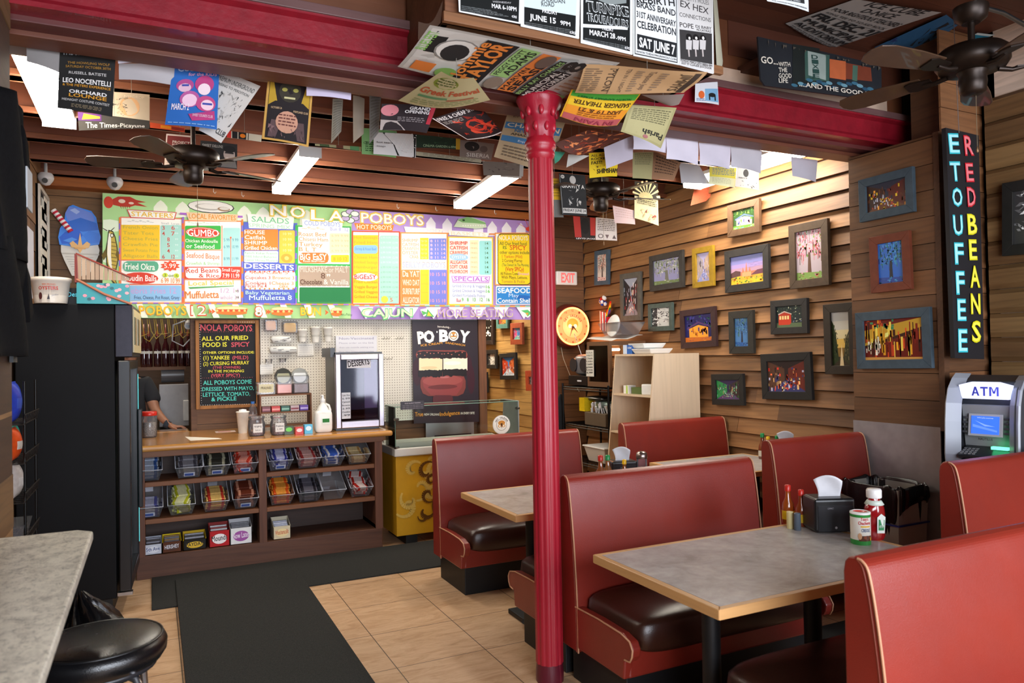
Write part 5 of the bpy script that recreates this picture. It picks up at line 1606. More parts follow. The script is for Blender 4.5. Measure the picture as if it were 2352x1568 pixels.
m.build('box_body',gloss,t)
m=MB()
m.hexa([(x-.16,y-.02,z+.13),(x-.14,y-.02,z+.13),(x-.14,y+.16,z+.13),(x-.16,y+.16,z+.13)],[(x-.16,y-.02,z+.31),(x-.145,y-.02,z+.30),(x-.145,y+.16,z+.30),(x-.16,y+.16,z+.31)],C('7a3430'))
for k in range(12):
    a0=k/12;a1=(k+.85)/12;X0=x-.145+.29*a0;X1=x-.145+.29*a1
    m.hexa([(X0,y-.018,z+.15-.0*a0),(X1,y-.018,z+.15),(X1,y-.01,z+.15),(X0,y-.01,z+.15)],[(X0,y-.018,z+.30-.13*a0),(X1,y-.018,z+.30-.13*a1),(X1,y-.01,z+.30-.13*a1),(X0,y-.01,z+.30-.13*a0)],C('a89078') if k%2 else C('9a8068'))
m.tube([(x-.15,y-.02,z+.15),(x+.0,y-.03,z+.06),(x+.15,y-.02,z+.0)],.008,C('a86a50'),8);m.tube([(x-.152,y-.02,z+.13),(x-.152,y-.02,z+.31),(x+.15,y-.02,z+.17)],.006,C('8a4038'),8)
m.build('lid',gloss,t)
# ------------------------------------------------ ice cream freezer
fx0,fx1,fy0,fy1=1.835,3.0,6.04,6.62
t=thing('ice_cream_freezer','gold wrapped ice cream chest freezer with a glass guard, beside the counter','freezer',(2.4,6.3,0))
m=MB();m.box((fx0,fy0,.075),(fx1,fy1,.745),C('d29c1e'))
a=artY(m,fy0)
def stroke(a,pts,w,c):
    for i in range(len(pts)-1):
        (x0,y0),(x1,y1)=pts[i],pts[i+1];dx,dy=x1-x0,y1-y0;l=math.hypot(dx,dy) or 1
        w0=w*(1-abs(2*i/(len(pts)-1)-1)*.7)*.5;w1=w*(1-abs(2*(i+1)/(len(pts)-1)-1)*.7)*.5;nx,ny=-dy/l,dx/l
        a.poly([(x0+nx*w0,y0+ny*w0),(x0-nx*w0,y0-ny*w0),(x1-nx*w1,y1-ny*w1),(x1+nx*w1,y1+ny*w1)],c);a.l-=1
    a.l+=1
def scroll(a,cx,cy,R,s0,turn,w,c,n=16):
    stroke(a,[(cx+R*(1-k/n*.8)*math.cos(s0+turn*k/n),cy+R*(1-k/n*.8)*math.sin(s0+turn*k/n)) for k in range(n+1)],w,c)
rnd=random.Random(6)
for k in range(26): scroll(a,fx0+.07+.95*rnd.random(),.14+.55*rnd.random(),.05+.06*rnd.random(),rnd.uniform(0,6),rnd.choice([-4.5,4.5]),.05,C('ddb85a'))
br=C('6a4316')
for mir in (1,-1):
    X=2.17
    for cx,cy,R,s0,tr,w in ((-.06,.60,.09,1.0,4.6,.04),(-.02,.52,.06,.5,5,.03),(-.05,.40,.07,5.2,-5,.035),(-.08,.27,.09,0,-3.6,.04),(-.10,.22,.05,3,5,.025)): scroll(a,X+mir*cx,cy,R,s0 if mir==1 else PI-s0,mir*tr,w,br)
stroke(a,[(2.17,.18),(2.16,.3),(2.18,.45),(2.17,.66)],.03,br)
m.build('body',gold_print,t,bevel=.004)
m=MB();m.box((fx0-.012,fy0-.015,.745),(fx1+.012,fy0+.04,.815),C('d8d4cc'));m.box((fx0-.012,fy1-.04,.745),(fx1+.012,fy1+.01,.815),C('d8d4cc'));m.box((fx0-.012,fy0+.04,.745),(fx0+.04,fy1-.04,.815),C('b8b8b4'));m.box((fx1-.04,fy0+.04,.745),(fx1+.012,fy1-.04,.815),C('b8b8b4'));m.build('rim',plastic,t,bevel=.008)
m=MB();m.box((fx0+.04,fy0+.04,.74),(fx1-.04,fy1-.04,.75),C('c8c4ba'));m.box((fx0+.04,fy1-.09,.80),(fx1-.04,fy1-.05,.83),C('cfc8ba'));m.build('sliding_lid',plastic,t)
m=MB();m.box((fx0,fy0+.0,.815),(fx1,fy0+.006,1.16),C('ffffff'));m.box((fx0,fy0,1.16),(fx1,fy0+.30,1.166),C('ffffff'));m.box((fx0,fy0+.006,.815),(fx0+.006,fy0+.30,1.16),C('ffffff'));gg=m.build('glass_guard',glass,t)
m=MB();m.tube([(fx0,fy0,.82),(fx0,fy0,1.165),(fx1,fy0,1.165)],.003,C('7a9a88'),6);m.tube([(fx0,fy0,1.165),(fx0,fy0+.3,1.165),(fx1,fy0+.3,1.165)],.003,C('7a9a88'),6);m.build('glass_edge',plastic,gg)
m=MB()
for p in ((fx0+.0,.82),(fx0,1.06),(fx1-.02,1.1)): m.cyl((p[0]-.008,fy0-.008,p[1]),(p[0]+.03,fy0+.01,p[1]),.012,C('8a8a8a'),10)
m.build('glass_clip',metal,gg)
m=MB();m.prism([(fy0-.002,.815),(fy0+.38,.815),(fy0+.33,1.0),(fy0+.31,1.17),(fy0-.002,1.17)],'X',fx1-.006,fx1+.004,C('8f928e'));m.build('side_panel',paint,t)
for xa_ in (fx0+.08,fx1-.18): m=MB();m.box((xa_,fy0+.0,.0),(xa_+.1,fy1-.06,.075),C('111111'));m.build('wheel_base',paint,t)
# round badges standing on the rim
def badge(cx,y,cz,R,parent):
    m=MB();m.cyl((cx,y,cz),(cx,y+.008,cz),R,C('ece8e0'),28);a=artY(m,y)
    a.ell(cx,cz,R*.93,R*.93,C('f4f0e6'),28);a.ell(cx,cz,R*.62,R*.62,C('8a6a44'),24);a.ell(cx,cz,R*.58,R*.58,C('f4f0e6'),24);a.ell(cx,cz+R*.2,R*.42,R*.26,C('d08a3a'),16);a.ell(cx-R*.24,cz-R*.12,R*.2,R*.16,C('e0a050'),12);a.ell(cx+R*.24,cz-R*.12,R*.2,R*.16,C('e0a050'),12);a.ell(cx-R*.24,cz-R*.12,R*.1,R*.1,C('f4f0e6'),10);a.ell(cx+R*.24,cz-R*.12,R*.1,R*.1,C('f4f0e6'),10);a.poly([(cx-R*.12,cz+R*.15),(cx+R*.12,cz+R*.15),(cx,cz-R*.4)],'4a2a1a')
    for k,ch in enumerate('NEW ORLEANS'):
        t_=math.radians(150-k*12);s_=R*.17;X=cx+R*.68*math.cos(t_);Z=cz+R*.68*math.sin(t_);d=(math.sin(t_),-math.cos(t_))
        a.text(ch,(X-d[0]*s_*.4,Z-d[1]*s_*.4),(X+d[0]*s_*.4,Z+d[1]*s_*.4),s_,'4a3424',3) if ch!=' ' else None
    return m.build('logo_badge',gloss,parent)
qq=[(2.821,6.03,0.96),(2.39,6.03,0.882)]
badge(qq[0][0]-.0,fy0-.012,qq[0][2],.085,t)
badge(qq[1][0],fy0-.028,.80,.042,t)
m=MB();m.box(([(1.883,6.06,1.208),(2.092,6.06,1.139)][0][0],fy0-.004,[(1.883,6.06,1.208),(2.092,6.06,1.139)][1][2]),([(1.883,6.06,1.208),(2.092,6.06,1.139)][1][0],fy0-.001,[(1.883,6.06,1.208),(2.092,6.06,1.139)][0][2]),C('2a2024'));a=artY(m,fy0-.004)
X0=[(1.891,6.06,1.178)][0]
a.text('FOOD ALLERGY WARNING',(X0[0]+.03,X0[2]+.008),(X0[0]+.17,X0[2]+.01),.010,'b8a8ac',1)
for k in range(3): a.text('may contain nuts milk wheat or soy',(X0[0]+.01,X0[2]-.008-k*.014),(X0[0]+.19,X0[2]-.006-k*.014),.007,'9a8a90')
m.build('allergy_sticker',gloss,gg)
pp=[(2.452,7.04,0.946),(2.974,7.04,0.759)]
m=MB();m.box((pp[0][0],7.03,pp[1][2]-.25),(pp[1][0],7.055,pp[0][2]),C('b4b4b6'));a=artY(m,7.03);a.rect(pp[0][0]+.09,pp[1][2]-.05,pp[1][0]-.03,pp[1][2]+.03,C('4a484c'))
tag(m.build('metal_plate',metal),'pale metal plate on the wall below the black ice cream poster','metal panel')
# ------------------------------------------------ things on the counter
def lathe_thing(name,label,cat,pos,parts,group=None):
    t=thing(name,label,cat,pos,0,group)
    for pn,prof,c,mt in parts:
        m=LM();m.lathe(prof,(0,0,0),C(c),20);m.build(pn,mt,t)
    return t
cp=[(-0.03,6.655,0.975),(0.673,6.55,0.975),(0.789,6.856,0.975),(0.749,6.259,0.975),(0.913,6.221,0.975),(1.001,6.237,0.975),(1.267,6.21,0.975),(1.515,6.033,0.975),(1.035,6.293,0.975),(0.574,6.704,0.975)]
lathe_thing('candy_jar','clear jar of candy with a red lid, at the left end of the counter','jar',cp[0],[('jar',[(.052,0),(.058,.01),(.058,.17),(.05,.18)],'ffffff',clear_plastic),('lid',[(.056,.175),(.058,.18),(.058,.205),(.05,.21),(0,.21)],'c8281c',plastic),('contents',[(.05,.012),(.052,.12),(.0,.125)],'c0b0a0',m_attr('speckled_candy',.7,0,.3,0,.4,160))])
lathe_thing('foam_cup','tall stack of white foam cups with straws on the counter','cup',cp[1],[('cup_stack',[(.035,0),(.05,.17),(.054,.172),(.054,.18),(.046,.182)],'ece6dc',matte),('straws',[(.03,.12),(.03,.195),(.0,.2)],'f0f0f0',paper)])
lathe_thing('water_bottle','clear water bottle with blue cap standing behind the foam cups','bottle',cp[2],[('bottle',[(.035,0),(.037,.02),(.036,.15),(.03,.185),(.014,.21),(.013,.225)],'ffffff',clear_plastic),('cap',[(.015,.222),(.015,.243),(0,.243)],'2a6ac0',plastic),('label_band',[(.0372,.08),(.0372,.13)],'c8b0a8',paper)])
for i,(k,lab) in enumerate(((3,'squat clear tip jar beside the foam cups'),(4,'clear round candy jar with a white label on the counter'))):
    t=lathe_thing('tip_jar' if i==0 else 'candy_jar',lab,'jar',cp[k],[('jar',[(.055,0),(.066,.02),(.066,.10),(.055,.125),(.06,.14)],'ffffff',clear_plastic),('contents',[(.05,.006),(.055,.03+.04*i),(0,.05+.04*i)],'b89a98',m_attr('mixed_candy%d'%i,.5,0,.3,0,.4,120)),('lid',[(.06,.138),(.063,.14),(.063,.155),(0,.157)],'c8c8cc',clear_plastic)])
    m=LM();m.box((-.035,-.069,.03),(.035,-.0665,.10),C('e0dcd8'));a=Art(m,lambda u,v,l:(u,-.0695-l*.0001,v));a.text('Pralines' if i else 'TIPS',(-.03,.07),(.03,.07),.014,'3a3a3a',2);a.text('1.99' if i else 'thank you',(-.02,.045),(.02,.045),.012,'4a4a4a',1);m.build('label_card',paper,t)
t=thing('bleach_jug','white translucent gallon jug with a green label on the counter','jug',cp[6])
m=LM();sup(m,(0,0,.09),(.072,.06,.092),(.45,.35),C('e8e6e0'),28,14);m.lathe([(.06,.165),(.035,.215),(.018,.24),(.018,.255)],(0,0,0),C('e8e6e0'),18);m.tube([(.02,0,.235),(.05,0,.22),(.062,0,.18),(.058,0,.14)],.010,C('e4e2dc'),8);m.build('jug',plastic,t)
m=LM();m.lathe([(.02,.25),(.02,.275),(.01,.28),(.008,.31),(0,.31)],(0,0,0),C('d8d8d8'),14);m.tube([(0,0,.30),(-.02,-.02,.305)],.005,C('d8d8d8'),6);m.build('pump_cap',plastic,t)
m=LM();m.box((-.02,-.0635,.07),(.045,-.061,.12),C('e8f0e4'));m.box((-.015,-.065,.085),(.04,-.063,.115),C('2f7a3a'));m.build('label_patch',paper,t)
# dessert fridge
t=thing('dessert_fridge','small glass door countertop fridge with DESSERTS sign and silver frame','fridge',(1.58,6.25,CT))
ax,bx_,ay,by=1.375,1.79,6.20,6.60
m=MB();m.box((ax,ay+.05,CT+.015),(bx_,by,CT+.66),C('1a1a1c'));m.box((ax-.03,ay+.05,CT+.62),(ax+.01,by,CT+.70),C('222222'));m.box((ax+.02,ay+.1,CT),(bx_-.02,by-.05,CT+.02),C('111111'));m.build('cabinet',plastic,t)
m=MB();z0,z1=CT+.02,CT+.645;sv=C('b9b2ba')
m.box((ax,ay,z0),(ax+.045,ay+.045,z1),sv);m.box((bx_-.045,ay,z0),(bx_,ay+.045,z1),sv);m.box((ax+.045,ay,z1-.05),(bx_-.045,ay+.045,z1),sv);m.box((ax+.045,ay,z0),(bx_-.045,ay+.045,z0+.06),sv);d=m.build('door_frame',metal,t,bevel=.006)
m=MB();m.box((ax+.04,ay+.02,z0+.05),(bx_-.04,ay+.026,z1-.04),C('ffffff'));m.build('glass_pane',m_glass('dark_door_glass',(.62,.6,.68,1),.03),d)
m=MB();m.box((ax+.05,ay+.046,z0+.06),(bx_-.16,ay+.05,z1-.05),C('2a2c44'));m.box((bx_-.16,ay+.046,z0+.16),(bx_-.05,ay+.05,z1-.07),C('d0b8d4'));m.box((ax+.05,ay+.046,z0+.06),(bx_-.05,ay+.049,z0+.15),C('1c1a22'));m.build('liner_with_reflection',paint,t)  # dark liner; its lavender panel is a painted reflection
m=MB();m.box((ax+.10,ay+.014,z1-.12),(bx_-.11,ay+.018,z1-.045),C('d0ccd0'));a=artY(m,ay+.014);a.text('DESSERTS',(ax+.11,z1-.11),(bx_-.12,z1-.09),.05,'2a2428',4);m.build('dessert_sign',paper,d)
m=MB();m.box((ax+.05,ay+.012,z0+.08),(ax+.125,ay+.016,z0+.30),C('c8c8ce'));a=artY(m,ay+.012)
for k,s_ in enumerate(['Cake Slice','5.99','Cannoli','Brownie','2.99','Cookie','.99']): a.text(s_,(ax+.055,z0+.27-k*.028),(ax+.12,z0+.272-k*.028),.014,'2a2a30',2)
m.build('price_list',paper,d)
# folded sign on fridge, wooden rack with gum
rk=cp[8];rx0,rx1,ry=[(0.818,6.62,0.975),(1.256,6.62,0.966)][0][0],[(0.818,6.62,0.975),(1.256,6.62,0.966)][1][0],6.62
t=thing('candy_rack','small wooden two tier candy rack standing on the counter by the jug','rack',((rx0+rx1)/2,ry,CT))
m=MB()
for xx in (rx0,rx1-.014): m.box((xx,ry,CT),(xx+.014,ry+.16,CT+.31),C('7a4a2a'))
for zz in (CT+.03,CT+.145,CT+.295): m.box((rx0+.014,ry,zz),(rx1-.014,ry+.16,zz+.012),C('84522e'))
m.build('frame',wood_x,t,bevel=.002)
gw=(rx1-rx0-.04)/5
for k,(c,c2) in enumerate((('6a2028','b0707a'),('c8281c','f0a090'),('1f5a48','8ac0a8'),('c8b0b4','8a3040'),('6a4ab0','c8b8f0'))):
    m=MB();m.box((rx0+.02+k*gw,ry+.01,CT+.158),(rx0+.012+(k+1)*gw,ry+.12,CT+.205),C(c));a=artY(m,ry+.01);a.rect(rx0+.024+k*gw,CT+.172,rx0+.008+(k+1)*gw,CT+.186,C(c2));tag(m.build('gum_box',gloss,bevel=.002),'%s gum box on the wooden counter rack'%['maroon','red','green','pink and maroon','violet'][k],'gum box','gum boxes on the wooden rack')
for k,(c,c2,xx,yy,w_,h_,nm) in enumerate((('3a4a2a','6ad04a',664,998,.075,.07,'green and black'),('c83a34','f0d0d0',688,998,.065,.06,'red and white'),('58b8e0','d8f0fa',709,996,.065,.075,'light blue'))):
    m=MB();p=[[(0.987,6.169,0.975),(1.06,6.117,0.975),(1.137,6.141,0.975)]][0][k];m.box((p[0]-w_/2,p[1],CT),(p[0]+w_/2,p[1]+.06,CT+h_),C(c));a=artY(m,p[1]);a.ell(p[0],CT+h_*.6,w_*.35,h_*.25,C(c2));tag(m.build('gum_box',gloss,bevel=.002),nm+' gum packet box at the foot of the wooden rack','gum box','gum boxes on the counter')
z=CT+.307
lx=[(0.876,6.68,1.286),(1.029,6.68,1.279),(1.17,6.68,1.274)]
t=thing('takeout_tub','square clear tub with a yellow label on top of the wooden rack','tub',(lx[0][0],6.68,z))
m=MB();m.box((lx[0][0]-.075,6.62,z),(lx[0][0]+.075,6.75,z+.11),C('ffffff'));m.build('tub',clear_plastic,t,bevel=.01)
m=MB();m.box((lx[0][0]-.06,6.625,z+.02),(lx[0][0]+.06,6.66,z+.09),C('e8c83c'));a=artY(m,6.619);a.text('PRALINES',(lx[0][0]-.045,z+.05),(lx[0][0]+.04,z+.05),.02,'6a5a2a',2);m.build('label_patch',paper,t)
for i,(c,c2) in enumerate((('b8501c','3a3a2a'),('6a4a40','d8d0c8'))):
    X=lx[1+i][0]
    t=thing('takeout_container','round lidded clear container of %s on top of the wooden rack'%['orange drink pouches','brown cookies'][i],'container',(X,6.68,z),0,'round containers on the wooden rack')
    m=MB();m.box((X-.065,6.64,z),(X+.065,6.74,z+.09),C(c));m.build('contents',foil,t,bevel=.01)
    m=MB();m.cyl((X,6.70,z+.15),(X,6.73,z+.155),.072,C('a8a8a0' if i else '3a3a30'),24);m.cyl((X,6.695,z+.15),(X,6.70,z+.15),.055,C('e0e0da' if i else '8a8450'),20);m.build('lid',plastic,t)
    m=MB();m.box((X-.07,6.63,z),(X+.07,6.75,z+.16),C('ffffff'));m.build('shell',clear_plastic,t,bevel=.012)
m=MB();pq=[(0.229,6.516,0.978),(0.378,6.565,0.978),(0.479,6.231,0.978),(0.234,6.225,0.978)];m.quad([(pq[0][0],pq[0][1],CT+.001),(pq[3][0]+.02,pq[3][1]-.04,CT+.001),(pq[2][0],pq[2][1]-.06,CT+.001),(pq[2][0]-.02,pq[2][1]+.02,CT+.001)],C('e8e4da'));tag(m.build('paper_slip',paper,solid=.001),'white paper slip lying flat on the counter near the cashier','paper')
m=MB();p=cp[9];m.box((p[0]-.1,p[1]-.0,CT+.0005),(p[0]+.06,p[1]+.12,CT+.002),C('e0c8c0'));a=Art(m,lambda u,v,l:(u,v,CT+.0022+l*.0002));a.rect(p[0]-.08,p[1]+.02,p[0]+.02,p[1]+.08,C('c87a70'));tag(m.build('paper_slip',paper),'pink printed menu leaflet lying on the counter by the foam cups','paper')

# ------------------------------------------------ menu boards and wall boards
mp=[(-0.363,6.97,2.994),(1.723,6.97,3.003),(1.699,6.97,1.961),(-0.337,6.97,1.958),(3.737,6.97,3.011),(3.715,6.97,1.956)]
for key,lab,p in (('menu_left','green left half of the long painted food menu board above the counter',(mp[0],mp[1],mp[2],mp[3])),('menu_right','purple right half of the long painted menu board, ending behind the iron column',(mp[1],mp[4],mp[5],mp[2]))):
    m=MB();m.prism([(p[3][0],p[3][2]),(p[2][0]-.001,p[2][2]),(p[1][0]-.001,p[1][2]),(p[0][0],p[0][2])],'Y',6.971,6.99,C('a8d890' if key=='menu_left' else 'b795d6'))
    a=artY(m,6.971);a.play(ART[key]);tag(m.build('menu_board',m_menu),lab,'menu board','painted menu board halves')
ck=[(0.337,7.03,1.942),(0.876,7.03,1.952),(0.856,7.03,1.153),(0.343,7.03,1.159)]
t=thing('chalkboard','black chalkboard in a wooden frame listing spicy food options in coloured lettering','chalkboard',((ck[0][0]+ck[1][0])/2,7.03,ck[3][2]))
x0,x1,z0,z1=ck[0][0],ck[1][0]-.01,ck[3][2],ck[0][2]
m=MB();m.box((x0+.02,7.02,z0+.02),(x1-.02,7.045,z1-.02),C('26262a'));a=artY(m,7.02);a.play(ART['chalk']);m.build('board',matte,t)
m=MB();f=.03
m.box((x0,7.0,z0),(x0+f,7.05,z1),C('a0682c'));m.box((x1-f,7.0,z0),(x1,7.05,z1),C('a0682c'));m.box((x0+f,7.0,z1-f),(x1-f,7.05,z1),C('a0682c'));m.box((x0+f,7.0,z0),(x1-f,7.05,z0+f),C('a0682c'));m.build('frame',wood_z,t,bevel=.003)
pb=[(2.322,7.04,1.95),(3.006,7.04,1.952),(3.026,7.04,0.9),(2.324,7.04,0.922)]
m=MB();m.prism([(pb[3][0],pb[3][2]),(pb[2][0],pb[2][2]),(pb[1][0]+.02,pb[1][2]),(pb[0][0],pb[0][2])],'Y',7.015,7.03,C('2a2028'));a=artY(m,7.014);a.play(ART['poboy']);tag(m.build('ice_cream_poster',gloss),'tall black PO BOY ice cream sandwich poster on the wall above the freezer','poster')
# letter sign and beer sign
ls=[(4.073,2.665,2.842),(4.355,2.665,2.832),(4.349,2.665,1.517),(4.098,2.665,1.529)]
t=thing('letter_sign','tall black hanging sign reading ETOUFFEE and RED BEANS in painted letters','sign',(ls[3][0]+.12,2.67,ls[3][2]))
m=MB();m.prism([(ls[3][0],ls[3][2]),(ls[2][0]+.02,ls[2][2]),(ls[1][0]+.02,ls[1][2]),(ls[0][0],ls[0][2])],'Y',2.665,2.69,C('1e1d20'));a=artY(m,2.664);a.play(ART['letters']);m.build('board',paint,t)
m=MB();m.cyl(((ls[0][0]+ls[1][0])/2-.03,2.66,ls[0][2]-.02),((ls[0][0]+ls[1][0])/2-.05,2.66,3.5),.002,C('c8c8c8'),6);m.build('hanging_wire',metal,t)
ds=[(2.968,2.97,3.296),(3.956,2.97,3.294),(3.951,2.97,3.075),(2.982,2.97,3.044),(2.983,2.97,3.072)]
m=MB();m.box((ds[0][0]+.1,2.985,ds[0][2]-.1),(ds[1][0]-.1,3.24,ds[0][2]-.06),C('4a2a1c'));m.prism([(ds[4][0],ds[3][2]+.02),(ds[4][0]+.03,ds[3][2]-.01),(ds[2][0],ds[2][2]),(ds[1][0],ds[1][2]-.02),(ds[1][0]-.03,ds[1][2]),(ds[0][0],ds[0][2])],'Y',2.975,2.985,C('22252a'));a=artY(m,2.974);a.play(ART['beer']);tag(m.build('beer_sign',paint),'worn dark beer sign reading GO WITH THE GOOD LIFE above the red beam','sign')
# gig posters on the soffit
P5=[[(1.101,2.69,3.049),(1.381,2.69,3.083),(1.375,2.69,2.958),(1.104,2.69,2.957)],[(1.381,2.69,3.083),(1.664,2.69,3.125),(1.656,2.69,2.944),(1.378,2.69,2.948)],[(1.671,2.69,3.148),(1.941,2.69,3.186),(1.933,2.69,2.92),(1.666,2.69,2.928)],[(1.946,2.69,3.203),(2.196,2.69,3.242),(2.195,2.69,2.915),(1.939,2.69,2.918)],[(2.196,2.69,3.242),(2.402,2.69,3.274),(2.397,2.69,2.905),(2.197,2.69,2.915)]]
for k,(lab) in enumerate(['black gig poster reading MAR 6, leftmost on the box front','black and white gig poster reading JUNE 15 on the box front','black gig poster reading MARCH 28 on the box front','white gig poster reading BRASS BAND and SAT JUNE 7 on the box front','white gig poster reading EX HEX with three figures, rightmost on the box front']):
    m=MB();q=P5[k];a=Art(m,lambda u,v,l:(u,2.685-l*.00012,v));a.l=-3;a.poly([(q[i][0],q[i][2]) for i in (3,2,1,0)],'dcdcd8');a.l=1;a.play(ART['box%d'%(k+1)]);tag(m.build('gig_poster',gloss),lab,'poster','gig posters on the wooden box round the column head')
# ------------------------------------------------ framed pictures
def painter(a,w,h,style,rnd,pal):
    R=rnd.uniform;P_=lambda:C(rnd.choice(pal));X=lambda u:(u-.5)*w;Z=lambda v:(v-.5)*h
    def q(pts,c): a.poly([(X(u),Z(v)) for u,v in pts],c)
    def strokes(n,u0,u1,v0,v1,cols,wd=.02,ht=.1,ang=0):
        for _ in range(n):
            u=R(u0,u1);v=R(v0,v1);du=R(.3,1)*wd;dv=R(.3,1)*ht
            u2=min(u+du,1);v2=min(v+dv,1);s=R(-1,1)*ang
            q([(u,v),(u2,v),(min(max(u2+s,0),1),v2),(min(max(u+s,0),1),v2)],vary(C(rnd.choice(cols)),rnd,.25));a.l-=1
        a.l+=1
    if style=='church':
        for k,c in enumerate(['e8c030','c8a838','c47a5a','b890a8','a890c8','8a88c8','7a80c0']): q([(0,k/7 if k else 0),(1,k/7 if k else 0),(1,1),(0,1)],c)
        strokes(50,0,1,.0,.22,['e8c81c','5a9a3a','d8781c','3a7a3a'],.06,.06);q([(0,.25),(.3,.3),(.3,.45),(.15,.5),(0,.42)],'5a3a3a');q([(.6,.28),(1,.3),(1,.46),(.8,.44)],'6a3a4a')
        q([(.35,.25),(.62,.25),(.62,.45),(.35,.45)],'e8a070');
        for c_,b in ((.48,.78),(.38,.6),(.58,.6)): q([(c_-.035,.4),(c_+.035,.4),(c_,b)],'c87a5a')
        strokes(18,.5,1,.5,.95,['7a6aa8','6a5a80'],.2,.01,.05)
    elif style=='street':
        q([(0,0),(1,0),(1,1),(0,1)],pal[0]);q([(0,0),(.45,.35),(.45,.75),(0,1)],pal[1]);q([(1,0),(.55,.35),(.55,.75),(1,1)],pal[2]);q([(0,0),(1,0),(.55,.36),(.45,.36)],pal[3])
        strokes(70,.0,1,0,.75,pal,.05,.16);strokes(25,.3,.7,.05,.4,pal[4:],.05,.06)
    elif style=='house':
        q([(0,0),(1,0),(1,1),(0,1)],pal[0]);strokes(60,0,1,.45,1,pal[0:3],.08,.12,.04);q([(.15,.18),(.85,.14),(.85,.5),(.5,.62),(.15,.5)],pal[3]);q([(.1,.48),(.5,.68),(.92,.5),(.9,.55),(.5,.75),(.08,.54)],pal[4])
        strokes(26,.18,.8,.18,.42,pal[3:],.07,.16);q([(0,0),(1,0),(1,.14),(0,.18)],pal[5]);strokes(20,0,1,0,.14,pal[3:],.1,.03)
    elif style=='tree':
        q([(0,0),(1,0),(1,1),(0,1)],pal[0]);strokes(60,0,1,.3,.95,pal[1:4],.03,.25);strokes(130,.02,.95,.45,.97,pal[2:],.06,.06,.03);q([(.42,.05),(.58,.05),(.54,.55),(.46,.55)],pal[1]);q([(0,0),(1,0),(1,.12),(0,.16)],pal[-1]);strokes(25,0,1,0,.15,pal,.1,.03)
    elif style=='tram':
        q([(0,0),(1,0),(1,1),(0,1)],'1c2a2c');strokes(80,0,1,.4,1,['2a4a3a','1c3a30','4a6a4a','e8e8c0'],.04,.05);q([(0,0),(1,0),(1,.2),(0,.22)],'5a6a4a')
        q([(.08,.12),(.5,.12),(.56,.2),(.56,.6),(.3,.72),(.08,.62)],'c83a20');q([(.08,.60),(.3,.72),(.58,.6),(.58,.64),(.3,.78),(.06,.65)],'e8d0c0')
        for k in range(4): q([(.11+k*.1,.38),(.18+k*.1,.38),(.18+k*.1,.55),(.11+k*.1,.55)],'f4d890')
        strokes(14,.6,1,.2,.4,['e8e0b0','8a9ac0'],.06,.04)
    elif style=='gallery':
        q([(0,0),(1,0),(1,1),(0,1)],'6a1408');q([(0,.35),(1,.78),(1,1),(0,.75)],'c89a2a');q([(0,.3),(1,.7),(1,.78),(0,.36)],'3a1a0c');strokes(60,0,.95,.02,.6,['e8a020','d8481c','8a1c08','f4d050','3a0c04'],.045,.5);strokes(16,0,.25,.1,.4,['f0e8d0','c8c0a0'],.04,.2);strokes(16,0,.5,.72,.98,['b01c10','d04a20','3a8a5a'],.06,.12);q([(.36,.55),(.43,.58),(.42,.68),(.37,.66)],'f8f080');q([(0,0),(1,0),(1,.05),(0,.07)],'d89a4a')
    elif style=='lane':
        for k,c in enumerate(['3a3020','8a6a2c','e8c060','e8d8a8','d0ccc0','c0c0bc']): q([(0,k/6),(1,k/6),(1,1),(0,1)],c)
        q([(0,0),(.35,.1),(.25,.5),(.1,.78),(0,.85)],'2a3a1a');q([(1,0),(.6,.1),(.75,.5),(1,.7)],'3a3c24');strokes(60,0,.3,.1,.75,['1c2a14','4a5a2a','2a3a1c'],.05,.06);strokes(50,.65,1,.1,.55,['5a5a34','2a3020','7a7050'],.05,.07);q([(.4,.0),(.62,.0),(.52,.4)],'e8d0a0')
    elif style=='bw':
        q([(0,0),(1,0),(1,1),(0,1)],'c8c8c4');q([(0,0),(.3,0),(.3,1),(0,1)],'3a3a3a');strokes(60,0,1,0,.95,['1a1a1a','f0f0ee','6a6a6a','8a8a88'],.10,.09,.12);strokes(20,.5,1,.2,.8,['f4f4f2','2a2a2a'],.3,.02,.1)
    elif style=='card':
        q([(0,0),(1,0),(1,1),(0,1)],'151515');
        for _ in range(14):
            u=R(.05,.45);v=R(.03,.92);s1=R(.04,.12);s2=R(.02,.06);c=rnd.choice(['ecece8','d8d8d4'])
            q([(u,v),(u+s1,v),(u+s1,v+s2),(u,v+s2)],c);q([(1-u-s1,v),(1-u,v),(1-u,v+s2),(1-u-s1,v+s2)],c)
        for s in (.3,.7):
            a.ell(X(s),Z(.2),w*.14,h*.06,C('ececec'));a.ell(X(s),Z(.2),w*.09,h*.035,C('151515'))
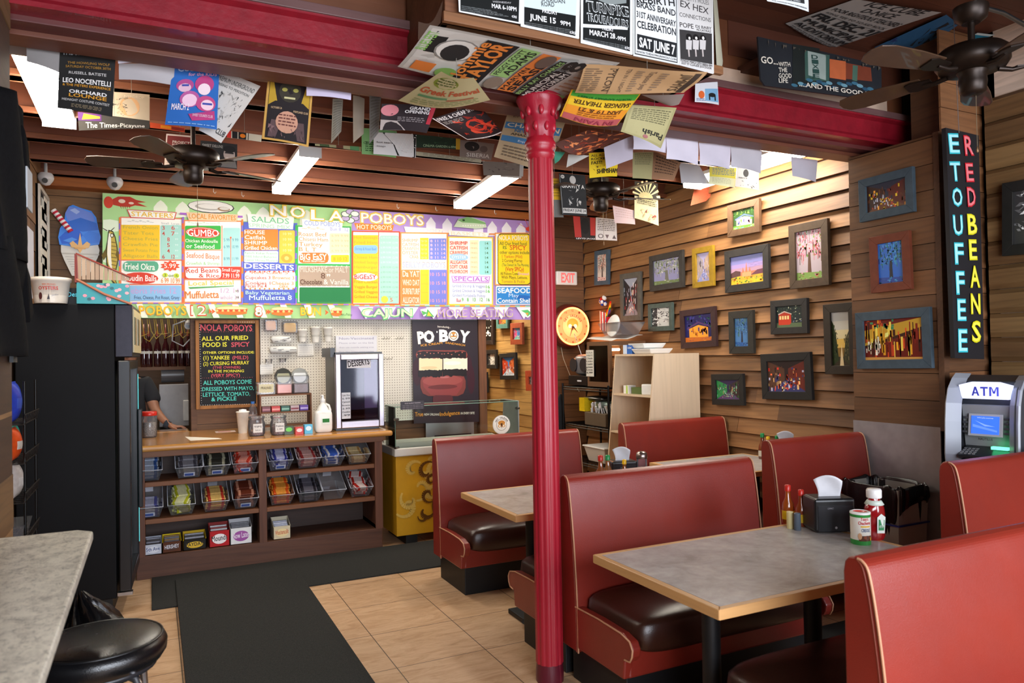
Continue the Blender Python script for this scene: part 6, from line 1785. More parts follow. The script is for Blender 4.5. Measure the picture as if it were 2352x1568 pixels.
def framed(name,lab,pts,fc,bw_,style,pal,seed,group,dep=.024,axis='X',mat_=None):
    TL,TR,BR,BL=[Vector(p) for p in pts];c=(TL+TR+BR+BL)/4
    U=((TR-TL)+(BR-BL))/2;V=((TL-BL)+(TR-BR))/2
    if axis=='X': w=abs(U.y);h=abs(V.z);rz=-PI/2;tl=math.atan2(U.z,-U.y)
    else: w=abs(U.x);h=abs(V.z);rz=0;tl=math.atan2(U.z,U.x)
    tl=max(-.05,min(.05,tl))
    t=thing('framed_picture' if name is None else name,lab,'picture',c,0,group)
    t.rotation_euler=(0,-tl,rz)
    W=w/2;H=h/2;b_=bw_;fcol=C(fc)
    m=LM()
    for pts4 in ([(-W,-H),(W,-H),(W-b_,-H+b_),(-W+b_,-H+b_)],[(W,-H),(W,H),(W-b_,H-b_),(W-b_,-H+b_)],[(W,H),(-W,H),(-W+b_,H-b_),(W-b_,H-b_)],[(-W,H),(-W,-H),(-W+b_,-H+b_),(-W+b_,H-b_)]):
        m.prism(pts4,'Y',-dep,dep*.2,fcol)
    m.build('frame',frame_paint,t,bevel=.002)
    m=LM();m.box((-W+b_*.8,-dep*.35,-H+b_*.8),(W-b_*.8,0,H-b_*.8),C('1a1614'));a=Art(m,lambda u,v,l:(u,-dep*.35-.0005-l*.00006,v))
    painter(a,w-2*b_,h-2*b_,style,random.Random(seed),pal);m.build('picture',gloss,t)
    return t
gr='framed New Orleans pictures on the right wall'
WX=[
('small narrow slate blue frame nearest the exit sign wall corner',[(4.365,6.83,2.703),(4.365,6.55,2.679),(4.365,6.54,2.313),(4.365,6.813,2.325)],'4a5a68',.045,'tree',['d8d0c8','3a2a28','2a3a34','c86a3a','6a4a44','e8c0b8']),
('tall grey frame with a wet red and white street scene, above the pale shelf unit',[(4.365,6.345,2.399),(4.365,5.987,2.389),(4.365,5.983,1.909),(4.365,6.339,1.907)],'5a564e',.055,'street',['9aa0b0','2a2628','3a3030','8a8088','c83a30','e8e0dc','f0c0a0']),
('charcoal frame with a misty green park scene, left of the yellow frame',[(4.365,5.83,2.516),(4.365,5.329,2.521),(4.365,5.336,2.174),(4.365,5.841,2.176)],'3a3632',.055,'tree',['8a88b0','6a6a60','a8a89a','8a9a70','c8c8c0','6a7a4a']),
('narrow mustard yellow frame with a pale violet building',[(4.365,5.204,2.506),(4.365,4.931,2.502),(4.365,4.93,2.154),(4.365,5.202,2.151)],'a8841c',.05,'street',['b0a8d0','a89a98','c8a890','8a90c8','d8b0a0','e8e0f0','6a6aa0']),
('large charcoal frame with a spired church under a purple sky',[(4.365,4.79,2.427),(4.365,4.298,2.426),(4.365,4.294,2.077),(4.365,4.786,2.076)],'35312e',.06,'church',['8a88c8']),
('topmost brown frame with a pink house among green oaks',[(4.365,4.747,2.811),(4.365,4.386,2.795),(4.365,4.378,2.537),(4.365,4.738,2.534)],'6a4e36',.055,'house',['2a4a20','4a7a30','8ab050','e8a0a0','5a6ac0','5a9a30']),
('small grey green frame with a black and white balcony photo',[(4.365,5.866,2.053),(4.365,5.497,2.052),(4.365,5.506,1.787),(4.365,5.875,1.791)],'4c5a54',.045,'bw',['888888']),
('purple brown frame with a glowing corner market at dusk',[(4.365,5.387,1.96),(4.365,4.923,1.979),(4.365,4.911,1.628),(4.365,5.389,1.616)],'3e2626',.055,'house',['1c1c5a','3a3a8a','2a5a4a','f0a030','5a3a6a','c86a20']),
('narrow dark frame with a blue street lamp scene, right of the glowing market picture',[(4.365,4.754,1.919),(4.365,4.472,1.913),(4.365,4.483,1.569),(4.365,4.758,1.561)],'33302a',.06,'tree',['4a7ab0','2a2a3a','3a6ab8','5a8a6a','6aa0d0','2a5a9a']),
('dark frame with a red streetcar at night',[(4.365,4.289,1.973),(4.365,3.929,1.973),(4.365,3.932,1.71),(4.365,4.288,1.713)],'2e2b29',.05,'tram',['888888']),
('tall brown frame with a pink blossoming tree beside the pier',[(4.365,4.089,2.527),(4.365,3.723,2.528),(4.365,3.732,2.049),(4.365,4.087,2.049)],'52402f',.06,'tree',['b8a8b0','5a3a2a','c8504a','d87a90','e8a0b8','b03a3a','7a9a4a']),
('dark frame with a golden sunset lane, partly hidden by the pier',[(4.365,3.782,1.907),(4.365,3.504,1.915),(4.365,3.519,1.412),(4.365,3.785,1.414)],'33291f',.06,'lane',['888888']),
('large black frame with a brightly lit night street, lowest row right',[(4.365,4.402,1.562),(4.365,3.909,1.57),(4.365,3.904,1.223),(4.365,4.398,1.199)],'22201e',.06,'street',['2a1c1c','5a3a2a','6a2a20','3a3a6a','e86a3a','f0c080','c8c8e0','d83a2a']),
('small black frame with a green and violet night building, lowest row left',[(4.365,4.985,1.386),(4.365,4.597,1.404),(4.365,4.606,1.136),(4.365,4.982,1.13)],'24211e',.05,'street',['2a1c4a','2a8a4a','3a2a2a','5a3a6a','8ac0a0','c8a07a','3a6a3a']),
]
for k,(lab,pts,fc,b_,st,pal) in enumerate(WX): framed(None,lab,pts,fc,b_,st,pal,k+10,gr)
gp='framed pictures on the wooden pier'
for k,(lab,pts,fc,b_,st,pal) in enumerate([
('upper blue grey frame with a lamplit bar, topmost on the wooden pier',[(4.155,3.308,2.683),(4.155,2.926,2.688),(4.155,2.905,2.413),(4.155,3.285,2.409)],'45545e',.052,'street',['2a2a3a','3a1c10','5a1c10','6a3a1c','e8c020','f0a030','c8482c','c8c8d8']),
('red brown frame with a blue lamp post scene on the wooden pier',[(4.155,3.232,2.299),(4.155,2.953,2.308),(4.155,2.944,1.946),(4.155,3.223,1.945)],'7a3c26',.052,'tree',['2a6ac8','1a1c2a','3aa0c8','3a7a5a','5a9ad8','2a4a9a']),
('large blue grey frame with a golden lit gallery, lowest on the wooden pier',[(4.155,3.348,1.822),(4.155,2.831,1.835),(4.155,2.828,1.467),(4.155,3.341,1.461)],'45545e',.056,'gallery',['888888'])]): framed(None,lab,pts,fc,b_,st,pal,k+40,gp)
framed(None,'black frame with a grey night balcony, cut off by the right photo edge',[(4.53,2.629,2.515),(4.53,2.182,2.573),(4.53,2.195,2.075),(4.53,2.62,2.157)],'23221f',.06,'bw',['888888'],55,'framed picture on the near right wall')
for k,(lab,pts,fc,b_,st,pal) in enumerate([
('tall black frame with white line art in the passage beside the post',[(3.83,8.692,2.226),(3.83,8.333,2.208),(3.83,8.353,1.718),(3.83,8.708,1.719)],'2a1c16',.05,'card',['888888']),
('small teal frame just under the menu board in the passage',[(3.83,8.243,2.094),(3.83,7.913,2.087),(3.83,7.925,1.901),(3.83,8.237,1.908)],'4a7a72',.05,'street',['6a8a3a','8a3a2a','c87a2a','3a5a3a','e8a030','d84a6a']),
('small orange frame with a blue and pink street in the passage',[(3.83,7.848,1.958),(3.83,7.541,1.952),(3.83,7.527,1.702),(3.83,7.846,1.703)],'9a4420',.06,'street',['5a9ac8','c84a7a','3a7ac0','5ac0b0','e8609a','f0e0f0','3a5aa8']),
('small black frame with a pale abstract figure in the passage',[(3.83,8.586,1.65),(3.83,8.256,1.65),(3.83,8.257,1.416),(3.83,8.596,1.413)],'221f1c',.05,'bw',['888888']),
('black frame with a red and blue abstract street in the passage',[(3.83,8.17,1.602),(3.83,7.715,1.607),(3.83,7.716,1.296),(3.83,8.157,1.281)],'1e1c1a',.05,'street',['3a80c8','b8442a','c86a3a','c8d8e8','1a2a4a','e8f0f8','e04a30']),
('black frame with a violet picture, low behind the post in the passage',[(3.83,8.827,1.362),(3.83,8.564,1.369),(3.83,8.56,1.111),(3.83,8.823,1.1)],'1e1c1a',.06,'tree',['4a2ac0','3a1a9a','6a4ad8','4a3ab8','5a3ac8','2a1a6a']),
('orange red frame partly hidden by the iron column in the passage',[(3.83,7.477,1.398),(3.83,7.199,1.415),(3.83,7.208,1.189),(3.83,7.471,1.169)],'a8401c',.07,'bw',['888888'])]): framed(None,lab,pts,fc,b_,st,pal,k+70,'framed pictures in the passage')
# ------------------------------------------------ exit sign, neon clock, flags
ex=[(3.997,7.05,2.498),(4.261,7.05,2.346)]
t=thing('exit_sign','small white EXIT sign with red letters on the dark corner wall','exit sign',((ex[0][0]+ex[1][0])/2,7.05,ex[1][2]))
m=MB();m.box((ex[0][0],7.045,ex[1][2]),(ex[1][0],7.085,ex[0][2]),C('e4e0dc'));m.build('housing',plastic,t,bevel=.012)
m=MB();a=artY(m,7.044);a.text('EXIT',(ex[0][0]+.055,ex[1][2]+.03),(ex[1][0]-.035,ex[1][2]+.03),.10,'f2706c',5);m.build('lettering',lit_print,t)
ck=[(4.129,6.95,1.886)][0]
cx,cy,cz=ck[0],6.95,ck[2];R=.235
t=thing('neon_clock','round wall clock with glowing orange neon ring and maroon case','clock',(cx,7.07,cz-R))
m=MB(Matrix.Translation((cx,7.07,cz))@Matrix.Rotation(PI/2,4,'X'));m.lathe([(R*1.02,0),(R*1.06,.04),(R*1.0,.10),(R*.93,.12),(R*.9,.12)],(0,0,0),C('5a1c14'),40);m.build('case',plastic,t)
m=MB(Matrix.Translation((cx,7.07,cz))@Matrix.Rotation(PI/2,4,'X'));m.tube([(R*.85*math.cos(2*PI*k/40),R*.85*math.sin(2*PI*k/40),.128) for k in range(40)],.009,C('ffffff'),8,closed=True);m.build('neon_ring',neon,t)
m=MB();y=6.946;a=artY(m,y);a.ell(cx,cz,R*.84,R*.84,C('ee9a68'),40);a.ell(cx,cz,R*.56,R*.56,C('d87c40'),32);a.ell(cx,cz,R*.54,R*.54,C('f2ac7c'),32);a.ell(cx,cz+R*.1,R*.3,R*.26,C('d8802c'),20);a.ell(cx-R*.14,cz,R*.1,R*.1,C('f4e0c0'),12);a.ell(cx+R*.14,cz,R*.1,R*.1,C('f4e0c0'),12);a.poly([(cx-.018,cz),(cx+.018,cz),(cx,cz-.05)],'4a2010')
for k in range(12):
    t_=PI/2-k*PI/6;X=cx+R*.73*math.cos(t_);Z=cz+R*.73*math.sin(t_);a.text(str(k or 12),(X-.012,Z-.011),(X+.012,Z-.011),.022,'6a2a1a',1)
for k,ch in enumerate('NEW ORLEANS'):
    t_=math.radians(150-k*12);X=cx+R*.44*math.cos(t_);Z=cz+R*.44*math.sin(t_);d=(math.sin(t_)*.008,-math.cos(t_)*.008)
    if ch!=' ': a.text(ch,(X-d[0],Z-d[1]),(X+d[0],Z+d[1]),.022,'5a2416',3)
m.build('face',clock_face,t)
m=MB()
for ang,l,w_ in ((-110,.12,.006),(-50,.09,.008)):
    d=(math.cos(math.radians(ang)),math.sin(math.radians(ang)));m.cyl((cx,6.938,cz),(cx+d[0]*l,6.938,cz+d[1]*l),w_,C('1a1010'),6,r1=.001)
m.build('hands',paint,t)
l=bpy.data.lights.new('neon_glow','POINT');l.energy=1.6;l.color=(1,.4,.14);l.shadow_soft_size=.12;lo_=bpy.data.objects.new('neon_glow',l);lo_.location=(cx,6.82,cz);coll.objects.link(lo_)
m=MB();m.tube([(cx-.1,7.05,cz-.19),(cx-.06,7.06,cz-.35),(cx+.02,7.05,cz-.55),(cx+.1,7.0,cz-.72)],.003,C('c8c0b0'),6);m.build('power_cord',plastic,t)
fl_=[(4.33,6.702,2.152),(4.33,6.588,2.028),(4.33,6.766,1.826),(4.33,6.487,2.068),(4.33,6.464,1.816)]
t=thing('flag_cluster','bunch of small flags with rainbow stripes hung on the wall by the neon clock','flags',(4.33,fl_[1][1],fl_[2][2]))
x,y,z=fl_[1];
m=MB();m.grid(lambda u,v:(4.35-.03*u,y+.02-.14*u+.03*v,z+.02+.09*u-.13*v-.02*math.sin(u*7)),6,6,C('ffffff'),cf=lambda u,v:C(['c8281c','e8801c','e8d020','2f8a3a','2a4ab0','6a2a8a'][int(v*6)]));m.build('rainbow_flag',cloth,t)
m=MB();m.grid(lambda u,v:(4.34-.02*math.sin(u*6),y+.13-.10*u,z+.02-.20*v-.04*u),9,8,C('ffffff'),cf=lambda u,v:C('c8382c' if int(u*9)%2 else 'e8e0dc'));m.build('striped_flag',cloth,t)
m=MB();m.grid(lambda u,v:(4.335-.02*math.sin(u*5),y+.0-.09*u-.02*v,z-.06-.16*v),5,5,C('b8242c'));m.build('red_flag',cloth,t)
m=MB();rnd=random.Random(3)
for k in range(14): m.ell((4.33+rnd.uniform(-.01,.01),y+.06+rnd.uniform(-.05,.05),z+.11+rnd.uniform(-.03,.04)),(.018,.022,.022),C(rnd.choice(['2a4ab8','2a3a9a','c8281c','e8e8e8'])),7,5)
m.build('bow',cloth,t)
# snowball cut-out
sn=lambda L_:[(p[0],p[2]) for p in L_]
t=thing('snowball_cutout','blue snowball in a white cup painted wooden cutout on the back wall','wall art',[(-0.531,7.04,2.3)][0])
m=MB();m.prism(sn([(-0.669,7.04,2.5),(-0.648,7.04,2.436),(-0.593,7.04,2.305),(-0.531,7.04,2.303),(-0.468,7.04,2.32),(-0.404,7.04,2.468),(-0.391,7.04,2.523),(-0.403,7.04,2.57),(-0.669,7.04,2.557)]),'Y',7.04,7.065,C('d8d4cc'));a=artY(m,7.04)
for k in range(7): p0=sn([(-0.639,7.04,2.458),(-0.436,7.04,2.485)]);a.rect(p0[0][0]+.01*k,p0[0][1]-.02*k,p0[1][0]-.01*k,p0[0][1]-.02*k+.006,C('b8b4ac'))
p0=sn([(-0.663,7.04,2.493),(-0.394,7.04,2.527)]);a.rect(p0[0][0],p0[0][1]-.012,p0[1][0],p0[0][1],C('bcb6ac'))
m.build('cup',gloss,t)
m=MB();m.prism(sn([(-0.687,7.045,2.618),(-0.678,7.045,2.557),(-0.592,7.045,2.547),(-0.483,7.045,2.556),(-0.394,7.045,2.571),(-0.381,7.045,2.634),(-0.399,7.045,2.706),(-0.414,7.045,2.797),(-0.449,7.045,2.849),(-0.527,7.045,2.869),(-0.58,7.045,2.891),(-0.611,7.045,2.874),(-0.636,7.045,2.818),(-0.643,7.045,2.746),(-0.674,7.045,2.69)]),'Y',7.03,7.06,C('3a86e8'));a=artY(m,7.03)
for pts,c in ((sn([(-0.635,7.03,2.816),(-0.61,7.03,2.875),(-0.526,7.03,2.863),(-0.442,7.03,2.829),(-0.423,7.03,2.764),(-0.543,7.03,2.742),(-0.62,7.03,2.763)]),'6a86d8'),(sn([(-0.629,7.03,2.744),(-0.527,7.03,2.787),(-0.411,7.03,2.75),(-0.398,7.03,2.693),(-0.512,7.03,2.672),(-0.621,7.03,2.691)]),'1f63c8'),(sn([(-0.679,7.03,2.616),(-0.636,7.03,2.665),(-0.543,7.03,2.692),(-0.512,7.03,2.643),(-0.56,7.03,2.575),(-0.661,7.03,2.563)]),'1c5ed0'),(sn([(-0.512,7.03,2.643),(-0.465,7.03,2.682),(-0.392,7.03,2.664),(-0.39,7.03,2.591),(-0.466,7.03,2.573)]),'2a78e0'),(sn([(-0.604,7.03,2.846),(-0.567,7.03,2.863),(-0.53,7.03,2.837),(-0.555,7.03,2.814)]),'a0b4e8'),(sn([(-0.652,7.03,2.592),(-0.59,7.03,2.621),(-0.55,7.03,2.605),(-0.606,7.03,2.577)]),'4a90e8')): a.poly(pts,c)
m.build('syrup_ice',gloss,t)
m=MB();p=[(-0.719,7.02,2.837),(-0.595,7.02,2.666)];d=Vector((p[1][0]-p[0][0],0,p[1][2]-p[0][2]))
for k in range(12): m.cyl(Vector(p[0])+d*(k/12),Vector(p[0])+d*((k+1)/12),.022,C('c8283c' if k%2 else 'f0ece8'),12)
m.build('straw',gloss,t)
m=MB();p=[(-0.531,7.02,2.561)][0];a=artY(m,7.02)
X,Z=p[0],p[2]
a.poly([(X-.02,Z-.03),(X,Z+.10),(X+.02,Z-.03),(X,Z-.07)],'e0b070')
for s_ in(-1,1): a.poly([(X,Z-.02),(X+s_*.05,Z+.03),(X+s_*.075,Z+.01),(X+s_*.06,Z-.025)],'e0b070')
a.rect(X-.04,Z-.035,X+.04,Z-.022,C('d8a058'));m.build('fleur_emblem',gloss,t)
# white framed menu on the left wall
wf=[(-0.77,6.47,2.934),(-0.77,7.245,2.973),(-0.77,7.114,2.211),(-0.77,6.362,2.128)]
y0,y1=wf[0][1],min(wf[1][1],7.04)
t=thing('notice_board','tall white framed notice board of papers on the left wall above the cooler','board',(-.77,(y0+y1)/2,wf[3][2]))
m=MB();z0,z1=wf[3][2],wf[0][2];m.box((-.778,y0,z0),(-.76,y1,z1),C('1c1c1c'))
for k in range(9): yy=y0+.06+.12*(k%3)*(y1-y0)*2;zz=z0+.06+(z1-z0-.15)*(k/9);m.box((-.76,yy,zz),(-.757,min(yy+.28,y1-.04),zz+.17),C(['d8d4c8','c8c8c0','e0d8c8'][k%3]))
m.build('board',paper,t)
m=MB()
for a_,b_ in (((y0,z0),(y0+.03,z1)),((y1-.03,z0),(y1,z1)),((y0+.03,z1-.03),(y1-.03,z1)),((y0+.03,z0),(y1-.03,z0+.03))): m.box((-.775,a_[0],a_[1]),(-.745,b_[0],b_[1]),C('c8c0b4'))
m.build('frame',paint,t,bevel=.003)
wp=[(-0.76,5.585,2.535),(-0.76,6.278,2.537),(-0.76,6.189,2.036),(-0.76,5.794,2.051)]
m=MB();a=Art(m,lambda u,v,l:(-.765+l*.0001,u,v));a.poly([(wp[0][1],wp[3][2]),(wp[1][1],wp[3][2]),(wp[1][1],wp[1][2]),(wp[0][1],wp[0][2])][::-1],'c4c4d0');
for k in range(4): a.ell(wp[0][1]+.15+.12*k,wp[1][2]-.1-.12*k,.03,.04,C('c88a84'),7)
tag(m.build('wall_print',paper,solid=.002),'pale blue print on the left wall left of the white framed board','poster')

# ------------------------------------------------ fluorescent lights
def fixture(label,x0,x1,y0,y1,z=2.97,skew=0):
    t=thing('ceiling_light',label,'ceiling light',((x0+x1)/2,(y0+y1)/2,z),skew,'fluorescent ceiling lights')
    w_=(x1-x0)/2;l=(y1-y0)/2
    m=LM();m.box((-w_,-l,.055),(w_,l,.085),C('d8d8d8'));m.box((-w_-.006,-l-.012,0),(w_+.006,-l,.085),C('c8c8c8'));m.box((-w_-.006,l,0),(w_+.006,l+.012,.085),C('c8c8c8'));m.build('housing',plastic,t)
    m=LM();m.prism([(-w_,.055),(-w_,.015),(-w_+.015,0),(w_-.015,0),(w_,.015),(w_,.055)],'Y',-l,l,C('ffffff'));m.build('diffuser',tube_light,t)
    return t
fixture('lit fluorescent light between the left ceiling fan and the menu board',.915,1.055,5.13,6.38)
fixture('lit fluorescent light just left of the iron column',2.50,2.66,5.14,6.42,2.97,-.09)
fixture('lit fluorescent light at the left wall behind the hanging papers',-.56,-.40,3.9,5.02)
fixture('lit fluorescent light near the right wall behind hanging white papers',4.04,4.22,3.72,4.92)
# ------------------------------------------------ ceiling fans
def fan(label,x,y,zb,zc,rot,R=.62,n=5,group='dark bronze ceiling fans'):
    t=thing('ceiling_fan',label,'ceiling fan',(x,y,zb),0,group)
    bz=C('2a1f18')
    m=LM();m.lathe([(.035,zc-zb-.07),(.062,zc-zb-.05),(.068,zc-zb-.01),(.068,zc-zb)],(0,0,0),bz,24);m.build('canopy',dark_metal,t)
    m=LM();m.cyl((0,0,.09),(0,0,zc-zb-.05),.014,bz,12);m.build('downrod',dark_metal,t)
    m=LM();m.lathe([(.05,-.015),(.125,-.005),(.142,.02),(.142,.065),(.12,.085),(.05,.10),(0,.102)],(0,0,0),bz,32);m.build('motor_housing',dark_metal,t)
    m=LM();m.lathe([(0,-.115),(.035,-.112),(.05,-.10),(.055,-.06),(.052,-.03),(.06,-.015)],(0,0,0),bz,24);m.cyl((0.02,0,-.11),(0.02,0,-.34),.0012,C('8a7a60'),5);m.lathe([(0,-.36),(.005,-.355),(.003,-.335),(0,-.33)],(.02,0,0),C('8a6a4a'),8);m.build('switch_cup',dark_metal,t)
    for k in range(n):
        T=Matrix.Rotation(rot+2*PI*k/n,4,'Z')@Matrix.Rotation(.2,4,'X')
        m=LM(T);m.tube([(.10,0,-.01),(.15,.0,-.02),(.20,0,-.012)],[.012,.01,.008],bz,8);m.prism([(.16,-.03),(.24,-.042),(.27,-.03),(.27,.03),(.24,.042),(.16,.03)],'Z',-.014,-.008,bz);m.build('blade_bracket',dark_metal,t)
        m=LM(T);pts=[(.20,-.045),(.35,-.062),(R-.08,-.068),(R-.02,-.055),(R,-.02),(R,.02),(R-.02,.055),(R-.08,.068),(.35,.062),(.20,.045)];m.prism(pts,'Z',-.006,0,C('4a3424'));m.build('blade',m_blade,t,bevel=.002)
m_blade=m_attr('fan_blade_wood',.4,0,.5,.2,.1,12)
fan('dark ceiling fan hanging above the counter side, left of the fluorescent light',.22,4.60,2.72,3.05,math.radians(24),.56)
fan('dark ceiling fan hanging to the right of the iron column',2.97,4.56,2.74,3.04,math.radians(60),.55)
fan('nearest dark ceiling fan in the upper right corner by the letter sign',3.17,1.95,2.785,3.05,math.radians(30),.58)
# conduit feeding the near fan
m=MB();m.tube([(2.95,1.7,3.49),(2.96,1.72,3.2),(3.06,1.82,3.08),(3.13,1.90,3.06)],.010,C('9aa0a4'),8);m.tube([(3.21,1.94,3.06),(3.4,1.95,3.07),(3.8,2.0,3.06),(4.5,2.1,3.09)],.010,C('9aa0a4'),8);tag(m.build('conduit',metal),'grey flexible metal conduit running to the nearest ceiling fan','cable')
# cameras
for lab,p,r_ in (('white dome security camera under the ceiling corner above the notice board',[(-0.723,6.6,3)][0],.055),('white round smoke detector like dome above the left end of the menu board',[(-0.261,6.7,3.028)][0],.06)):
    t=thing('security_camera',lab,'security camera',p);m=LM();m.lathe([(0,-r_),(r_*.5,-r_*.85),(r_*.9,-r_*.3),(r_,0),(r_,.02),(r_*.8,.04)],(0,0,0),C('c8c4c4'),20);m.cyl((0,0,.04),(0,0,.12),.012,C('b0b0b0'),8);m.build('dome',plastic,t)
    m=LM();m.cyl((0,-r_*.7,-r_*.35),(0,-r_*1.02,-r_*.5),r_*.35,C('4a4a4a'),14);m.build('lens',plastic,t)
# ------------------------------------------------ paper posters
def sheet(label,c4,bg,items=(),curl=.02,name='poster',group='posters and papers hung from the ceiling timbers',edge=None,amp2=0,mt=None,cat='poster'):
    TL,TR,BR,BL=[Vector(p) for p in c4];n=(TR-TL).cross(BL-TL).normalized();
    if n.dot(Vector((1.2,0,1.6))-TL)<0: n=-n
    W=((TR-TL).length+(BR-BL).length)/2;H=((BL-TL).length+(BR-TR).length)/2
    def fn(u,v,l):
        p=(TL*(1-u)+TR*u)*v+(BL*(1-u)+BR*u)*(1-v);return p+n*(curl*math.sin(PI*u)*(1-v*.6)+amp2*math.sin(5*u+4*v)+l*.0006)
    m=MB();m.grid(lambda u,v:fn(u,v,0),10,10,C(bg))
    a=Art(m,fn)
    for it in items:
        k=it[0]
        if k=='r': a.rect(*it[1:5],C(it[5]),6,6)
        elif k=='e': a.ell(*it[1:5],C(it[5]),16)
        elif k=='p': a.poly(it[1],it[2])
        elif k=='t' and len(it)==8: a.text(it[1],(it[2],it[3]),(it[4],it[3]),it[5],it[6],it[7])
        elif k=='t': a.text(it[1],(it[2],it[3]),(it[4],it[5]),it[6],it[7],it[8])
        elif k=='L': # block of fine print lines
            _,x0,x1,y0,y1,n_,c_=it
            for j in range(n_):
                y=y1-(y1-y0)*(j+.5)/n_;rr=random.Random(j*7+int(x0*100));xx=x0
                while xx<x1-.03:
                    w_=rr.uniform(.03,.11);a.rect(xx,y,min(xx+w_,x1),y+(y1-y0)/n_*.42,C(c_));a.l-=1;xx+=w_+.02
            a.l+=1
        elif k=='s':
            _,n_,x0,x1,y0,y1,cs,sd,sz=it;rr=random.Random(sd)
            for j in range(n_):
                x=rr.uniform(x0,x1);y=rr.uniform(y0,y1);a.poly([(min(max(x+rr.uniform(-sz,sz),0),1),min(max(y+rr.uniform(-sz,sz),0),1)) for _ in range(3)],rr.choice(cs));a.l-=1
            a.l+=1
    o=m.build(name,[mt or paper],solid=0);tag(o,label,cat,group)
    top=(TL+TR)/2+Vector((0,0,0));zt=max(TL.z,TR.z)
    up=2.93 if top.y<3.18 else (2.866 if top.y<3.5 else (2.95 if top.y<3.56 else (3.5 if not any(yj-.02<top.y<yj+tj+.02 for yj,tj in ((3.85,.08),(4.42,.09),(5.02,.08),(5.62,.09))) else 3.03)))
    if zt<up-.01 and top.x<4.4:
        q=fn(.5,.985,1);m=MB();m.cyl(q,(q.x,q.y if not 3.5<q.y<3.56 else 3.498,up+.005),.0012,C('8a8478'),5);m.build('hanging_thread',paper,o)
    return o
g1='posters and papers hung from the ceiling timbers'
Wt='dcd8d4';K='222020'
sheet('black poster reading THE BIG EASY BALL, farthest left of the hung posters',[(-0.337,3.56,2.915),(-0.129,3.56,2.943),(-0.146,3.56,2.641),(-0.347,3.56,2.653)],'1c1b1a',[('t','THE BIG EASY BALL',.05,.86,.95,.09,'b8c0c8',3),('t','THE HOWLING WOLF',.15,.72,.9,.035,'a87a2c',1),('t','SATURDAY OCTOBER 30TH',.12,.66,.92,.035,'a87a2c',1),('t','RUSSELL BATISTE',.18,.56,.85,.04,'c8c4c0',2),('t','LEO NOCENTELLI',.08,.42,.94,.07,'f0ece8',3),('t','& THE METERS EXPERIENCE',.08,.365,.94,.035,'d8982c',2),('t','ORCHARD',.2,.26,.88,.05,'f0ece8',3),('t','LOUNGE',.2,.20,.88,.05,'d8982c',3),('t','MIDNIGHT COSTUME CONTEST',.08,.13,.94,.035,'c8c4c0',2),('L',.25,.8,.03,.09,3,'8a7a60')],.01)
sheet('grey translucent paper at the left end, beside the black Big Easy poster',[(-0.451,3.54,2.907),(-0.334,3.54,2.91),(-0.339,3.54,2.796),(-0.451,3.54,2.824)],'8a8684',[],.01,mt=paper)
sheet('white curled paper hanging just right of the black Big Easy poster',[(-0.125,3.53,2.936),(0.156,3.53,2.943),(0.154,3.53,2.901),(-0.121,3.53,2.864)],'e4dce8',[],.03)
sheet('grey crumpled paper below the white curled paper near the blue poster',[(-0.121,3.6,2.891),(0.101,3.6,2.918),(0.094,3.6,2.827),(-0.121,3.6,2.82)],'b0acae',[],.015,amp2=.004)
sheet('beige poster with a faded sun drawing behind the left ceiling fan',[(-0.174,4.36,3.008),(-0.002,4.36,3.017),(-0.004,4.36,2.87),(-0.178,4.36,2.859)],'cbb79a',[('e',.45,.5,.28,.35,'d8a878'),('s',40,.03,.4,.2,.85,['5a5044','8a7a64','a89678'],3,.06),('t','NERDROP',.3,.82,.85,.09,'e0cdb0',3)],.01)
sheet('grey newspaper banner with white gothic masthead and a purple corner',[(-0.333,4.33,2.873),(-0.004,4.33,2.868),(-0.004,4.33,2.826),(-0.329,4.33,2.777)],'3a352f',[('r',0,.55,.32,1,'5a2a6a'),('p',[(.05,.6),(.3,.72),(.3,.85),(.08,.95)],'e8a828'),('t','The Times-Picayune',.10,.12,.93,.34,'d8d0c4',3)],.01)
sheet('bright blue poster with pink cartoon faces and MARCH 2 lettering',[(0.094,3.6,2.921),(0.288,3.6,2.96),(0.273,3.6,2.647),(0.058,3.6,2.644)],'2866b4',[('t','CULTURE',.12,.87,.9,.09,'b0c4e0',3),('t','for the KIDS',.35,.79,.95,.05,'e0a0c0',2),('e',.3,.64,.18,.10,'b04a88'),('e',.3,.60,.13,.07,'e0b8cc'),('e',.7,.66,.2,.13,'b8407a'),('e',.7,.58,.13,.09,'f0d8e0'),('e',.42,.42,.2,.13,'b85a98'),('e',.42,.40,.15,.10,'f0c8dc'),('e',.75,.36,.2,.12,'c04a80'),('e',.78,.34,.13,.08,'f0ccd8'),('r',.24,.62,.38,.65,'3a4aa0'),('r',.68,.34,.88,.37,'3a4aa0'),('t','MARCH 2',.08,.24,.42,.10,'f4e8f0',4),('p',[(.42,.18),(.93,.26),(.95,.13),(.5,.08)],'b83a78'),('t','SWEET SOUNDS CLUB',.5,.15,.9,.04,'f0d0e0',1),('L',.05,.95,.01,.04,1,'8ab0e0')],.015)
sheet('white poster with a black line drawing of a building, hung diagonally',[(0.29,3.68,2.956),(0.477,3.68,2.903),(0.297,3.68,2.609),(0.201,3.68,2.659)],'c8c2ba',[('t','PREMIUM UNDERGROUND',.05,.85,.95,.07,'3a3a38',2),('t','RISING TO PERDITION',.1,.77,.9,.04,'4a4a48',1),('s',60,.1,.9,.25,.7,['4a4846','7a7672','9a958e','b0aaa2'],8,.05),('t','CLUB',.6,.08,.95,.08,'2a2a2a',3)],.01)
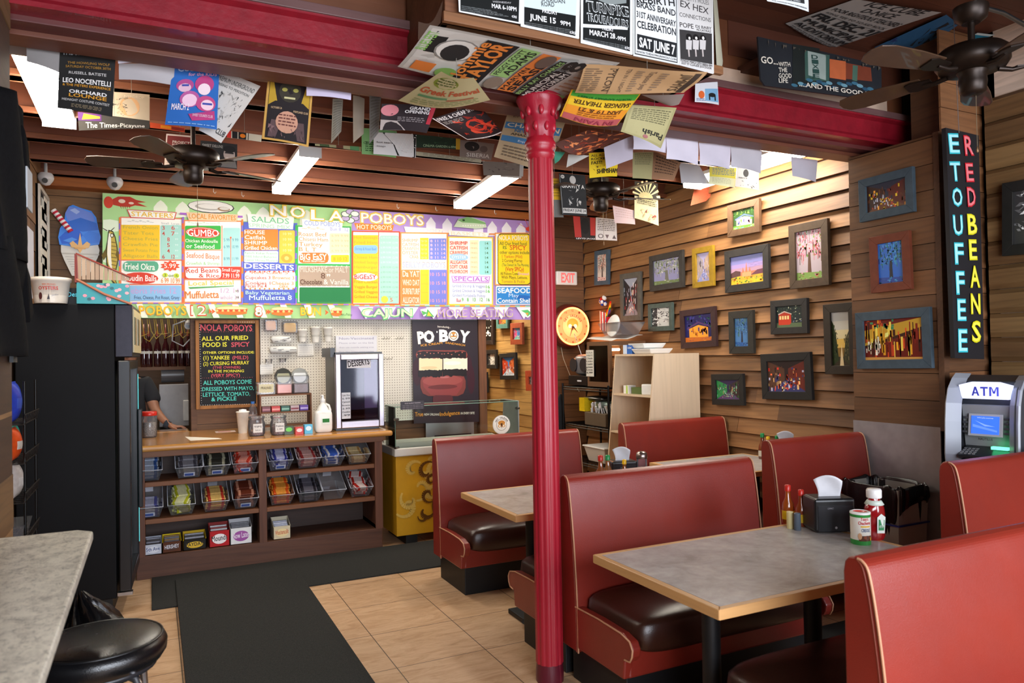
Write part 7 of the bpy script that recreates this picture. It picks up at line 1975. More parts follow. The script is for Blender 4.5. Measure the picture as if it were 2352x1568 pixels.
sheet('gold framed poster with a dark horned face and crystal ball',[(0.504,3.62,2.937),(0.717,3.62,2.948),(0.687,3.62,2.616),(0.472,3.62,2.633)],'c89a4c',[('r',.05,.03,.95,.99,'221a1c'),('p',[(.06,.98),(.94,.98),(.94,.55),(.8,.62),(.2,.62),(.06,.55)],'b8942c'),('e',.5,.78,.24,.17,'3a3428'),('p',[(.25,.9),(.3,.99),(.35,.9)],'2a2420'),('p',[(.65,.9),(.7,.99),(.75,.9)],'2a2420'),('e',.38,.80,.06,.03,'a8a050'),('e',.62,.80,.06,.03,'a8a050'),('r',.38,.66,.62,.69,'c8c090'),('p',[(.1,.05),(.9,.05),(.85,.32),(.15,.32)],'5a4444'),('e',.48,.30,.24,.17,'c8947a'),('L',.3,.68,.22,.42,4,'6a3a34'),('s',24,.12,.88,.06,.22,['6a5050','4a3838','806060'],5,.05),('t','OCTOBER 26',.12,.49,.35,.03,'d8b48a',1),('t','PORTLAND CLUB',.6,.46,.92,.03,'d8b48a',1)],.012)
sheet('lavender white blank paper hanging right of the gold framed poster',[(0.671,3.56,2.917),(0.887,3.56,2.921),(0.883,3.56,2.853),(0.67,3.56,2.845)],'cfc4dc',[('L',.1,.9,.6,.9,2,'bcb0cc')],.015)
sheet('small white paper strip above the gold framed poster',[(0.528,3.55,2.913),(0.671,3.55,2.912),(0.667,3.55,2.891),(0.529,3.55,2.885)],'c4bcc8',[],.01)
for k,(pts,c) in enumerate((([(0.87,3.9,2.966),(0.925,3.9,2.969),(0.913,3.9,2.797),(0.858,3.9,2.727)],'8a8476'),([(0.979,3.9,3),(1.042,3.9,2.99),(1.034,3.9,2.798),(0.976,3.9,2.742)],'a09484'),([(1.055,3.85,3.016),(1.121,3.85,3.018),(1.103,3.85,2.8),(1.051,3.85,2.733)],'7c7a76'))): sheet(['narrow grey paper seen edge on, leftmost of three behind the white sheets','narrow beige paper seen edge on, middle of three behind the white sheets','narrow printed grey paper seen edge on, beside the GRAND OPENING poster'][k],pts,c,[('L',.1,.9,.05,.95,14,'6a665e')] if k!=1 else [],.02)
sheet('maroon poster edge on with PROJECT lettering behind the left fan',[(0.086,4.9,2.967),(0.239,4.9,2.969),(0.201,4.9,2.769),(0.073,4.9,2.772)],'c0aca0',[('r',.05,.35,.95,.95,'6a2420'),('t','PROJECT',.25,.72,.9,.08,'c8b8ac',2),('t','ELEVATION',.25,.62,.9,.08,'c8b8ac',2),('L',.1,.9,.06,.3,4,'8a7a72')],.01)
sheet('black poster with a smiling man in glasses behind the left fan',[(0.277,4.9,2.948),(0.491,4.9,2.946),(0.487,4.9,2.788),(0.272,4.9,2.787)],'262424',[('t','SWEET DELUXE',.05,.78,.6,.10,'a8a4a0',2),('e',.78,.55,.16,.26,'a89890'),('e',.78,.76,.17,.14,'1a1818'),('r',.66,.58,.9,.64,'2a2828'),('r',.7,.36,.86,.41,'e0d8d4'),('p',[(.55,.03),(1,.03),(.95,.3),(.65,.3)],'6a6460')],.01)
for k,(pts,lab) in enumerate((([(-0.002,4.5,2.909),(0.174,4.5,2.9),(0.173,4.5,2.873),(-0.002,4.5,2.879)],'orange and red paper strip left of the blue poster'),([(0.412,4.7,2.968),(0.613,4.7,2.963),(0.609,4.7,2.921),(0.412,4.7,2.926)],'black orange and cream card strip right of the blue poster'))): sheet(lab,pts,['c84a24','d8d0b8'][k],[('r',.3,.2,.6,.8,'e08a1c'),('r',.62,.2,.98,.8,'8a2a1a')] if k==0 else [('r',0,0,.12,1,'d8342a'),('r',.15,0,.3,1,K),('r',.33,0,.55,1,K),('e',.45,.5,.08,.3,'e8801c'),('r',.6,0,.62,1,K)],.005)
# posters round the column head
sheet('brown and pink poster reading GRAND OPENING',[(1.035,3.55,2.852),(1.325,3.55,2.878),(1.268,3.55,2.732),(1.023,3.55,2.719)],'2c2426',[('e',.15,.75,.16,.22,'c87a80'),('p',[(0,0),(.5,0),(.3,.35),(0,.4)],'a89a94'),('t','GRAND',.5,.80,.9,.11,'e8e4e2',4),('t','OPENING',.42,.66,.9,.11,'e8e4e2',4),('r',.9,.3,.99,.95,'a82c3a'),('L',.3,.85,.3,.5,3,'8a8080')],.025,mt=gloss)
sheet('cream certificate with green seal and orange green lettering, hanging slanted',[[(1.124,2.95,2.815)][0],[(1.253,2.9,2.79)][0],[(1.467,3.2,2.818)][0],[(1.072,3.4,2.825)][0]],'d0c898',[('e',.35,.78,.26,.16,'8a9a3a'),('L',.15,.55,.68,.88,3,'5a6a2a'),('t','Greek Festival',.05,.42,.95,.16,'c8603a',5),('r',.1,.30,.5,.36,'6a9a6a'),('r',.5,.26,.85,.30,'b86a4a'),('L',.1,.9,.06,.24,3,'9aa06a')],.04)
sheet('red and black poster reading FREE & CHEAP SHOWS with sunrays',[[(1.299,3.55,2.811)][0],[(1.553,3.55,2.928)][0],[(1.726,3.62,2.809)][0],[(1.522,3.62,2.745)][0]],'2c1e1e',[('r',.0,.0,.02,1,'e8d8d0'),('r',0,0,1,.03,'e8d8d0'),('s',26,.1,.95,.15,.75,['b8301c','d8442a','8a2418'],2,.12),('e',.55,.45,.22,.2,'c8341f'),('e',.6,.3,.3,.15,'d8482c'),('t','FREE & CHEAP SHOWS',.04,.85,.97,.11,'f0e4dc',3),('L',.05,.45,.68,.8,3,'a89a90')],.04)
sheet('large blues concert poster in orange green and black under the wooden box',[[(0.998,2.735,2.9)][0],[(1.901,2.738,2.9)][0],[(1.836,3.22,2.86)][0],[(0.972,3.084,2.86)][0]],'b8b4ac',[('r',.02,.04,.98,.96,'d0ccc4'),('r',.05,.5,.12,.92,K),('t','BLUES FEST',.055,.52,.065,.9,.05,'8ac060',3,2),('e',.2,.62,.11,.22,'8a8680'),('e',.2,.62,.10,.2,'e0dcd4'),('e',.2,.58,.07,.17,'2c2a2a'),('r',.05,.08,.16,.3,'d87a34'),('e',.24,.15,.06,.12,'8ab058'),('r',.29,.05,.455,.95,K),('t','Johnnie',.325,.12,.325,.9,.06,'e88a3c',4,2),('t','TAYLOR',.42,.08,.42,.94,.085,'e88a3c',6,2),('r',.465,.3,.57,.95,'9cc87a'),('t','PEGGY SCOTT',.505,.33,.505,.92,.03,K,2,2),('t','ADAMS',.56,.36,.56,.92,.045,K,4,2),('e',.52,.17,.05,.13,'8a7a6a'),('r',.58,.05,.68,.95,'e0803c'),('t','MARVIN',.62,.08,.62,.6,.032,K,4,2),('t','SEASE',.672,.08,.672,.75,.042,K,5,2),('e',.64,.8,.04,.15,'6a5a50'),('r',.69,.04,.73,.9,K),('t','BILLY RAY CHARLES',.725,.06,.725,.88,.028,'9cc87a',2,2),('r',.735,.04,.83,.7,K),('t','MUNICIPAL',.775,.06,.775,.68,.036,'e8e4dc',4,2),('t','AUDITORIUM',.82,.06,.82,.68,.036,'e8e4dc',4,2),('t','SAT. APR.',.79,.7,.79,.9,.05,K,3,2),('t','8',.83,.75,.83,.97,.1,K,5,2),('r',.85,.05,.97,.25,'8ab070'),('L',.85,.97,.3,.7,5,'8a6a54')],.0,group=g1,amp2=.006)
sheet('brown paper poster with sideways PYLON lettering under the wooden box',[[(1.745,2.784,2.88)][0],[(2.307,2.625,2.88)][0],[(2.247,2.724,2.8)][0],[(1.766,2.911,2.8)][0]],'a8845c',[('t','PYLON',.22,.88,.22,.12,.06,'4a3828',3,2),('t','TEN IN 1 NIGHT',.36,.92,.36,.08,.035,'5a4636',2,2),('t','Turquoise Jeep',.55,.9,.55,.15,.05,'6a5340',2,2),('t','JIMMYS',.82,.9,.82,.1,.08,'4a3828',3,2),('r',.91,.05,.96,.95,'3a2c22'),('r',.275,.05,.28,.95,'4a3828'),('L',.02,.16,.1,.9,12,'6a5542'),('L',.44,.5,.1,.9,10,'7a6450'),('L',.64,.7,.1,.9,8,'7a6450')],.0,amp2=.008)
sheet('green yellow and orange upside down poster reading SAENGER THEATER',[[(1.772,2.95,2.829)][0],[(2.167,2.95,2.863)][0],[(2.126,3.1,2.746)][0],[(1.793,3.1,2.75)][0]],'e0a828',[('r',.02,.8,.98,.99,'4aa83c'),('r',.02,.5,.98,.8,'e8c030'),('r',.02,.22,.98,.5,'e8962c'),('r',.02,.02,.98,.22,'b85a5a'),('t','SAENGER THEATER',.95,.72,.08,.72,.13,'4a3018',4,2),('t','JAN 19 & 21',.88,.5,.2,.5,.10,'5a3a1c',3,2),('t','NORTH RAMPART STREET',.9,.88,.1,.88,.06,'1c5a2a',2,2),('L',.2,.85,.24,.42,3,'8a4a1c'),('t','IN VAIN',.85,.18,.2,.18,.12,'9a3a4a',4,2)],.03)
sheet('grey crumpled paper corner under the right end of the wooden box',[[(2.207,3,2.881)][0],[(2.396,2.9,2.878)][0],[(2.4,2.95,2.842)][0],[(2.345,3,2.852)][0]],'8a7c74',[],.01)
sheet('olive certificate with a bold P, hanging by its point right of the column',[[(2.219,3.12,2.869)][0],[(2.507,3.1,2.885)][0],[(2.436,3.15,2.674)][0],[(2.182,3.15,2.735)][0]],'a8a070',[('r',.06,.06,.94,.94,'b4ac7c'),('t','Parish',.92,.3,.4,.3,.14,'2c2c24',5,2),('L',.1,.9,.5,.9,7,'6a6648'),('e',.5,.1,.06,.05,'a86a6a')],.03)
sheet('red orange flame patterned poster right of the column capital',[[(2.202,3.5,2.844)][0],[(2.525,3.5,2.867)][0],[(2.228,3.6,2.729)][0],[(2.039,3.6,2.775)][0]],'5a3024',[('s',70,.05,.95,.05,.95,['b8482a','d86a3a','7a2c1c','3a1c18','e08850'],4,.10)],.03)
sheet('tan festival poster with blue bands behind the column capital',[[(1.765,3.62,2.923)][0],[(2.141,3.62,2.942)][0],[(2.003,3.62,2.607)][0],[(1.676,3.62,2.669)][0]],'a8906e',[('r',.02,.66,.98,.80,'3f6f96'),('t','CHAMPION',.05,.70,.95,.08,'d8c8a8',4),('t','NEW ORLEANS',.2,.60,.9,.06,'3f6f96',3),('r',.02,.38,.98,.5,'3f6f96'),('t','AMASA MILLER',.15,.53,.8,.045,'4a3c2c',2),('t','Enjoy Thursdays',.3,.41,.85,.04,'c8d0d8',1),('L',.1,.9,.05,.3,4,'6a5844'),('t','EN',.1,.9,.25,.05,'6a5844',1)],.01)
for lab,pts,c in (('teal green paper corner right of the column',[(2.096,3.7,2.763),(2.171,3.7,2.766),(2.136,3.7,2.721),(2.101,3.7,2.692)],'3f8a70'),('white curled paper strip right of the column',[(2.192,3.7,2.756),(2.337,3.7,2.763),(2.255,3.7,2.718),(2.177,3.7,2.677)],'b8b4ac')): sheet(lab,pts,c,[],.015)
sheet('yellow handwritten poster reading SHIMSHAM',[(2.365,3.75,2.794),(2.579,3.75,2.826),(2.564,3.75,2.671),(2.366,3.75,2.643)],'d8b81c',[('t','ALL AGES',.06,.84,.6,.09,'2a2410',2),('t','ROCKERS',.06,.7,.65,.09,'2a2410',3),('t','FAST!',.06,.53,.4,.12,'2a2410',4),('t','SHIMSHAM',.22,.14,.98,.18,'2a2410',5),('s',12,.05,.5,.15,.45,['4a4014','8a7818'],3,.06)],.02)
sheet('lavender blank paper over the yellow poster',[(2.387,3.62,2.796),(2.597,3.62,2.892),(2.591,3.62,2.75),(2.401,3.62,2.673)],'b8b0bc',[],.02)
for k,(lab,pts,c) in enumerate((('white blank sheet, leftmost in the row behind the olive certificate',[(2.548,3.55,2.882),(2.791,3.55,2.888),(2.786,3.55,2.789),(2.545,3.55,2.784)],'d4cfdc'),('white blank sheet, second in the row under the right beam',[(2.781,3.54,2.884),(3.02,3.54,2.88),(3.02,3.54,2.735),(2.777,3.54,2.749)],'d8d2de'),('white blank sheet, third in the row under the right beam',[(3.039,3.55,2.879),(3.289,3.55,2.886),(3.283,3.55,2.738),(3.038,3.55,2.741)],'d0cad6'),('white crumpled sheet, rightmost in the row under the right beam',[(3.284,3.54,2.881),(3.54,3.54,2.878),(3.533,3.54,2.73),(3.28,3.54,2.748)],'c0bcc2'))): sheet(lab,pts,c,[],.018,amp2=.004)
for k,(lab,pts,c,it) in enumerate((
('olive printed paper hanging below the white sheets',[(2.826,3.95,2.896),(2.994,3.95,2.918),(2.977,3.95,2.732),(2.822,3.95,2.728)],'9a9468',[('L',.1,.9,.5,.95,6,'6a6848')]),
('brown torn paper with script lettering',[(2.997,3.95,2.922),(3.22,3.95,2.869),(3.158,3.95,2.743),(2.97,3.95,2.735)],'8a664a',[('L',.1,.9,.2,.9,6,'4a3424')]),
('grey blank paper hanging behind the white sheets',[(3.244,4,2.884),(3.422,4,2.879),(3.513,4,2.759),(3.261,4,2.744)],'a8a6a8',[]),
('yellow and white notice with dense blue print',[(3.494,3.98,2.873),(3.741,3.98,2.89),(3.723,3.98,2.746),(3.485,3.98,2.752)],'dcdcb0',[('r',.0,.45,1,1,'d8cc4a'),('L',.1,.95,.55,.95,5,'4a6a9a'),('L',.1,.8,.1,.4,4,'b8b894')]),
('black and white flyer with pale round shapes',[(3.726,3.96,2.886),(3.931,3.96,2.887),(3.927,3.96,2.742),(3.704,3.96,2.749)],'d8d4cc',[('e',.4,.75,.12,.2,'3a3836'),('e',.7,.45,.2,.22,'f4f2ec'),('s',20,.1,.9,.05,.35,['4a4844','8a8680','2a2a28'],2,.07),('t','MARCH 24',.1,.45,.45,.07,'4a4844',2)]),
('white blank paper hanging alone before the right fluorescent light',[(3.865,3.6,2.886),(4.114,3.6,2.888),(4.092,3.6,2.736),(3.873,3.6,2.758)],'b8b4bc',[]),
('brown fabric pennant hanging on the right wall side',[(4.223,5,3.022),(4.504,5,3.026),(4.343,5,2.896),(4.17,5,2.843)],'9a4a30',[('s',20,.1,.9,.1,.9,['8a3c26','a8583a'],2,.1)]),
('black poster reading GRAVITY A and FRIDAY JUNE 24',[(2.498,4.35,2.822),(2.708,4.35,2.827),(2.721,4.35,2.542),(2.518,4.35,2.538)],'262626',[('r',.03,.03,.04,.97,'b8b8b0'),('e',.5,.86,.12,.10,'c8c4bc'),('t','GRAVITY A',.06,.66,.94,.09,'d8d4cc',4),('s',16,.2,.8,.25,.6,['8a8884','4a4a48','c0bcb4'],4,.08),('r',.04,.05,.96,.17,'c8c4bc'),('t','FRIDAY JUNE 24',.06,.09,.93,.06,'1c1c1c',3),('e',.12,.92,.07,.045,'d8d4cc'),('t','18+',.07,.905,.17,.03,'1c1c1c',2)]),
('yellow and grey poster partly behind the iron column',[(2.453,4.4,2.796),(2.528,4.4,2.798),(2.56,4.4,2.533),(2.45,4.4,2.524)],'6a6862',[('r',0,.45,1,1,'c89a1c'),('L',.1,.9,.5,.95,6,'8a6a14')]),
('cream sunray poster behind the middle ceiling fan',[(3.628,5.05,3.019),(3.865,5.05,3.018),(3.866,5.05,2.66),(3.618,5.05,2.71)],'c8bf94',[('r',0,.6,1,1,'2c261c')]+[('p',[(.5,.62),(.5+.6*math.cos(a_*.35+.1),.62+.42*math.sin(a_*.35+.1)),(.5+.6*math.cos(a_*.35+.25),.62+.42*math.sin(a_*.35+.25))],'d8cc9a') for a_ in range(9)]+[('e',.45,.62,.3,.12,'b8ac7c'),('L',.1,.9,.4,.58,4,'4a4430'),('s',22,.1,.95,.05,.3,['8a2c28','b85a4a','a8a878'],3,.08)]),
('pink grey blank paper beside the cream sunray poster',[(3.411,5.06,2.801),(3.628,5.06,2.775),(3.632,5.06,2.658),(3.427,5.06,2.658)],'b8a0a0',[('L',.1,.9,.3,.9,4,'a89090')]),
('red and black poster with a dark figure behind the middle fan',[(3.384,5.65,2.816),(3.618,5.65,2.814),(3.613,5.65,2.613),(3.402,5.65,2.607)],'26201f',[('r',0,.1,.3,1,'a8322c'),('r',.75,.2,1,1,'a8322c'),('e',.5,.6,.2,.35,'1a1616'),('t','LEVYD JACKE',.05,.02,.98,.06,'e0dcd8',2)]),
('white flyer full of black line drawings behind the middle fan',[(3.624,5.65,2.82),(3.847,5.65,2.815),(3.85,5.65,2.619),(3.616,5.65,2.615)],'c8c0bc',[('L',.08,.92,.4,.95,7,'4a4444'),('e',.22,.18,.12,.1,'5a5050'),('e',.22,.18,.08,.07,'c8c0bc'),('p',[(.42,.25),(.6,.25),(.51,.06)],'6a5a5a'),('p',[(.75,.08),(.95,.08),(.85,.26)],'5a5050')]),
('dark brown framed print above the middle ceiling fan',[(2.884,4.6,2.889),(3.07,4.6,2.898),(3.069,4.6,2.821),(2.888,4.6,2.815)],'4a3a24',[('r',.1,.0,.85,1,'2a241c'),('e',.4,.5,.2,.3,'6a5a3a')]),
('white poster with black dots and small lettering, left of the column',[(1.243,4.45,2.985),(1.519,4.45,3.003),(1.513,4.45,2.852),(1.239,4.45,2.849)],'dcdad8',[('p',[(.2,1),(1,1),(.98,0),(.55,.02),(.45,.5)],'1e1e1e')]+[('e',.3+.68*((k*37)%100)/100,.1+.85*((k*61)%100)/100,.012,.02,'e0e0dc') for k in range(70) if .3+.68*((k*37)%100)/100>.62-.35*((k*61)%100)/100]+[('t','hot tears',.04,.45,.4,.08,'3a3a3a',2),('t','image',.04,.28,.24,.07,'5a5a5a',1)]),
('green poster behind the white dotted poster',[(1.18,4.5,3.019),(1.407,4.5,3.024),(1.4,4.5,2.854),(1.179,4.5,2.855)],'7aa86a',[('L',.1,.9,.1,.5,5,'2a4a24'),('t','CROSSFIRE',.05,.4,.5,.08,'1c3a18',2)]),
('dark green poster with yellow edge and cinema lettering',[(1.57,4.6,3.05),(1.881,4.6,3.055),(1.878,4.6,2.982),(1.568,4.6,2.963)],'26382a',[('r',.9,0,1,1,'c8a02c'),('t','CINEMA GARDEN 6-9PM',.15,.08,.9,.2,'a8c8a0',2),('s',12,.2,.8,.3,.95,['3a5a3a','1a261c'],2,.1)]),
('grey photo poster reading SIBERIA left of the column',[(1.94,4.75,3.096),(2.207,4.75,3.096),(2.177,4.75,2.976),(1.936,4.75,2.97)],'8a7a72',[('e',.35,.7,.22,.28,'2a2422'),('e',.7,.6,.12,.2,'6a5a54'),('t','SIBERIA',.2,.1,.92,.22,'dcd4cc',2)]),
('grey drawing on a board above the fluorescent light by the column',[(2.22,5,3.036),(2.565,5,3.049),(2.557,5,2.95),(2.228,5,2.93)],'7a7068',[('s',20,.1,.9,.3,.95,['5a524c','9a8e84'],2,.1),('r',.9,0,1,.9,'b8b8b8')]),
('flat poster on the ceiling reading FRI DEC 21 MUNICIPAL AUDITORIUM',[[(3.448,2.738,3.49)][0],[(4.041,2.649,3.49)][0],[(3.876,3.259,3.49)][0],[(3.326,3.116,3.49)][0]],'aaa49e',[('t','ICE CUBE',.2,.88,.88,.12,'3a3838',5),('t','D-NICE',.3,.74,.72,.10,'3a3838',4),('t','POOR RIGHTEOUS TEACHERS',.04,.62,.96,.08,'3a3838',3),('t','KING TEE YO YO KID ROCK',.06,.53,.94,.04,'4a4846',2),('t','FRI. DEC. 21',.03,.36,.97,.13,'2c2a2a',6),('r',0,.5,1,.505,'3a3838'),('t','MUNICIPAL',.05,.22,.95,.10,'2c2a2a',5),('t','AUDITORIUM',.03,.10,.97,.09,'2c2a2a',5),('L',.05,.95,.01,.07,2,'5a5654')]),
('blue poster with a dark winged figure on the ceiling behind the near fan',[[(4.072,2.642,3.48)][0],[(4.26,2.684,3.48)][0],[(4.46,3.122,3.48)][0],[(4.09,3.123,3.48)][0]],'2c5a80',[('s',16,.3,.8,.3,.9,['1a1c20','22242a'],3,.14),('s',14,.0,1,.0,.3,['4a6a98','c8ccd0','2a3a6a'],5,.07)]),
('turquoise poster on the ceiling behind the near fan motor',[[(4.482,2.719,3.48)][0],[(4.78,2.646,3.48)][0],[(4.995,3.037,3.48)][0],[(4.578,3.122,3.48)][0]],'1f7a98',[('r',0,.94,1,1,'c8d8d8'),('r',0,0,.03,1,'c8d8d8'),('t','MUSIC FEST',.1,.6,.9,.14,'0f3a50',4)]),
('white and black poster at the top edge right of the wooden box',[(2.321,2.3,3.102),(2.596,2.3,3.141),(2.596,2.3,3.072),(2.355,2.3,3.072)],'d8dcdc',[('r',.1,.45,.9,.95,'2c2c2c'),('t','WITH SPECIAL GUEST',.2,.5,.8,.1,'d8dcdc',2),('t','THE HOWLIN WOLF WEDNESDAY',.1,.12,.95,.08,'2c2c2c',2)]),
('white poster with orange and blue cartoon dog on the beam face',[(2.67,3.14,3.051),(2.827,3.14,3.084),(2.833,3.14,2.956),(2.664,3.14,2.95)],'d4d4d8',[('r',.4,.1,.98,.7,'7aa8c8'),('e',.25,.4,.12,.2,'d8642c'),('e',.7,.4,.16,.1,'1c1c1c'),('r',.55,.15,.6,.4,'1c1c1c'),('r',.8,.15,.85,.4,'1c1c1c'),('L',.05,.4,.05,.2,2,'4a6a9a')]),
('old map printed paper on the left side of the wooden box',[[(1.08,3.1,3.197)][0],[(1.058,2.74,3.032)][0],[(1.045,2.74,2.924)][0],[(1.039,3,2.955)][0]],'b8a894',[('s',60,0,1,0,1,['8a7a6a','a8988a','6a5c50'],3,.04)]),
('pale flap of paper at the right edge of the gig posters',[[(2.416,2.7,3.278)][0],[(2.484,2.75,3.308)][0],[(2.558,2.8,3.032)][0],[(2.429,2.7,2.913)][0]],'bcb8a0',[]),
('cream crumpled paper band lying along the beam behind the dark green poster',[(1.585,4.65,2.952),(2.055,4.65,2.946),(2.055,4.65,2.92),(1.585,4.65,2.924)],'b0a890',[('L',.1,.9,.1,.9,2,'8a8270')]),
('striped card strip lying left of the green poster',[(0.903,4.55,2.902),(1.189,4.55,2.914),(1.189,4.55,2.886),(0.903,4.55,2.891)],'a8a078',[('r',.1,0,.3,1,'4a5a3a'),('r',.45,0,.6,1,'6a3a2a'),('r',.75,0,.95,1,'5a8a5a')]),
)): sheet(lab,pts,c,it,.008)
# small items under the back header
for k,p in enumerate([(0.479,6.75,3.057),(0.707,6.75,3.046),(1.886,6.75,3.263),(2.102,6.75,3.041),(2.492,6.75,3.044),(3.123,6.75,3.054)]):
    m=MB();m.tube([p,(p[0],p[1],p[2]-.03),(p[0]+.012,p[1],p[2]-.045),(p[0]+.02,p[1],p[2]-.03)],.003,C('d8d4cc'),6);tag(m.build('ceiling_hook',metal),'small white hook under the timber above the menu board','hook','hooks above the menu board')

# ------------------------------------------------ cash machine
t=thing('cash_machine','grey and silver cash machine with a glowing ATM sign standing by the pier','cash machine',(4.27,2.53,0),math.radians(-79))
W=.165
side=[(.26,0),(.26,1.30),(.18,1.40),(.02,1.435),(-.13,1.41),(-.20,1.36),(-.235,1.28),(-.25,1.18),(-.26,1.0),(-.25,.94),(-.20,.90),(-.20,0)]
m=LM()
m.prism(side,'X',W-.012,W+.012,C('3c4046'));m.prism(side,'X',-W-.012,-W+.012,C('3c4046'))
m.prism([(.26,0),(.26,1.30),(.18,1.395),(.02,1.43),(-.12,1.40),(-.12,1.34),(-.14,.95),(-.20,.90),(-.20,0)],'X',-W+.012,W-.012,C('33363c'));m.build('cabinet',plastic,t,bevel=.006)
edge=[(-.10,1.435),(-.15,1.41),(-.205,1.36),(-.238,1.28),(-.252,1.18),(-.262,1.0),(-.252,.93)]
for s_ in (-1,1):
    m=LM();n=len(edge)
    vs=[];
    for (y,z) in edge: vs+= [(s_*(W+.014),y-.012,z),(s_*(W-.045),y+.045,z-.004)]
    m.add(vs,[(2*i,2*i+1,2*i+3,2*i+2) for i in range(n-1)],C('90949c'));m.build('silver_side_trim',plastic,t,solid=.012)
m=LM();top=[(-W+.05,1.305),(W-.05,1.305),(W-.035,1.38),(W*.4,1.398),(-W*.4,1.398),(-W+.035,1.38)];m.prism(top,'Y',-.19,-.16,C('ffffff'));sg=m.build('lit_sign',sign_lit,t)
m=LM();a=artY(m,-.19);q=lambda *p:(a.poly(list(p),'4a50b8'),setattr(a,'l',1))
for X,P4 in ((-.066,[((0,0),(.010,0),(.024,.05),(.015,.05)),((.015,.05),(.024,.05),(.040,0),(.030,0)),((.009,.012),(.031,.012),(.031,.020),(.009,.020))]),(-.022,[((0,.04),(.038,.04),(.038,.05),(0,.05)),((.014,0),(.024,0),(.024,.04),(.014,.04))]),(.022,[((0,0),(.010,0),(.010,.05),(0,.05)),((.036,0),(.046,0),(.046,.05),(.036,.05)),((.008,.05),(.018,.014),(.028,.014),(.012,.05)),((.028,.014),(.018,.014),(.034,.05),(.038,.05))])):
    for f4 in P4: q(*[(X+u,1.322+v) for u,v in f4])
m.build('lettering',plastic,sg)
m=LM();m.add([(-W+.045,-.18,1.27),(W-.045,-.18,1.27),(W-.045,-.145,1.04),(-W+.045,-.145,1.04)],[(0,3,2,1)],C('8a8c8e'));m.build('fascia',plastic,t,solid=.02)
T=Matrix.Translation((0,-.185,1.155))@Matrix.Rotation(math.radians(-8.6),4,'X')
m=LM(T);m.box((-.085,-.012,-.055),(.085,0,.068),C('a8aaac'));m.build('screen_bezel',plastic,t,bevel=.003)
m=LM(T);m.box((-.068,-.016,-.042),(.068,-.011,.055),C('ffffff'));sc_=m.build('display',screen,t)
m=LM(T);a=artY(m,-.016);a.poly([(-.06,.01),(.06,-.02),(.06,-.03),(-.06,-.005)],'6a9af0');a.poly([(-.05,.03),(.0,.0),(.05,.0),(.0,.01)],'8ab0f4');a.text('Welcome',(-.04,.042),(.04,.042),.007,'c8d8fa',1);m.build('screen_image',lit_print,sc_)
for s_ in(-1,1):
    for k in range(4): m=LM(T);m.box((s_*.102-.012,-.012,-.04+k*.026),(s_*.102+.012,-.004,-.028+k*.026),C('3a3c40'));m.build('side_key',plastic,t,bevel=.002)
m=LM(T);a=artY(m,-.002);a.text('NAUTILUS',(-.035,-.075),(.035,-.075),.012,'2a2c30',3);m.build('maker_lettering',plastic,t)
m=LM();m.hexa([(-W+.05,-.26,.985),(W-.05,-.26,.985),(W-.05,-.14,.94),(-W+.05,-.14,.94)],[(-W+.05,-.262,1.0),(W-.05,-.262,1.0),(W-.05,-.14,1.045),(-W+.05,-.14,1.045)],C('2a2c30'))
for i in range(4):
    for j in range(4): m.box((-.11+i*.02,-.25+j*.02,1.004+j*.007),(-.097+i*.02,-.237+j*.02,1.011+j*.007),C('8a8c90'))
m.build('keypad_shelf',plastic,t)
m=LM();m.box((.03,-.21,1.035),(.11,-.18,1.05),C('ffffff'));m.build('card_slot_light',green_led,t)
m=LM();m.box((-W+.05,-.23,.88),(W-.05,-.12,.90),C('3a3d42'));m.build('cash_tray',plastic,t)
l=bpy.data.lights.new('atm_glow','POINT');l.energy=.1;l.color=(.4,.42,1);l.shadow_soft_size=.08;o=bpy.data.objects.new('atm_glow',l);o.location=(4.05,2.42,1.33);coll.objects.link(o)
# ------------------------------------------------ trash can with bag
t=thing('trash_can','tall grey trash can lined with a black bag, beside the wooden pier','trash can',(3.985,3.03,0))
a0=(3.85,2.86);a1=(4.12,3.24)
m=MB();m.add([(a0[0]+.03,a0[1]+.03,0),(a1[0]-.03,a0[1]+.03,0),(a1[0]-.03,a1[1]-.03,0),(a0[0]+.03,a1[1]-.03,0),(a0[0],a0[1],.77),(a1[0],a0[1],.77),(a1[0],a1[1],.77),(a0[0],a1[1],.77)],[(0,3,2,1),(0,1,5,4),(1,2,6,5),(2,3,7,6),(3,0,4,7)],C('a8a59a'))
m.box((a0[0]-.006,a0[1]-.006,.56),(a1[0]-.004,a1[1],.568),C('2a3a8a'));m.build('bin',plastic,t)
m=MB();rnd=random.Random(5)
def bag(u,v):
    t_=2*PI*u;cx,cy=3.985,3.05;f=lambda q,p:math.copysign(abs(q)**p,q)
    prof=[(.02,.35),(.80,.38),(.90,.60),(.95,.77),(1.0,.785),(1.03,.775),(1.05,.72),(1.02,.66-.05*math.sin(t_*2+1)),(1.005,.63-.06*math.sin(t_*2+1))]
    i=v*(len(prof)-1);k=min(int(i),len(prof)-2);r_=prof[k][0]+(prof[k+1][0]-prof[k][0])*(i-k);z=prof[k][1]+(prof[k+1][1]-prof[k][1])*(i-k)
    r_*=1+.025*math.sin(13*t_+v*4)+.015*math.sin(29*t_);z+=.008*math.sin(9*t_+2)*(v>.3)
    return (cx+.145*r_*f(math.cos(t_),.35),cy+.20*r_*f(math.sin(t_),.35),z)
m.grid(bag,96,24,C('0c0c0d'));m.build('liner_bag',black_vinyl,t)
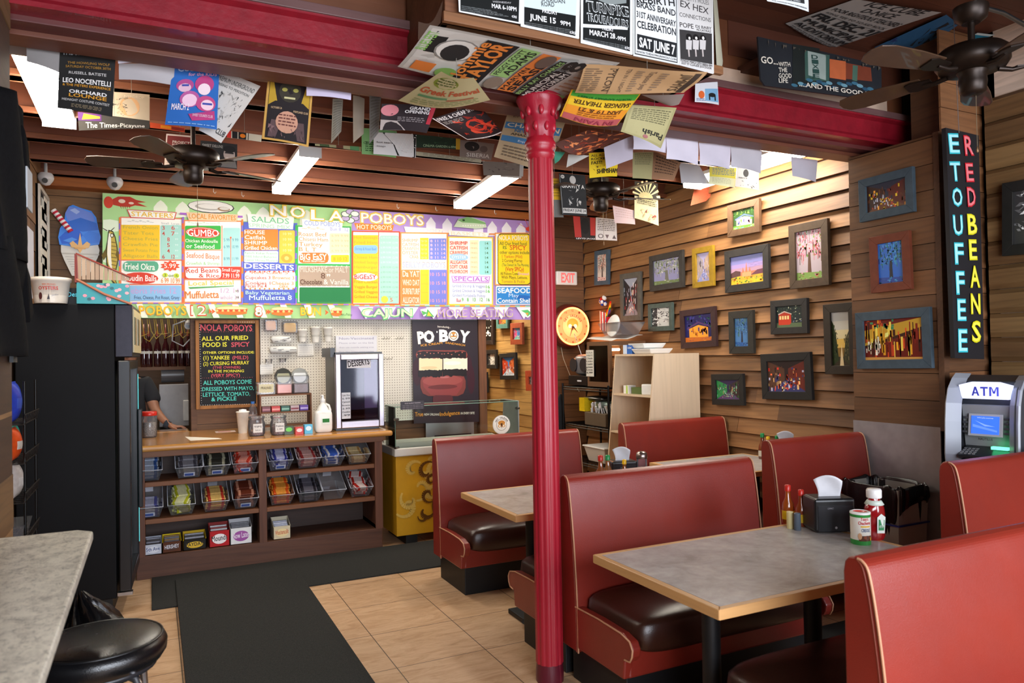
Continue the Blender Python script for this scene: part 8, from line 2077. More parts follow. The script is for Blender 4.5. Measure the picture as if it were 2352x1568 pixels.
# ------------------------------------------------ pale shelf unit
t=thing('shelf_unit','pale unpainted plywood shelf unit with sloping front against the right wall','shelf unit',(4.1,5.42,0))
pw=C('dcc3a4');y0,y1=5.14,5.74
pr=[(4.345,0),(4.345,1.575),(3.86,1.575),(3.76,.62),(3.70,0)]
for yy in (y0,y1-.016):
    m=MB();m.prism([(x,z) for x,z in pr],'Y',yy,yy+.016,pw);m.build('side_panel',wood_ply,t)
m=MB();m.box((3.86,y0+.016,1.558),(4.345,y1-.016,1.575),pw);m.build('top_panel',wood_ply,t)
m=MB();m.box((4.33,y0+.016,0),(4.345,y1-.016,1.558),pw);m.build('back_panel',wood_ply,t)
for z,x in ((1.20,3.825),(.86,3.79),(.5,3.755),(.1,3.72)):
    m=MB();m.box((x,y0+.016,z),(4.33,y1-.016,z+.016),pw);m.build('shelf',wood_ply,t)
y=5.32
lathe_thing('syrup_bottle','amber squeeze bottle on the upper shelf of the pale shelf unit','bottle',(4.02,5.28,1.216),[('bottle',[(.04,0),(.045,.02),(.045,.09),(.038,.11)],'ffffff',amber),('cap',[(.042,.11),(.03,.135),(.008,.15),(.006,.18),(0,.18)],'e0e0dc',plastic)])
m=MB();m.box((3.88,5.56,1.216),(3.96,5.64,1.29),C('e8e4dc'));a=Art(m,lambda u,v,l:(3.879-l*.0002,u,v));a.poly([(5.575,1.217),(5.595,1.217),(5.595,1.289),(5.575,1.289)],'a8c83a');tag(m.build('tea_carton',paper),'small white and green carton on the upper shelf of the pale unit','box')
m=MB();m.box((3.90,5.36,1.216),(3.98,5.54,1.275),C('5a6a3a'));tag(m.build('tea_carton',paper),'olive carton beside the white and green carton on the pale unit','box')
m=MB();m.box((3.86,5.18,1.216),(3.93,5.34,1.31),C('e4e2de'));tag(m.build('napkin_pack',paper,bevel=.01),'white paper pack at the right of the upper shelf of the pale unit','pack')
# things on top of the shelf unit
m=MB();m.box((3.90,5.52,1.576),(4.15,5.66,1.66),C('2f64b4'));a=Art(m,lambda u,v,l:(3.899-l*.0002,-u,v));a.poly([(-5.66,1.577),(-5.60,1.577),(-5.60,1.659),(-5.66,1.659)],'c8d4e8');a.text('Cut Guard',(-5.59,1.625),(-5.53,1.625),.018,'f0f4fa',3);tag(m.build('glove_box',gloss),'blue and white cardboard box on top of the pale shelf unit','box')
for k,(x,yy,z,w_) in enumerate(((4.0,5.36,1.576,.28),(4.02,5.46,1.625,.24))):
    m=MB();m.hexa([(x-.1,yy-w_/2+.02,z),(x+.1,yy-w_/2+.02,z),(x+.1,yy+w_/2-.02,z),(x-.1,yy+w_/2-.02,z)],[(x-.13,yy-w_/2,z+.045),(x+.13,yy-w_/2,z+.045),(x+.13,yy+w_/2,z+.045),(x-.13,yy+w_/2,z+.045)],C('dcdcda'));tag(m.build('foam_tray',plastic,bevel=.008),['lower white foam tray on top of the pale shelf unit','upper white foam tray stacked on top of the pale shelf unit'][k],'tray','foam trays')
# ------------------------------------------------ wire rack in the corner
t=thing('wire_rack','black wire shelving rack in the corner between neon clock and pale shelf unit','rack',(4.08,6.35,0))
rx0,rx1,ry0,ry1=3.86,4.32,5.86,6.72
for x,y in ((rx0,ry0),(rx1,ry0),(rx0,ry1),(rx1,ry1)):
    m=MB();m.cyl((x,y,0),(x,y,1.28),.011,C('141414'),10);m.build('post',dark_metal,t)
for z in (.15,.50,.87,1.25):
    m=MB()
    for k in range(14): yy=ry0+(ry1-ry0)*k/13;m.cyl((rx0,yy,z),(rx1,yy,z),.004,C('161616'),5)
    for x in (rx0,(rx0+rx1)/2,rx1): m.cyl((x,ry0,z-.008),(x,ry1,z-.008),.006,C('161616'),6)
    m.cyl((rx0,ry0,z-.03),(rx0,ry1,z-.03),.005,C('161616'),6);m.cyl((rx0,ry0,z-.03),(rx1,ry0,z-.03),.005,C('161616'),6);m.build('wire_shelf',dark_metal,t)
# warmer, radio, box on it
t=thing('display_warmer','lit glass sided wooden food warmer on top of the wire rack','warmer',(4.08,6.05,1.262))
m=MB();c=C('6a4a30')
m.box((3.88,5.86,1.262),(4.3,6.26,1.31),c);m.box((3.88,5.86,1.66),(4.3,6.26,1.70),c)
for x,y in ((3.88,5.86),(4.27,5.86),(3.88,6.23),(4.27,6.23)): m.box((x,y,1.31),(x+.03,y+.03,1.66),c)
m.box((4.27,5.89,1.31),(4.28,6.23,1.66),C('8a6a4a'));m.build('case',wood_ply,t)
m=MB();m.box((3.885,5.89,1.31),(3.888,6.23,1.66),C('ffffff'));m.build('glass_pane',glass,t)
m=MB()
for k in range(16): m.box((3.93,5.90,1.32+k*.014),(3.95,6.22,1.328+k*.014),C('8a8070'))
m.build('slatted_panel',metal,t)
m=MB();m.cyl((4.05,5.95,1.62),(4.05,6.2,1.62),.012,C('ffffff'),8);m.build('lamp_tube',m_emit('warm_tube',(1,.75,.45,1),12),t)
m=MB();m.box((3.95,5.86,1.50),(3.99,5.858,1.55),C('b89a50'));m.build('padlock',metal,t)
m=MB();a=Art(m,lambda u,v,l:(3.874-l*.0002,-u,v));a.l=0;a.poly([(-6.27,1.36),(-6.13,1.36),(-6.13,1.62),(-6.27,1.62)],'d0ccc0')
for k in range(8): a.text(['NOLA','POBOYS','1.2 Boudin','Links','Crawfish','pies','Live','6.99'][k],(-6.26,1.585-k*.028),(-6.15,1.587-k*.028),.016,'3a3834',1)
tag(m.build('menu_note',paper,solid=.001),'white handwritten note taped on the food warmer','note')
m=MB();m.grid(lambda u,v:(3.90+.36*u,5.85+.44*v,1.705+.05*u+.03*v+.01*math.sin(9*u)),6,6,C('d0ccc4'));tag(m.build('paper_sheet',paper,solid=.004),'curled white sheet lying on top of the food warmer','paper')
t=thing('plastic_bin_with_plate','clear plastic tub holding a white lettered lid, on top of the food warmer','tub',(4.1,5.98,1.76))
m=MB();m.hexa([(4.0,5.84,1.76),(4.2,5.84,1.76),(4.2,6.12,1.76),(4.0,6.12,1.76)],[(3.96,5.78,1.88),(4.24,5.78,1.88),(4.24,6.18,1.88),(3.96,6.18,1.88)],C('ffffff'));m.build('tub',clear_plastic,t)
m=MB(Matrix.Translation((4.02,5.98,1.85))@Matrix.Rotation(-PI/2+.2,4,'Y'));m.lathe([(0,0),(.10,0),(.11,.012),(.10,.02),(0,.02)],(0,0,0),C('dcd8d4'),24);m.build('round_lid',plastic,t)
t=thing('radio','grey portable radio with round speakers and raised antenna on the wire rack','radio',(3.98,6.52,1.42))
m=MB();m.box((3.92,6.34,1.262),(4.25,6.70,1.36),C('141416'));m.box((3.915,6.44,1.30),(3.92,6.52,1.315),C('c8c8cc'));m.build('player_base',plastic,t,bevel=.01)
m=MB();sup(m,(4.05,6.52,1.47),(.11,.17,.11),(.6,.6),C('6a6a70'),24,12);m.build('body',plastic,t)
for yy in (6.62,6.42):
    m=MB();m.cyl((3.93,yy,1.47),(3.96,yy,1.47),.07,C('2c2c30'),20);m.build('speaker',plastic,t)
m=MB();m.cyl((4.0,6.56,1.57),(4.0,6.70,1.80),.004,C('c8c8c8'),6);m.build('antenna',metal,t)
# rack contents
t=thing('cutlery_box','grey box full of white plastic cutlery on the lower wire rack shelf','box',(4.0,6.15,.876))
m=MB();m.box((3.90,5.98,.876),(4.12,6.36,1.0),C('5c4e3e'));m.build('box_body',paint,t,bevel=.004)
m=MB();rnd=random.Random(9)
for k in range(34):
    p=(4.0+rnd.uniform(-.08,.08),6.17+rnd.uniform(-.16,.16),.98);d=Vector((rnd.uniform(-.35,.1),rnd.uniform(-.4,.4),1)).normalized()*rnd.uniform(.06,.13);m.tube([p,Vector(p)+d*.7,Vector(p)+d],[.004,.005,.011],C('dcdce0'),5)
o=m.build('plastic_cutlery',plastic,t);o['kind']='stuff'
for k,(z,y,c,lab) in enumerate(((.512,6.2,'b8b8b4','upper translucent food tub with white lid on the wire rack'),(.162,6.22,'a8a8a6','lower translucent food tub with white lid on the wire rack'))):
    t=thing('food_tub',lab,'tub',(4.03,y,z),0,'translucent food tubs');m=MB();m.hexa([(3.93,y-.15,z),(4.15,y-.15,z),(4.15,y+.15,z),(3.93,y+.15,z)],[(3.90,y-.19,z+.14),(4.18,y-.19,z+.14),(4.18,y+.19,z+.14),(3.90,y+.19,z+.14)],C(c));m.build('tub',plastic,t,bevel=.01)
    m=MB();m.box((3.89,y-.2,z+.142),(4.19,y+.2,z+.157),C('dcdcda'));m.build('lid',plastic,t,bevel=.005)
t=thing('snack_basket','yellow and dark bundle of packets on the upper wire rack shelf','packets',(4.05,6.25,1.0))
m=MB();m.box((3.9,6.36,1.005),(4.0,6.46,1.14),C('e8c81c'));sup(m,(4.08,6.2,1.06),(.12,.14,.06),(.6,.6),C('6a7a74'),16,8,.05);sup(m,(4.08,6.3,1.13),(.14,.2,.03),(.6,.8),C('1c1a18'),16,8,.06);m.build('packets',foil,t)
t=thing('hanging_umbrella','folded black umbrella and cloth hanging beside the wire rack','umbrella',(3.8,6.75,.9))
m=MB();m.tube([(3.88,6.80,1.16),(3.86,6.80,1.05),(3.85,6.80,.75),(3.88,6.78,.55)],[.01,.05,.075,.02],C('26272a'),10);m.build('canopy',cloth,t);m=MB();m.tube([(3.83,6.82,1.05),(3.84,6.80,.93)],.012,C('c8281c'),8);m.build('handle',plastic,t)
# ------------------------------------------------ table items
def sauce(lab,x,y,z,c,cap,s=1,group='hot sauce bottles'):
    t=thing('sauce_bottle',lab,'bottle',(x,y,z),0,group)
    m=LM();m.lathe([(.024*s,0),(.026*s,.005),(.026*s,.06*s),(.023*s,.085*s),(.012*s,.108*s),(.010*s,.14*s)],(0,0,0),C(c),20);m.build('bottle',m_sauce,t)
    m=LM();m.lathe([(.0265*s,.018*s),(.0265*s,.055*s)],(0,0,0),C('e8c020' if cap=='c8281c' and s>1 else 'd8d0c0'),20);m.build('label_band',gloss,t)
    m=LM();m.lathe([(.013*s,.138*s),(.013*s,.162*s),(.010*s,.165*s),(0,.165*s)],(0,0,0),C(cap),16);m.build('cap',plastic,t)
m_sauce=m_attr('hot_sauce_glass',.12,0,.6,.6,0)
H=.75
tp=[(2.784,2.664,0.75),(2.789,2.587,0.75),(2.703,2.576,0.75),(2.706,2.535,0.75),(2.778,2.416,0.75),(2.756,2.232,0.75),(2.872,2.252,0.75)]
sauce('taller hot sauce bottle with red cap and yellow label on the nearest table',tp[0][0],tp[0][1],H,'a04a14','c8281c',1.12)
sauce('shorter hot sauce bottle with red cap and pale label on the nearest table',tp[1][0],tp[1][1],H,'8c3c14','c8281c',1.05)
for k,(i,c,lab) in enumerate(((2,'d8c890','cream coloured salt tube standing before the hot sauces on the nearest table'),(3,'5a6470','blue grey pepper tube standing before the hot sauces on the nearest table'))):
    t=thing('salt_shaker' if k==0 else 'pepper_shaker',lab,'shaker',(tp[i][0],tp[i][1],H));m=LM();m.lathe([(.015,0),(.016,.004),(.0155,.075)],(0,0,0),C(c),16);m.build('tube',paper,t)
    m=LM();m.lathe([(.0155,.075),(.014,.080),(0,.081)],(0,0,0),C(c),16);m.build('cap',plastic,t)
def napkin(lab,x,y,z,rz,s=1):
    t=thing('napkin_dispenser',lab,'napkin dispenser',(x,y,z),rz,'black napkin dispensers')
    m=LM();w_,d_,h_=.075*s,.055*s,.125*s;m.box((-w_,-d_,.004),(w_,d_,h_),C('121214'));m.build('body',plastic,t,bevel=.014,bseg=3)
    m=LM();m.box((-w_*.86,-d_-.003,.01),(w_*.86,-d_+.001,h_*.80),C('1c1c20'));a=artY(m,-d_-.003);a.text('COMPACT',(-w_*.4,h_*.7),(-w_*.1,h_*.7),.008,'8a8a90',1);a.ell(0,h_*.17,.006,.006,C('a8a8b0'),10);m.build('front_window',gloss,t,bevel=.003)
    m=LM();m.box((w_-.001,-d_*.4,.03),(w_+.003,d_*.4,h_*.78),C('5a5a60'));m.build('side_window',gloss,t)
    m=LM();m.grid(lambda u,v:(-w_*.55+1.1*w_*u+.02*v*(1-u)-.03*v*v*(1-u),-.01+.028*math.sin(3.2*u+2*v)*v,h_-.005+(.062+.02*math.sin(PI*(1-u)))*v*s),10,8,C('d8d8dc'));m.build('napkin',cloth_white,t,solid=.0015)
cloth_white=m_attr('napkin_paper',.9,0,.2,0,.03,40)
napkin('black napkin dispenser with a white napkin sticking out on the nearest table',tp[4][0]+.055,tp[4][1]+.05,H,math.radians(-24),1.27)
t=thing('seasoning_can','green and white cylindrical Creole seasoning can on the nearest table','can',(tp[5][0],tp[5][1],H))
x,y=tp[5][0],tp[5][1];r_=.034
m=LM();m.lathe([(r_,0),(r_,.018),(r_,.075),(r_,.098),(r_,.108)],(0,0,0),C('2f8a3a'),28,cols=[C('2f8a3a'),C('e8e4d8'),C('e8e4d8'),C('2f8a3a')]);m.build('can_body',gloss,t)
m=LM();m.lathe([(r_+.001,.108),(r_+.001,.114),(r_*.8,.117),(r_*.78,.114),(0,.114)],(0,0,0),C('e8e8e4'),24,cols=[C('e8e8e4')]*3+[C('c8281c')]);m.build('lid',plastic,t)
m=LM();a=Art(m,lambda u,v,l:((r_+.0004+l*.0001)*math.sin(u-.35),-(r_+.0004+l*.0001)*math.cos(u-.35),v))
a.text("Tony's",(-.5,.088),(.3,.088),.011,'c8283c',4);a.text('Chacheres',(-.75,.074),(.6,.074),.011,'c8283c',4);a.rect(-.5,.064,.5,.069,C('e8b83a'),4);a.text('CREOLE',(-.45,.048),(.5,.048),.011,'3a5a8a',3);a.rect(-.7,.015,.7,.034,C('5a3424'),6);a.ell(-.6,.032,.2,.012,C('d8a880'),10);a.ell(.1,.028,.35,.007,C('8a4a34'),10);a.ell(.62,.022,.12,.007,C('d8a83a'),8);m.build('label_print',gloss,t)
t.scale=(1.2,1.2,1.2)
t=thing('ketchup_bottle','large red ketchup bottle with white cap behind the seasoning can','bottle',(tp[6][0],tp[6][1],H))
T=None;pr=[(.034,.002,.0),(.040,.03,.01),(.040,.028,.04),(.036,.026,.06),(.041,.031,.09),(.041,.031,.105),(.034,.028,.125),(.022,.020,.145),(.020,.018,.15)]
m=LM();vs=[];n=24
PR=[(.036,.026,0),(.042,.031,.012),(.041,.030,.045),(.037,.027,.06),(.041,.030,.075),(.043,.032,.095),(.041,.030,.115),(.034,.027,.132),(.022,.020,.145),(.021,.020,.158)]
for (a_,b_,z) in PR:
    for k in range(n): vs.append((a_*math.cos(2*PI*k/n),b_*math.sin(2*PI*k/n),z))
m.add(vs,[(i*n+k,i*n+(k+1)%n,(i+1)*n+(k+1)%n,(i+1)*n+k) for i in range(len(PR)-1) for k in range(n)]+[],C('8e1218'),True);m.add(vs[:n],[tuple(range(n))[::-1]],C('8e1218'));m.build('bottle',m_sauce,t)
m=LM();m.lathe([(.026,.155),(.027,.158),(.027,.182),(.024,.188),(0,.188)],(0,0,0),C('e4e2de'),22);m.build('cap',plastic,t)
m=LM();a=Art(m,lambda u,v,l:(u,-.0335-l*.0003+abs(u)*.12,v));a.poly([(-.026,.03),(.012,.026),(.02,.085),(-.005,.1),(-.024,.088)],'dce4dc');a.poly([(-.02,.04),(.008,.037),(.014,.075),(-.018,.08)],'3a8a5a');a.text('KETCHUP',(-.016,.05),(.008,.048),.008,'e8f0e8',1);m.build('label_patch',gloss,t)
m=LM();m.lathe([(.032,.129),(.0345,.131),(.026,.144),(.0245,.146)],(0,0,0),C('c8d4c8'),20);m.build('neck_label',gloss,t)
t.scale=(1.18,1.18,1.18)
# items on the table behind the iron column
sauce('hot sauce bottle with red cap seen over the big bench',2.50,3.9,H,'8a4a24','b8241c',1.25);sauce('hot sauce bottle with green cap seen over the big bench',2.58,3.94,H,'8a5a34','1f8a4a',1.2);sauce('small sauce bottle with yellow cap seen over the big bench',2.65,3.86,H,'8a5020','e8b81c',1.05)
napkin('black napkin dispenser with upright napkin seen over the big bench',2.74,4.02,H,math.radians(-14),1.15)
t=lathe_thing('sugar_shaker','glass shaker with metal top seen over the big bench','shaker',(2.87,3.98,H),[('glass_jar',[(.033,0),(.036,.01),(.034,.15)],'ffffff',clear_plastic),('sugar',[(.030,.005),(.030,.09),(0,.09)],'b8a890',matte),('top',[(.036,.15),(.038,.155),(.034,.185),(.02,.195),(0,.196)],'a89a94',metal)])
# items on the far right table
sauce('sauce bottle with yellow cap on the table between the right benches',4.22,4.22,H,'9a5420','e8b81c',1.1);sauce('left sauce bottle with green cap on the table between the right benches',4.24,4.30,H,'7a3a1c','1f8a4a',1.2);sauce('right sauce bottle with green cap on the table between the right benches',4.27,4.18,H,'7a3a1c','1f8a4a',1.15)
napkin('black napkin dispenser on the table between the right benches',4.2,4.03,H,math.radians(-25),1.2)
lathe_thing('salt_shaker','white capped shaker on the table between the right benches','shaker',(4.28,3.93,H),[('glass_jar',[(.022,0),(.024,.01),(.022,.15)],'ffffff',clear_plastic),('cap',[(.024,.15),(.025,.178),(.02,.185),(0,.186)],'e0dcd8',plastic)])
# ------------------------------------------------ stone topped ledge, stool, bag
t=thing('stone_ledge','speckled beige stone counter top in the lower left corner','counter',(-.3,1.9,0))
m=MB();m.prism([(-.455,.6),(-.178,.6),(-.178,2.755),(-.222,2.80),(-.455,2.80)],'Z',1.018,1.05,C('ffffff'));m.build('stone_top',stone,t,bevel=.008,bseg=3)
m=MB();m.box((-.455,.6,.98),(-.25,2.72,1.018),C('2a2420'));m.box((-.455,.7,0),(-.40,2.6,.98),C('2a2420'));m.build('support',wood_y,t)
t=thing('bar_stool','round black vinyl bar stool with chrome legs under the stone ledge','stool',(-.155,2.60,0))
m=LM();m.lathe([(.0,.675),(.15,.675),(.175,.68),(.188,.70),(.190,.725),(.180,.745),(.165,.752),(.10,.760),(0,.762)],(0,0,0),C('ffffff'),40);m.build('seat',black_vinyl,t)
m=LM();m.lathe([(.12,.655),(.16,.66),(.16,.676),(.0,.676)],(0,0,0),C('26262a'),30);m.tube([(.176*math.cos(2*PI*k/40),.176*math.sin(2*PI*k/40),.747) for k in range(40)],.004,C('101012'),6,closed=True);m.build('seat_ring',plastic,t)
for k in range(4):
    a_=PI/4+k*PI/2;d=(math.cos(a_),math.sin(a_));m=LM();m.tube([(d[0]*r_,d[1]*r_,z) for r_,z in ((.10,.655),(.145,.645),(.165,.61),(.175,.5),(.20,.0))],.012,C('b8b8bc'),10);m.build('leg',metal,t)
m=LM();m.tube([(.185*math.cos(2*PI*k/32),.185*math.sin(2*PI*k/32),.25) for k in range(32)],.009,C('b8b8bc'),8,closed=True);m.build('foot_ring',metal,t)
t=thing('bagged_trash_bin','black bin with crumpled black plastic bag behind the bar stool','trash bin',(-.255,3.17,0))
m=MB();m.lathe([(.12,0),(.145,.58)],(-.255,3.17,0),C('101010'),24);m.build('bin',plastic,t)
m=MB();m.grid(lambda u,v:(-.255+(.165*(1+.10*math.sin(7*2*PI*u+v*5)+.06*math.sin(17*2*PI*u+2)))*math.cos(2*PI*u)*(1-.9*max(0,v-.55)/.45),3.17+(.19*(1+.10*math.sin(5*2*PI*u+v*7)))*math.sin(2*PI*u)*(1-.9*max(0,v-.55)/.45),.42+.30*v+.03*math.sin(11*2*PI*u+9*v)),64,18,C('101010'));m.build('bag',black_vinyl,t)
# ------------------------------------------------ chip rack and shirts at left
t=thing('chip_rack','black wire snack rack between the left wall and the cooler','rack',(-.66,4.7,0))
m=MB()
for x in (-.75,-.60):
    for y in (4.55,4.95): m.cyl((x,y,0),(x,y,1.5),.007,C('1a1a1a'),6)
m.build('upright_frame',dark_metal,t)
for z in (.66,.88,1.08,1.28):
    m=MB()
    for k in range(9): yy=4.5+.5*k/8;m.tube([(-.76,yy,z),(-.60,yy,z),(-.59,yy,z+.05)],.0035,C('2a2522'),5)
    for x,zz in ((-.76,z),(-.68,z),(-.60,z),(-.59,z+.05)): m.cyl((x,4.5,zz),(x,5.0,zz),.004,C('3a3430'),5)
    m.build('wire_shelf',dark_metal,t)
def chip(lab,x,y,z,c,c2,h=.2):
    m=MB();m.grid(lambda u,v:(x-.02+.035*math.sin(PI*u)*math.sin(PI*v)**.5*1.2,y+(u-.5)*.16*(1-.1*math.sin(PI*v)),z+h*v),10,12,C(c),cf=lambda u,v:C(c2) if .3<v<.6 and .2<u<.8 else C(c));m.grid(lambda u,v:(x-.02-.035*math.sin(PI*u)*math.sin(PI*v)**.5,y+(u-.5)*.16*(1-.1*math.sin(PI*v)),z+h*v),10,12,C(c))
    tag(m.build('chip_bag',foil),lab,'chips','snack bags on the wire rack')
chip('shiny blue chip bag on the top shelf of the snack rack',-.64,4.62,1.29,'2440b8','3a5ac8',.21);chip('orange and white snack bag with teal top on the snack rack',-.64,4.62,1.09,'d8501c','d8d4d0',.17);chip('teal snack bag behind the orange one on the snack rack',-.66,4.72,1.09,'2a9a8a','c8c84a',.19);chip('white snack bag with turquoise edge on the lower snack rack shelf',-.64,4.66,.89,'c8c4c4','d8d8da',.18)
m=MB();m.hexa([(-.72,4.56,.664),(-.62,4.56,.664),(-.62,4.78,.664),(-.72,4.78,.664)],[(-.74,4.53,.76),(-.60,4.53,.76),(-.60,4.80,.76),(-.74,4.80,.76)],C('8a8c90'));tag(m.build('plastic_bin',clear_plastic),'small clear plastic bin on the lowest snack rack shelf','bin')
for lab,y0_,y1_,z1_,z0_,sd in (('black T-shirt with a white chest print hanging on the left wall, the upper one',2.70,3.19,2.50,1.95,1),('black T-shirt hanging on the left wall, the lower one',2.66,3.22,2.02,1.62,2)):
    t=thing('t_shirt',lab,'t-shirt',(-.42,(y0_+y1_)/2,z0_),0,'black T-shirts on the left wall')
    w_=y1_-y0_;h_=z1_-z0_
    def sh(u,v,off=0): # u along y, v up
        s_=1+(.22 if v>.72 else 0)*0; return (-.43+off+.018*math.sin(9*u+5*v+sd)+.03*math.sin(PI*u),y0_+w_*(u if v<.75 else .5+(u-.5)*(1.0-.35*(v-.75)/.25)),z0_+h_*v-.05*abs(u-.5)*(v>.9))
    m=MB();m.grid(lambda u,v:sh(u,v),16,16,C('141416'));m.build('body',cloth,t,solid=.006)
    m=MB();m.hexa([(-.44,y1_-.05,z1_-.28),(-.40,y1_-.02,z1_-.28),(-.40,y1_+.06,z1_-.24),(-.44,y1_+.06,z1_-.24)],[(-.44,y1_-.12,z1_-.06),(-.40,y1_-.12,z1_-.06),(-.40,y1_-.02,z1_-.10),(-.44,y1_-.02,z1_-.10)],C('121214'));m.build('sleeve',cloth,t,bevel=.01)
    if sd==1: m=MB();m.box((-.385,2.98,2.13),(-.38,3.1,2.27),C('b8bcc0'));m.build('chest_print',paper,t)
m=MB();m.box((-.452,3.10,1.70),(-.44,3.18,1.60),C('2a2c30'));tag(m.build('plate_sign',paint),'small dark lettered plate hanging below the T-shirts','sign')
# ------------------------------------------------ pegboard items
def pegp(l): return l
pk=[(0.971,7,1.895),(1.14,7,1.875),(1.061,7,1.763),(1.079,7,1.671),(1.249,7,1.802),(1.368,7,1.814),(1.485,7,1.813),(1.286,7,1.668),(0.932,7,1.495),(1.769,7,1.708),(0.951,7,1.566),(1.074,7,1.571)]
for k,(i,c,lab) in enumerate(((0,'d88a20','clear tub of orange food hung on the pegboard, left'),(1,'e8b03a','square tub of yellow food hung on the pegboard, right'))):
    x,y,z=pk[i];t=thing('sample_tub',lab,'tub',(x,7.0,z-.04),0,'food tubs on the pegboard');m=MB();m.box((x-.045-.01*k,6.99,z-.045),(x+.045+.01*k,7.05,z+.045),C(c));m.build('food',matte,t,bevel=.018)
    m=MB();m.box((x-.06-.01*k,6.975,z-.055),(x+.06+.01*k,7.06,z+.055),C('ffffff'));m.build('tub',clear_plastic,t,bevel=.01)
for i,w_,lab in ((2,.085,'shorter rolled wrapping paper sandwich on the pegboard'),(3,.12,'longer rolled wrapping paper sandwich on the pegboard')):
    x,y,z=pk[i];t=thing('wrapped_roll',lab,'roll',(x,7.0,z-.03),0,'wrapped rolls on the pegboard');m=MB();m.tube([(x-w_,7.01,z-.004),(x-w_*.9,7.01,z),(x,7.01,z),(x+w_*.9,7.01,z),(x+w_,7.01,z)],[.018,.033,.035,.033,.02],C('dcdcd8'),14);a=Art(m,lambda u,v,l:(u,7.01-.0365+abs(v-z)*.3,v))
    rr=random.Random(i)
    for k in range(7): u=x+rr.uniform(-w_*.8,w_*.7);v=z+rr.uniform(-.02,.015);a.poly([(u,v),(u+.03,v+.002),(u+.028,v+.006),(u,v+.004)],'4a4846')
    m.build('paper_wrap',paper,t)
for k,i in enumerate((4,5,6)):
    x,y,z=pk[i];h=(.10,.13,.12)[k];t=thing('paper_cup',['smallest white cup hung on the pegboard','tallest white cup hung on the pegboard, middle of three','rightmost white cup hung on the pegboard'][k],'cup',(x,6.99,z-h*.6),0,'white cups on the pegboard');m=MB();m.lathe([(.03,0),(.042,h),(.046,h+.003),(.046,h+.012),(.035,h+.018),(0,h+.018)],(x,6.99,z-h*.6),C('e0dcd4'),20);m.build('cup',paper,t)
    m=MB();m.lathe([(.036,h*.4),(.038,h*.55)],(x,6.9895,z-h*.6),C('b8b4ac'),20);m.build('print_band',paper,t)
def wallcard(lab,x,z,w_,h_,c,lines,y=7.05,name='notice'):
    m=MB();m.box((x-w_/2,y-.004,z-h_/2),(x+w_/2,y,z+h_/2),C(c));a=artY(m,y-.004)
    for k,(s_,hh,cc) in enumerate(lines): zz=z+h_/2-(k+.9)*h_/(len(lines)+.4);a.text(s_,(x-w_*.42,zz),(x+w_*.42,zz),hh,cc,1)
    tag(m.build(name,gloss),lab,'notice')
wallcard('small white printed food warning notice on the pegboard',pk[7][0],pk[7][2],.145,.11,'dcd8d0',[('FOOD ALLERGY NOTICE',.010,'6a6460')]+[('please tell us of any allergy',.007,'a09a94')]*4)
wallcard('large laminated handwritten notice above the dessert fridge',pk[9][0],pk[9][2],.40,.18,'cfcdd2',[('Non-Vaccinated',.022,'8a86a0'),('Please order on the Sink',.016,'9a96a8'),('then use outside seating area',.014,'9a96a8'),('Sorry, New Orleans anyone mandate',.014,'9a96a8')])
wallcard('small white printed box sample on the pegboard',pk[8][0],pk[8][2],.11,.09,'e0dcd4',[('Gluten Free',.009,'8a8680')]+[('information inside',.006,'a8a49e')]*3,7.03)
for k,i in enumerate((10,11)):
    x,y,z=pk[i];t=thing('dip_cup',['left clear dip cup on the pegboard','right clear dip cup on the pegboard'][k],'cup',(x,7.0,z-.02),0,'clear dip cups');m=MB();m.lathe([(.025,-.02),(.032,.02),(.035,.022)],(x,7.01,z),C('ffffff'),18);m.build('cup',clear_plastic,t)
xx=[(2.024,7.05,1.77),(2.232,7.05,1.768),(2.03,7.05,1.573),(2.14,7.05,1.571)]
for k in range(9):
    x=xx[0][0]+k*.028+(.05 if k>2 else 0);z=xx[0][2] if k<6 else xx[2][2]
    if k>=6:x=xx[2][0]+(k-6)*.035
    m=MB();m.tube([(x,7.056,z),(x,7.0,z-.01),(x+.004,6.98,z+.012)],.0025,C('8a8478'),5);tag(m.build('peg_hook',metal),'small metal hook on the bare part of the pegboard','hook','pegboard hooks')
# ------------------------------------------------ kitchen seen through the opening
m=MB();m.box((-.9,7.9,1.50),(.29,8.2,1.53),C('6a4426'));tag(m.build('wall_shelf',wood_x),'wooden shelf with syrup bottles in the kitchen behind the counter','shelf')
bt_=None
for k,px_ in enumerate([(-0.076,8.02,1.573),(-0.034,8.02,1.572),(0.043,8.02,1.57),(0.116,8.02,1.568),(0.186,8.02,1.567),(0.261,8.02,1.565),(0.32,8.02,1.564)]):
    x=px_[0]
    if bt_ is None:
        bt_=thing('syrup_bottle','dark red syrup bottle on the kitchen shelf','bottle',(x,8.02,1.53),0,'syrup bottles on the kitchen shelf')
        m=LM();m.lathe([(.030,0),(.033,.01),(.033,.16),(.028,.21),(.014,.25),(.013,.30)],(0,0,0),C('2c0a10'),16);m.build('bottle',m_sauce,bt_)
        m=LM();m.lathe([(.0335,.13),(.0335,.155)],(0,0,0),C('c8c4bc'),16);m.build('label_band',paper,bt_)
        m=LM();m.lathe([(.015,.30),(.014,.34),(.006,.36),(.005,.42),(0,.42)],(0,0,0),C('6a3228'),10);m.build('pourer',plastic,bt_)
    else: dup(bt_,(x,8.02,1.53))
m=MB();rnd=random.Random(12)
for k in range(9):
    x=-.15+.055*k;m.tube([(x,7.35,2.05),(x+.03,7.36,1.86-rnd.random()*.1),(x+.07,7.35,1.75+rnd.random()*.1),(x+.12,7.36,1.84),(x+.10,7.35,2.05)],.004,C('c8a83a'),6)
tag(m.build('cable_loops',plastic),'tangled yellow cable loops hanging in the kitchen opening','cables')
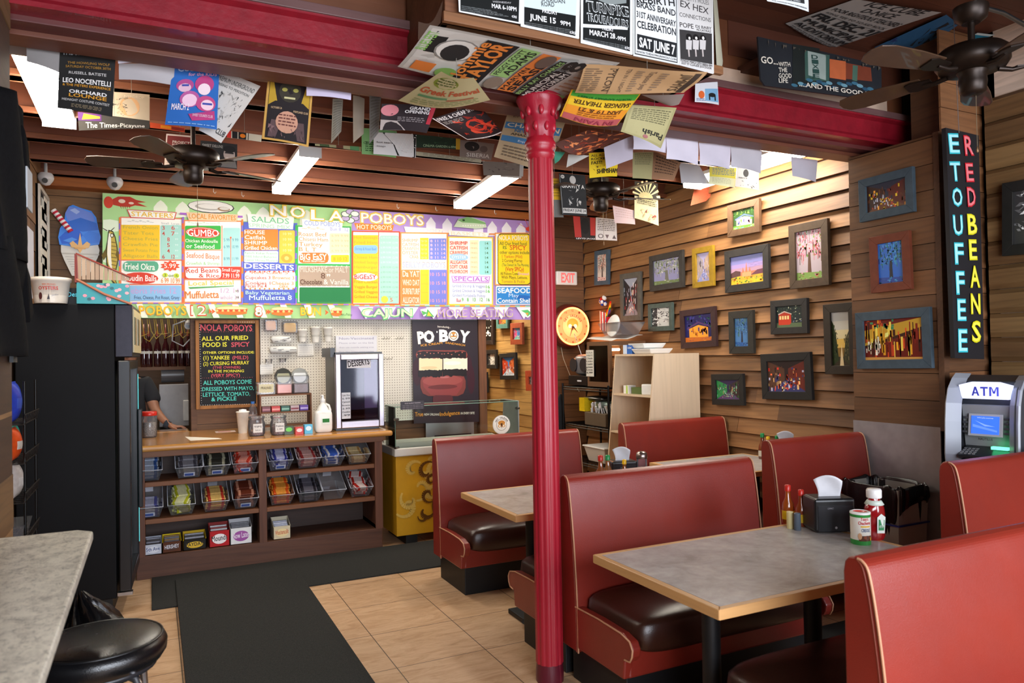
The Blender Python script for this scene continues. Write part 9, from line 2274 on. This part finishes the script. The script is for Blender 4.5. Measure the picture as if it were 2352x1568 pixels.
t=thing('security_camera','white bullet security camera with curved cable in the kitchen opening','security camera',(.25,7.2,1.86))
pc=[(0.287,7.2,1.907)][0]
m=MB();m.cyl((pc[0],7.18,pc[2]-.01),(pc[0]+.01,7.30,pc[2]+.02),.032,C('c8c4c0'),16);m.cyl((pc[0],7.178,pc[2]-.01),(pc[0],7.18,pc[2]-.01),.02,C('2a2a2a'),12);m.build('camera_body',plastic,t)
m=MB();m.tube([(pc[0]-.02,7.22,pc[2]+.04),(pc[0]-.12,7.22,pc[2]),(pc[0]-.13,7.22,pc[2]-.14),(pc[0]-.04,7.22,pc[2]-.19),(pc[0]+.04,7.22,pc[2]-.1)],.006,C('a8a8a8'),8);m.build('cable',plastic,t)
ms=[(0.053,8,1.476),(0.256,8,1.471),(0.334,8,1.404),(0.18,8,1.344),(0.331,8,1.058),(0.012,8,1.095),(0.13,8,1.466)]
t=thing('milkshake_machine','steel machine with a grey cylindrical motor in the kitchen behind the cashier','machine',(.2,8.0,.9))
m=MB();m.box((ms[0][0],7.9,.95),(ms[2][0]-.02,8.2,1.36),C('a8a4a4'));m.box((ms[2][0]-.07,7.88,1.0),(ms[2][0]-.02,7.9,1.2),C('e0ddd8'));m.box((ms[2][0]-.0,7.95,1.1),(ms[2][0]+.08,8.1,1.42),C('b8b4b8'));m.build('steel_body',paint,t,bevel=.006)
m=MB();m.cyl((ms[0][0]+.02,7.98,1.45),(ms[1][0]+.02,7.98,1.45),.075,C('5c5a5c'),24);m.build('motor',plastic,t)
m=MB();m.box((-.3,7.78,.88),(.28,8.55,.93),C('8a8884'));m.box((-.3,7.8,0),(.28,8.5,.88),C('5a5654'));tag(m.build('steel_table',metal),'low steel work table in the kitchen under the machine','table')
# ------------------------------------------------ cashier
def skinned(name,nodes,edges,mat_,parent=None,sub=2,color='8a5a44'):
    me=bpy.data.meshes.new(name);me.from_pydata([n[0] for n in nodes],edges,[]);o=bpy.data.objects.new(name,me);coll.objects.link(o)
    o.modifiers.new('k','SKIN').use_smooth_shade=True
    for i,n in enumerate(nodes):
        r_=n[1];me.skin_vertices[0].data[i].radius=(r_,r_) if isinstance(r_,(int,float)) else r_
    me.skin_vertices[0].data[0].use_root=True
    k=o.modifiers.new('u','SUBSURF');k.levels=sub;k.render_levels=sub
    me.materials.append(mat_)
    if parent: o.parent=parent
    return o
m_skin,nt,b_=newmat('skin_tone');L(nt,mix(nt,'MULTIPLY',C('a8765a'),ramp(nt,noise(nt,30,3,coords(nt)),[(.3,(.85,.8,.78,1)),(.7,g(1))])),b_.inputs['Base Color']);b_.inputs['Roughness'].default_value=.5
m_shirt,nt,b_=newmat('black_shirt');b_.inputs['Base Color'].default_value=C('1e1f23');b_.inputs['Roughness'].default_value=.9
m_jeans,nt,b_=newmat('dark_trousers');b_.inputs['Base Color'].default_value=C('1a1c26');b_.inputs['Roughness'].default_value=.9
hd=[(0.138,7.22,0.988),(0.272,7.22,0.968)]
hx,hy,hz=hd[0][0],7.2,CT+.03
px0,py0=-.20,7.46
pt_=thing('person','person in a black T-shirt leaning one hand on the counter, mostly hidden by the cooler','person',(px0,py0,0))
V=lambda x,y,z:(x-px0,y-py0,z)
wr=V(hx-.02,hy+.02,CT+.045);el=V(.02,7.34,1.14);shd=V(-.05,7.44,1.37)
bn=[(V(px0,py0,.95),.13),(V(px0,py0,1.15),(.14,.10)),(V(px0,py0,1.34),(.15,.10)),(V(px0,py0,1.45),.06),(V(px0,py0-.01,1.54),.05),(V(px0,py0-.02,1.62),.085),(V(px0,py0-.02,1.71),.08),
 (shd,.062),(el,.043),(wr,.028),(V(hx+.03,hy+.005,CT+.03),(.034,.016)),
 (V(px0-.16,py0,1.37),.06),(V(px0-.24,py0-.02,1.10),.045),(V(px0-.22,py0-.14,.93),.03),
 (V(px0+.09,py0,.85),.085),(V(px0+.10,py0,.48),.06),(V(px0+.10,py0,.08),.04),(V(px0+.10,py0-.12,.04),.035),
 (V(px0-.09,py0,.85),.085),(V(px0-.10,py0,.48),.06),(V(px0-.10,py0,.08),.04),(V(px0-.10,py0-.12,.04),.035)]
be=[(0,1),(1,2),(2,3),(3,4),(4,5),(5,6),(2,7),(7,8),(8,9),(9,10),(2,11),(11,12),(12,13),(0,14),(14,15),(15,16),(16,17),(0,18),(18,19),(19,20),(20,21)]
hand0=len(bn)
for k,(dx,dy,l_) in enumerate(((.035,.028,.055),(.045,.012,.07),(.045,-.006,.075),(.042,-.022,.06))):
    b0=V(hx+.05,hy+.03-k*.018,CT+.028);b1=V(hx+.05+l_*.55,hy+.034-k*.02,CT+.03);b2=V(hx+.05+l_,hy+.036-k*.022,CT+.010)
    n=len(bn);bn+=[(b0,.010),(b1,.0085),(b2,.0075)];be+=[(10,n),(n,n+1),(n+1,n+2)]
n=len(bn);bn+=[(V(hx+.02,hy-.035,CT+.022),.011),(V(hx+.05,hy-.055,CT+.012),.009)];be+=[(9,n),(n,n+1)]
skinned('body',bn,be,m_skin,pt_)
sk=[(V(px0,py0,.92),(.155,.125)),(V(px0,py0,1.15),(.165,.125)),(V(px0,py0,1.33),(.17,.12)),(V(px0,py0,1.41),.08),(V(-.055,7.44,1.385),.082),(V(.0,7.39,1.25),.068),(V(.012,7.365,1.21),.064),(V(px0-.17,py0,1.38),.08),(V(px0-.22,py0-.01,1.22),.065)]
skinned('t_shirt',sk,[(0,1),(1,2),(2,3),(2,4),(4,5),(5,6),(2,7),(7,8)],m_shirt,pt_)
skinned('trousers',[(V(px0,py0,.95),(.15,.12)),(V(px0+.09,py0,.82),.105),(V(px0+.10,py0,.48),.08),(V(px0+.10,py0,.09),.06),(V(px0-.09,py0,.82),.105),(V(px0-.10,py0,.48),.08),(V(px0-.10,py0,.09),.06)],[(0,1),(1,2),(2,3),(0,4),(4,5),(5,6)],m_jeans,pt_)
m=MB();m.ell((px0,py0-.0,1.70),(.098,.105,.09),C('1c1410'),16,10);m.build('hair',cloth,pt_)
m=MB()
for s_ in(-1,1): m.ell((px0+s_*.032,py0-.10,1.66),(.012,.008,.008),C('e8e4e0'),8,6);m.ell((px0+s_*.032,py0-.107,1.66),(.006,.004,.006),C('2a1a10'),8,6);m.ell((px0+s_*.087,py0-.01,1.65),(.012,.02,.03),C('a8765a'),8,6)
m.ell((px0,py0-.115,1.635),(.013,.02,.022),C('a8765a'),8,6);m.ell((px0,py0-.103,1.595),(.026,.008,.007),C('8a4a40'),8,6);m.build('face',skin,pt_)
m=MB();m.tube([(hx-.045,hy+.03,CT+.06),(hx-.01,hy+.016,CT+.042)],[.037,.034],C('3a4048'),16);m.build('wristband',cloth,pt_)
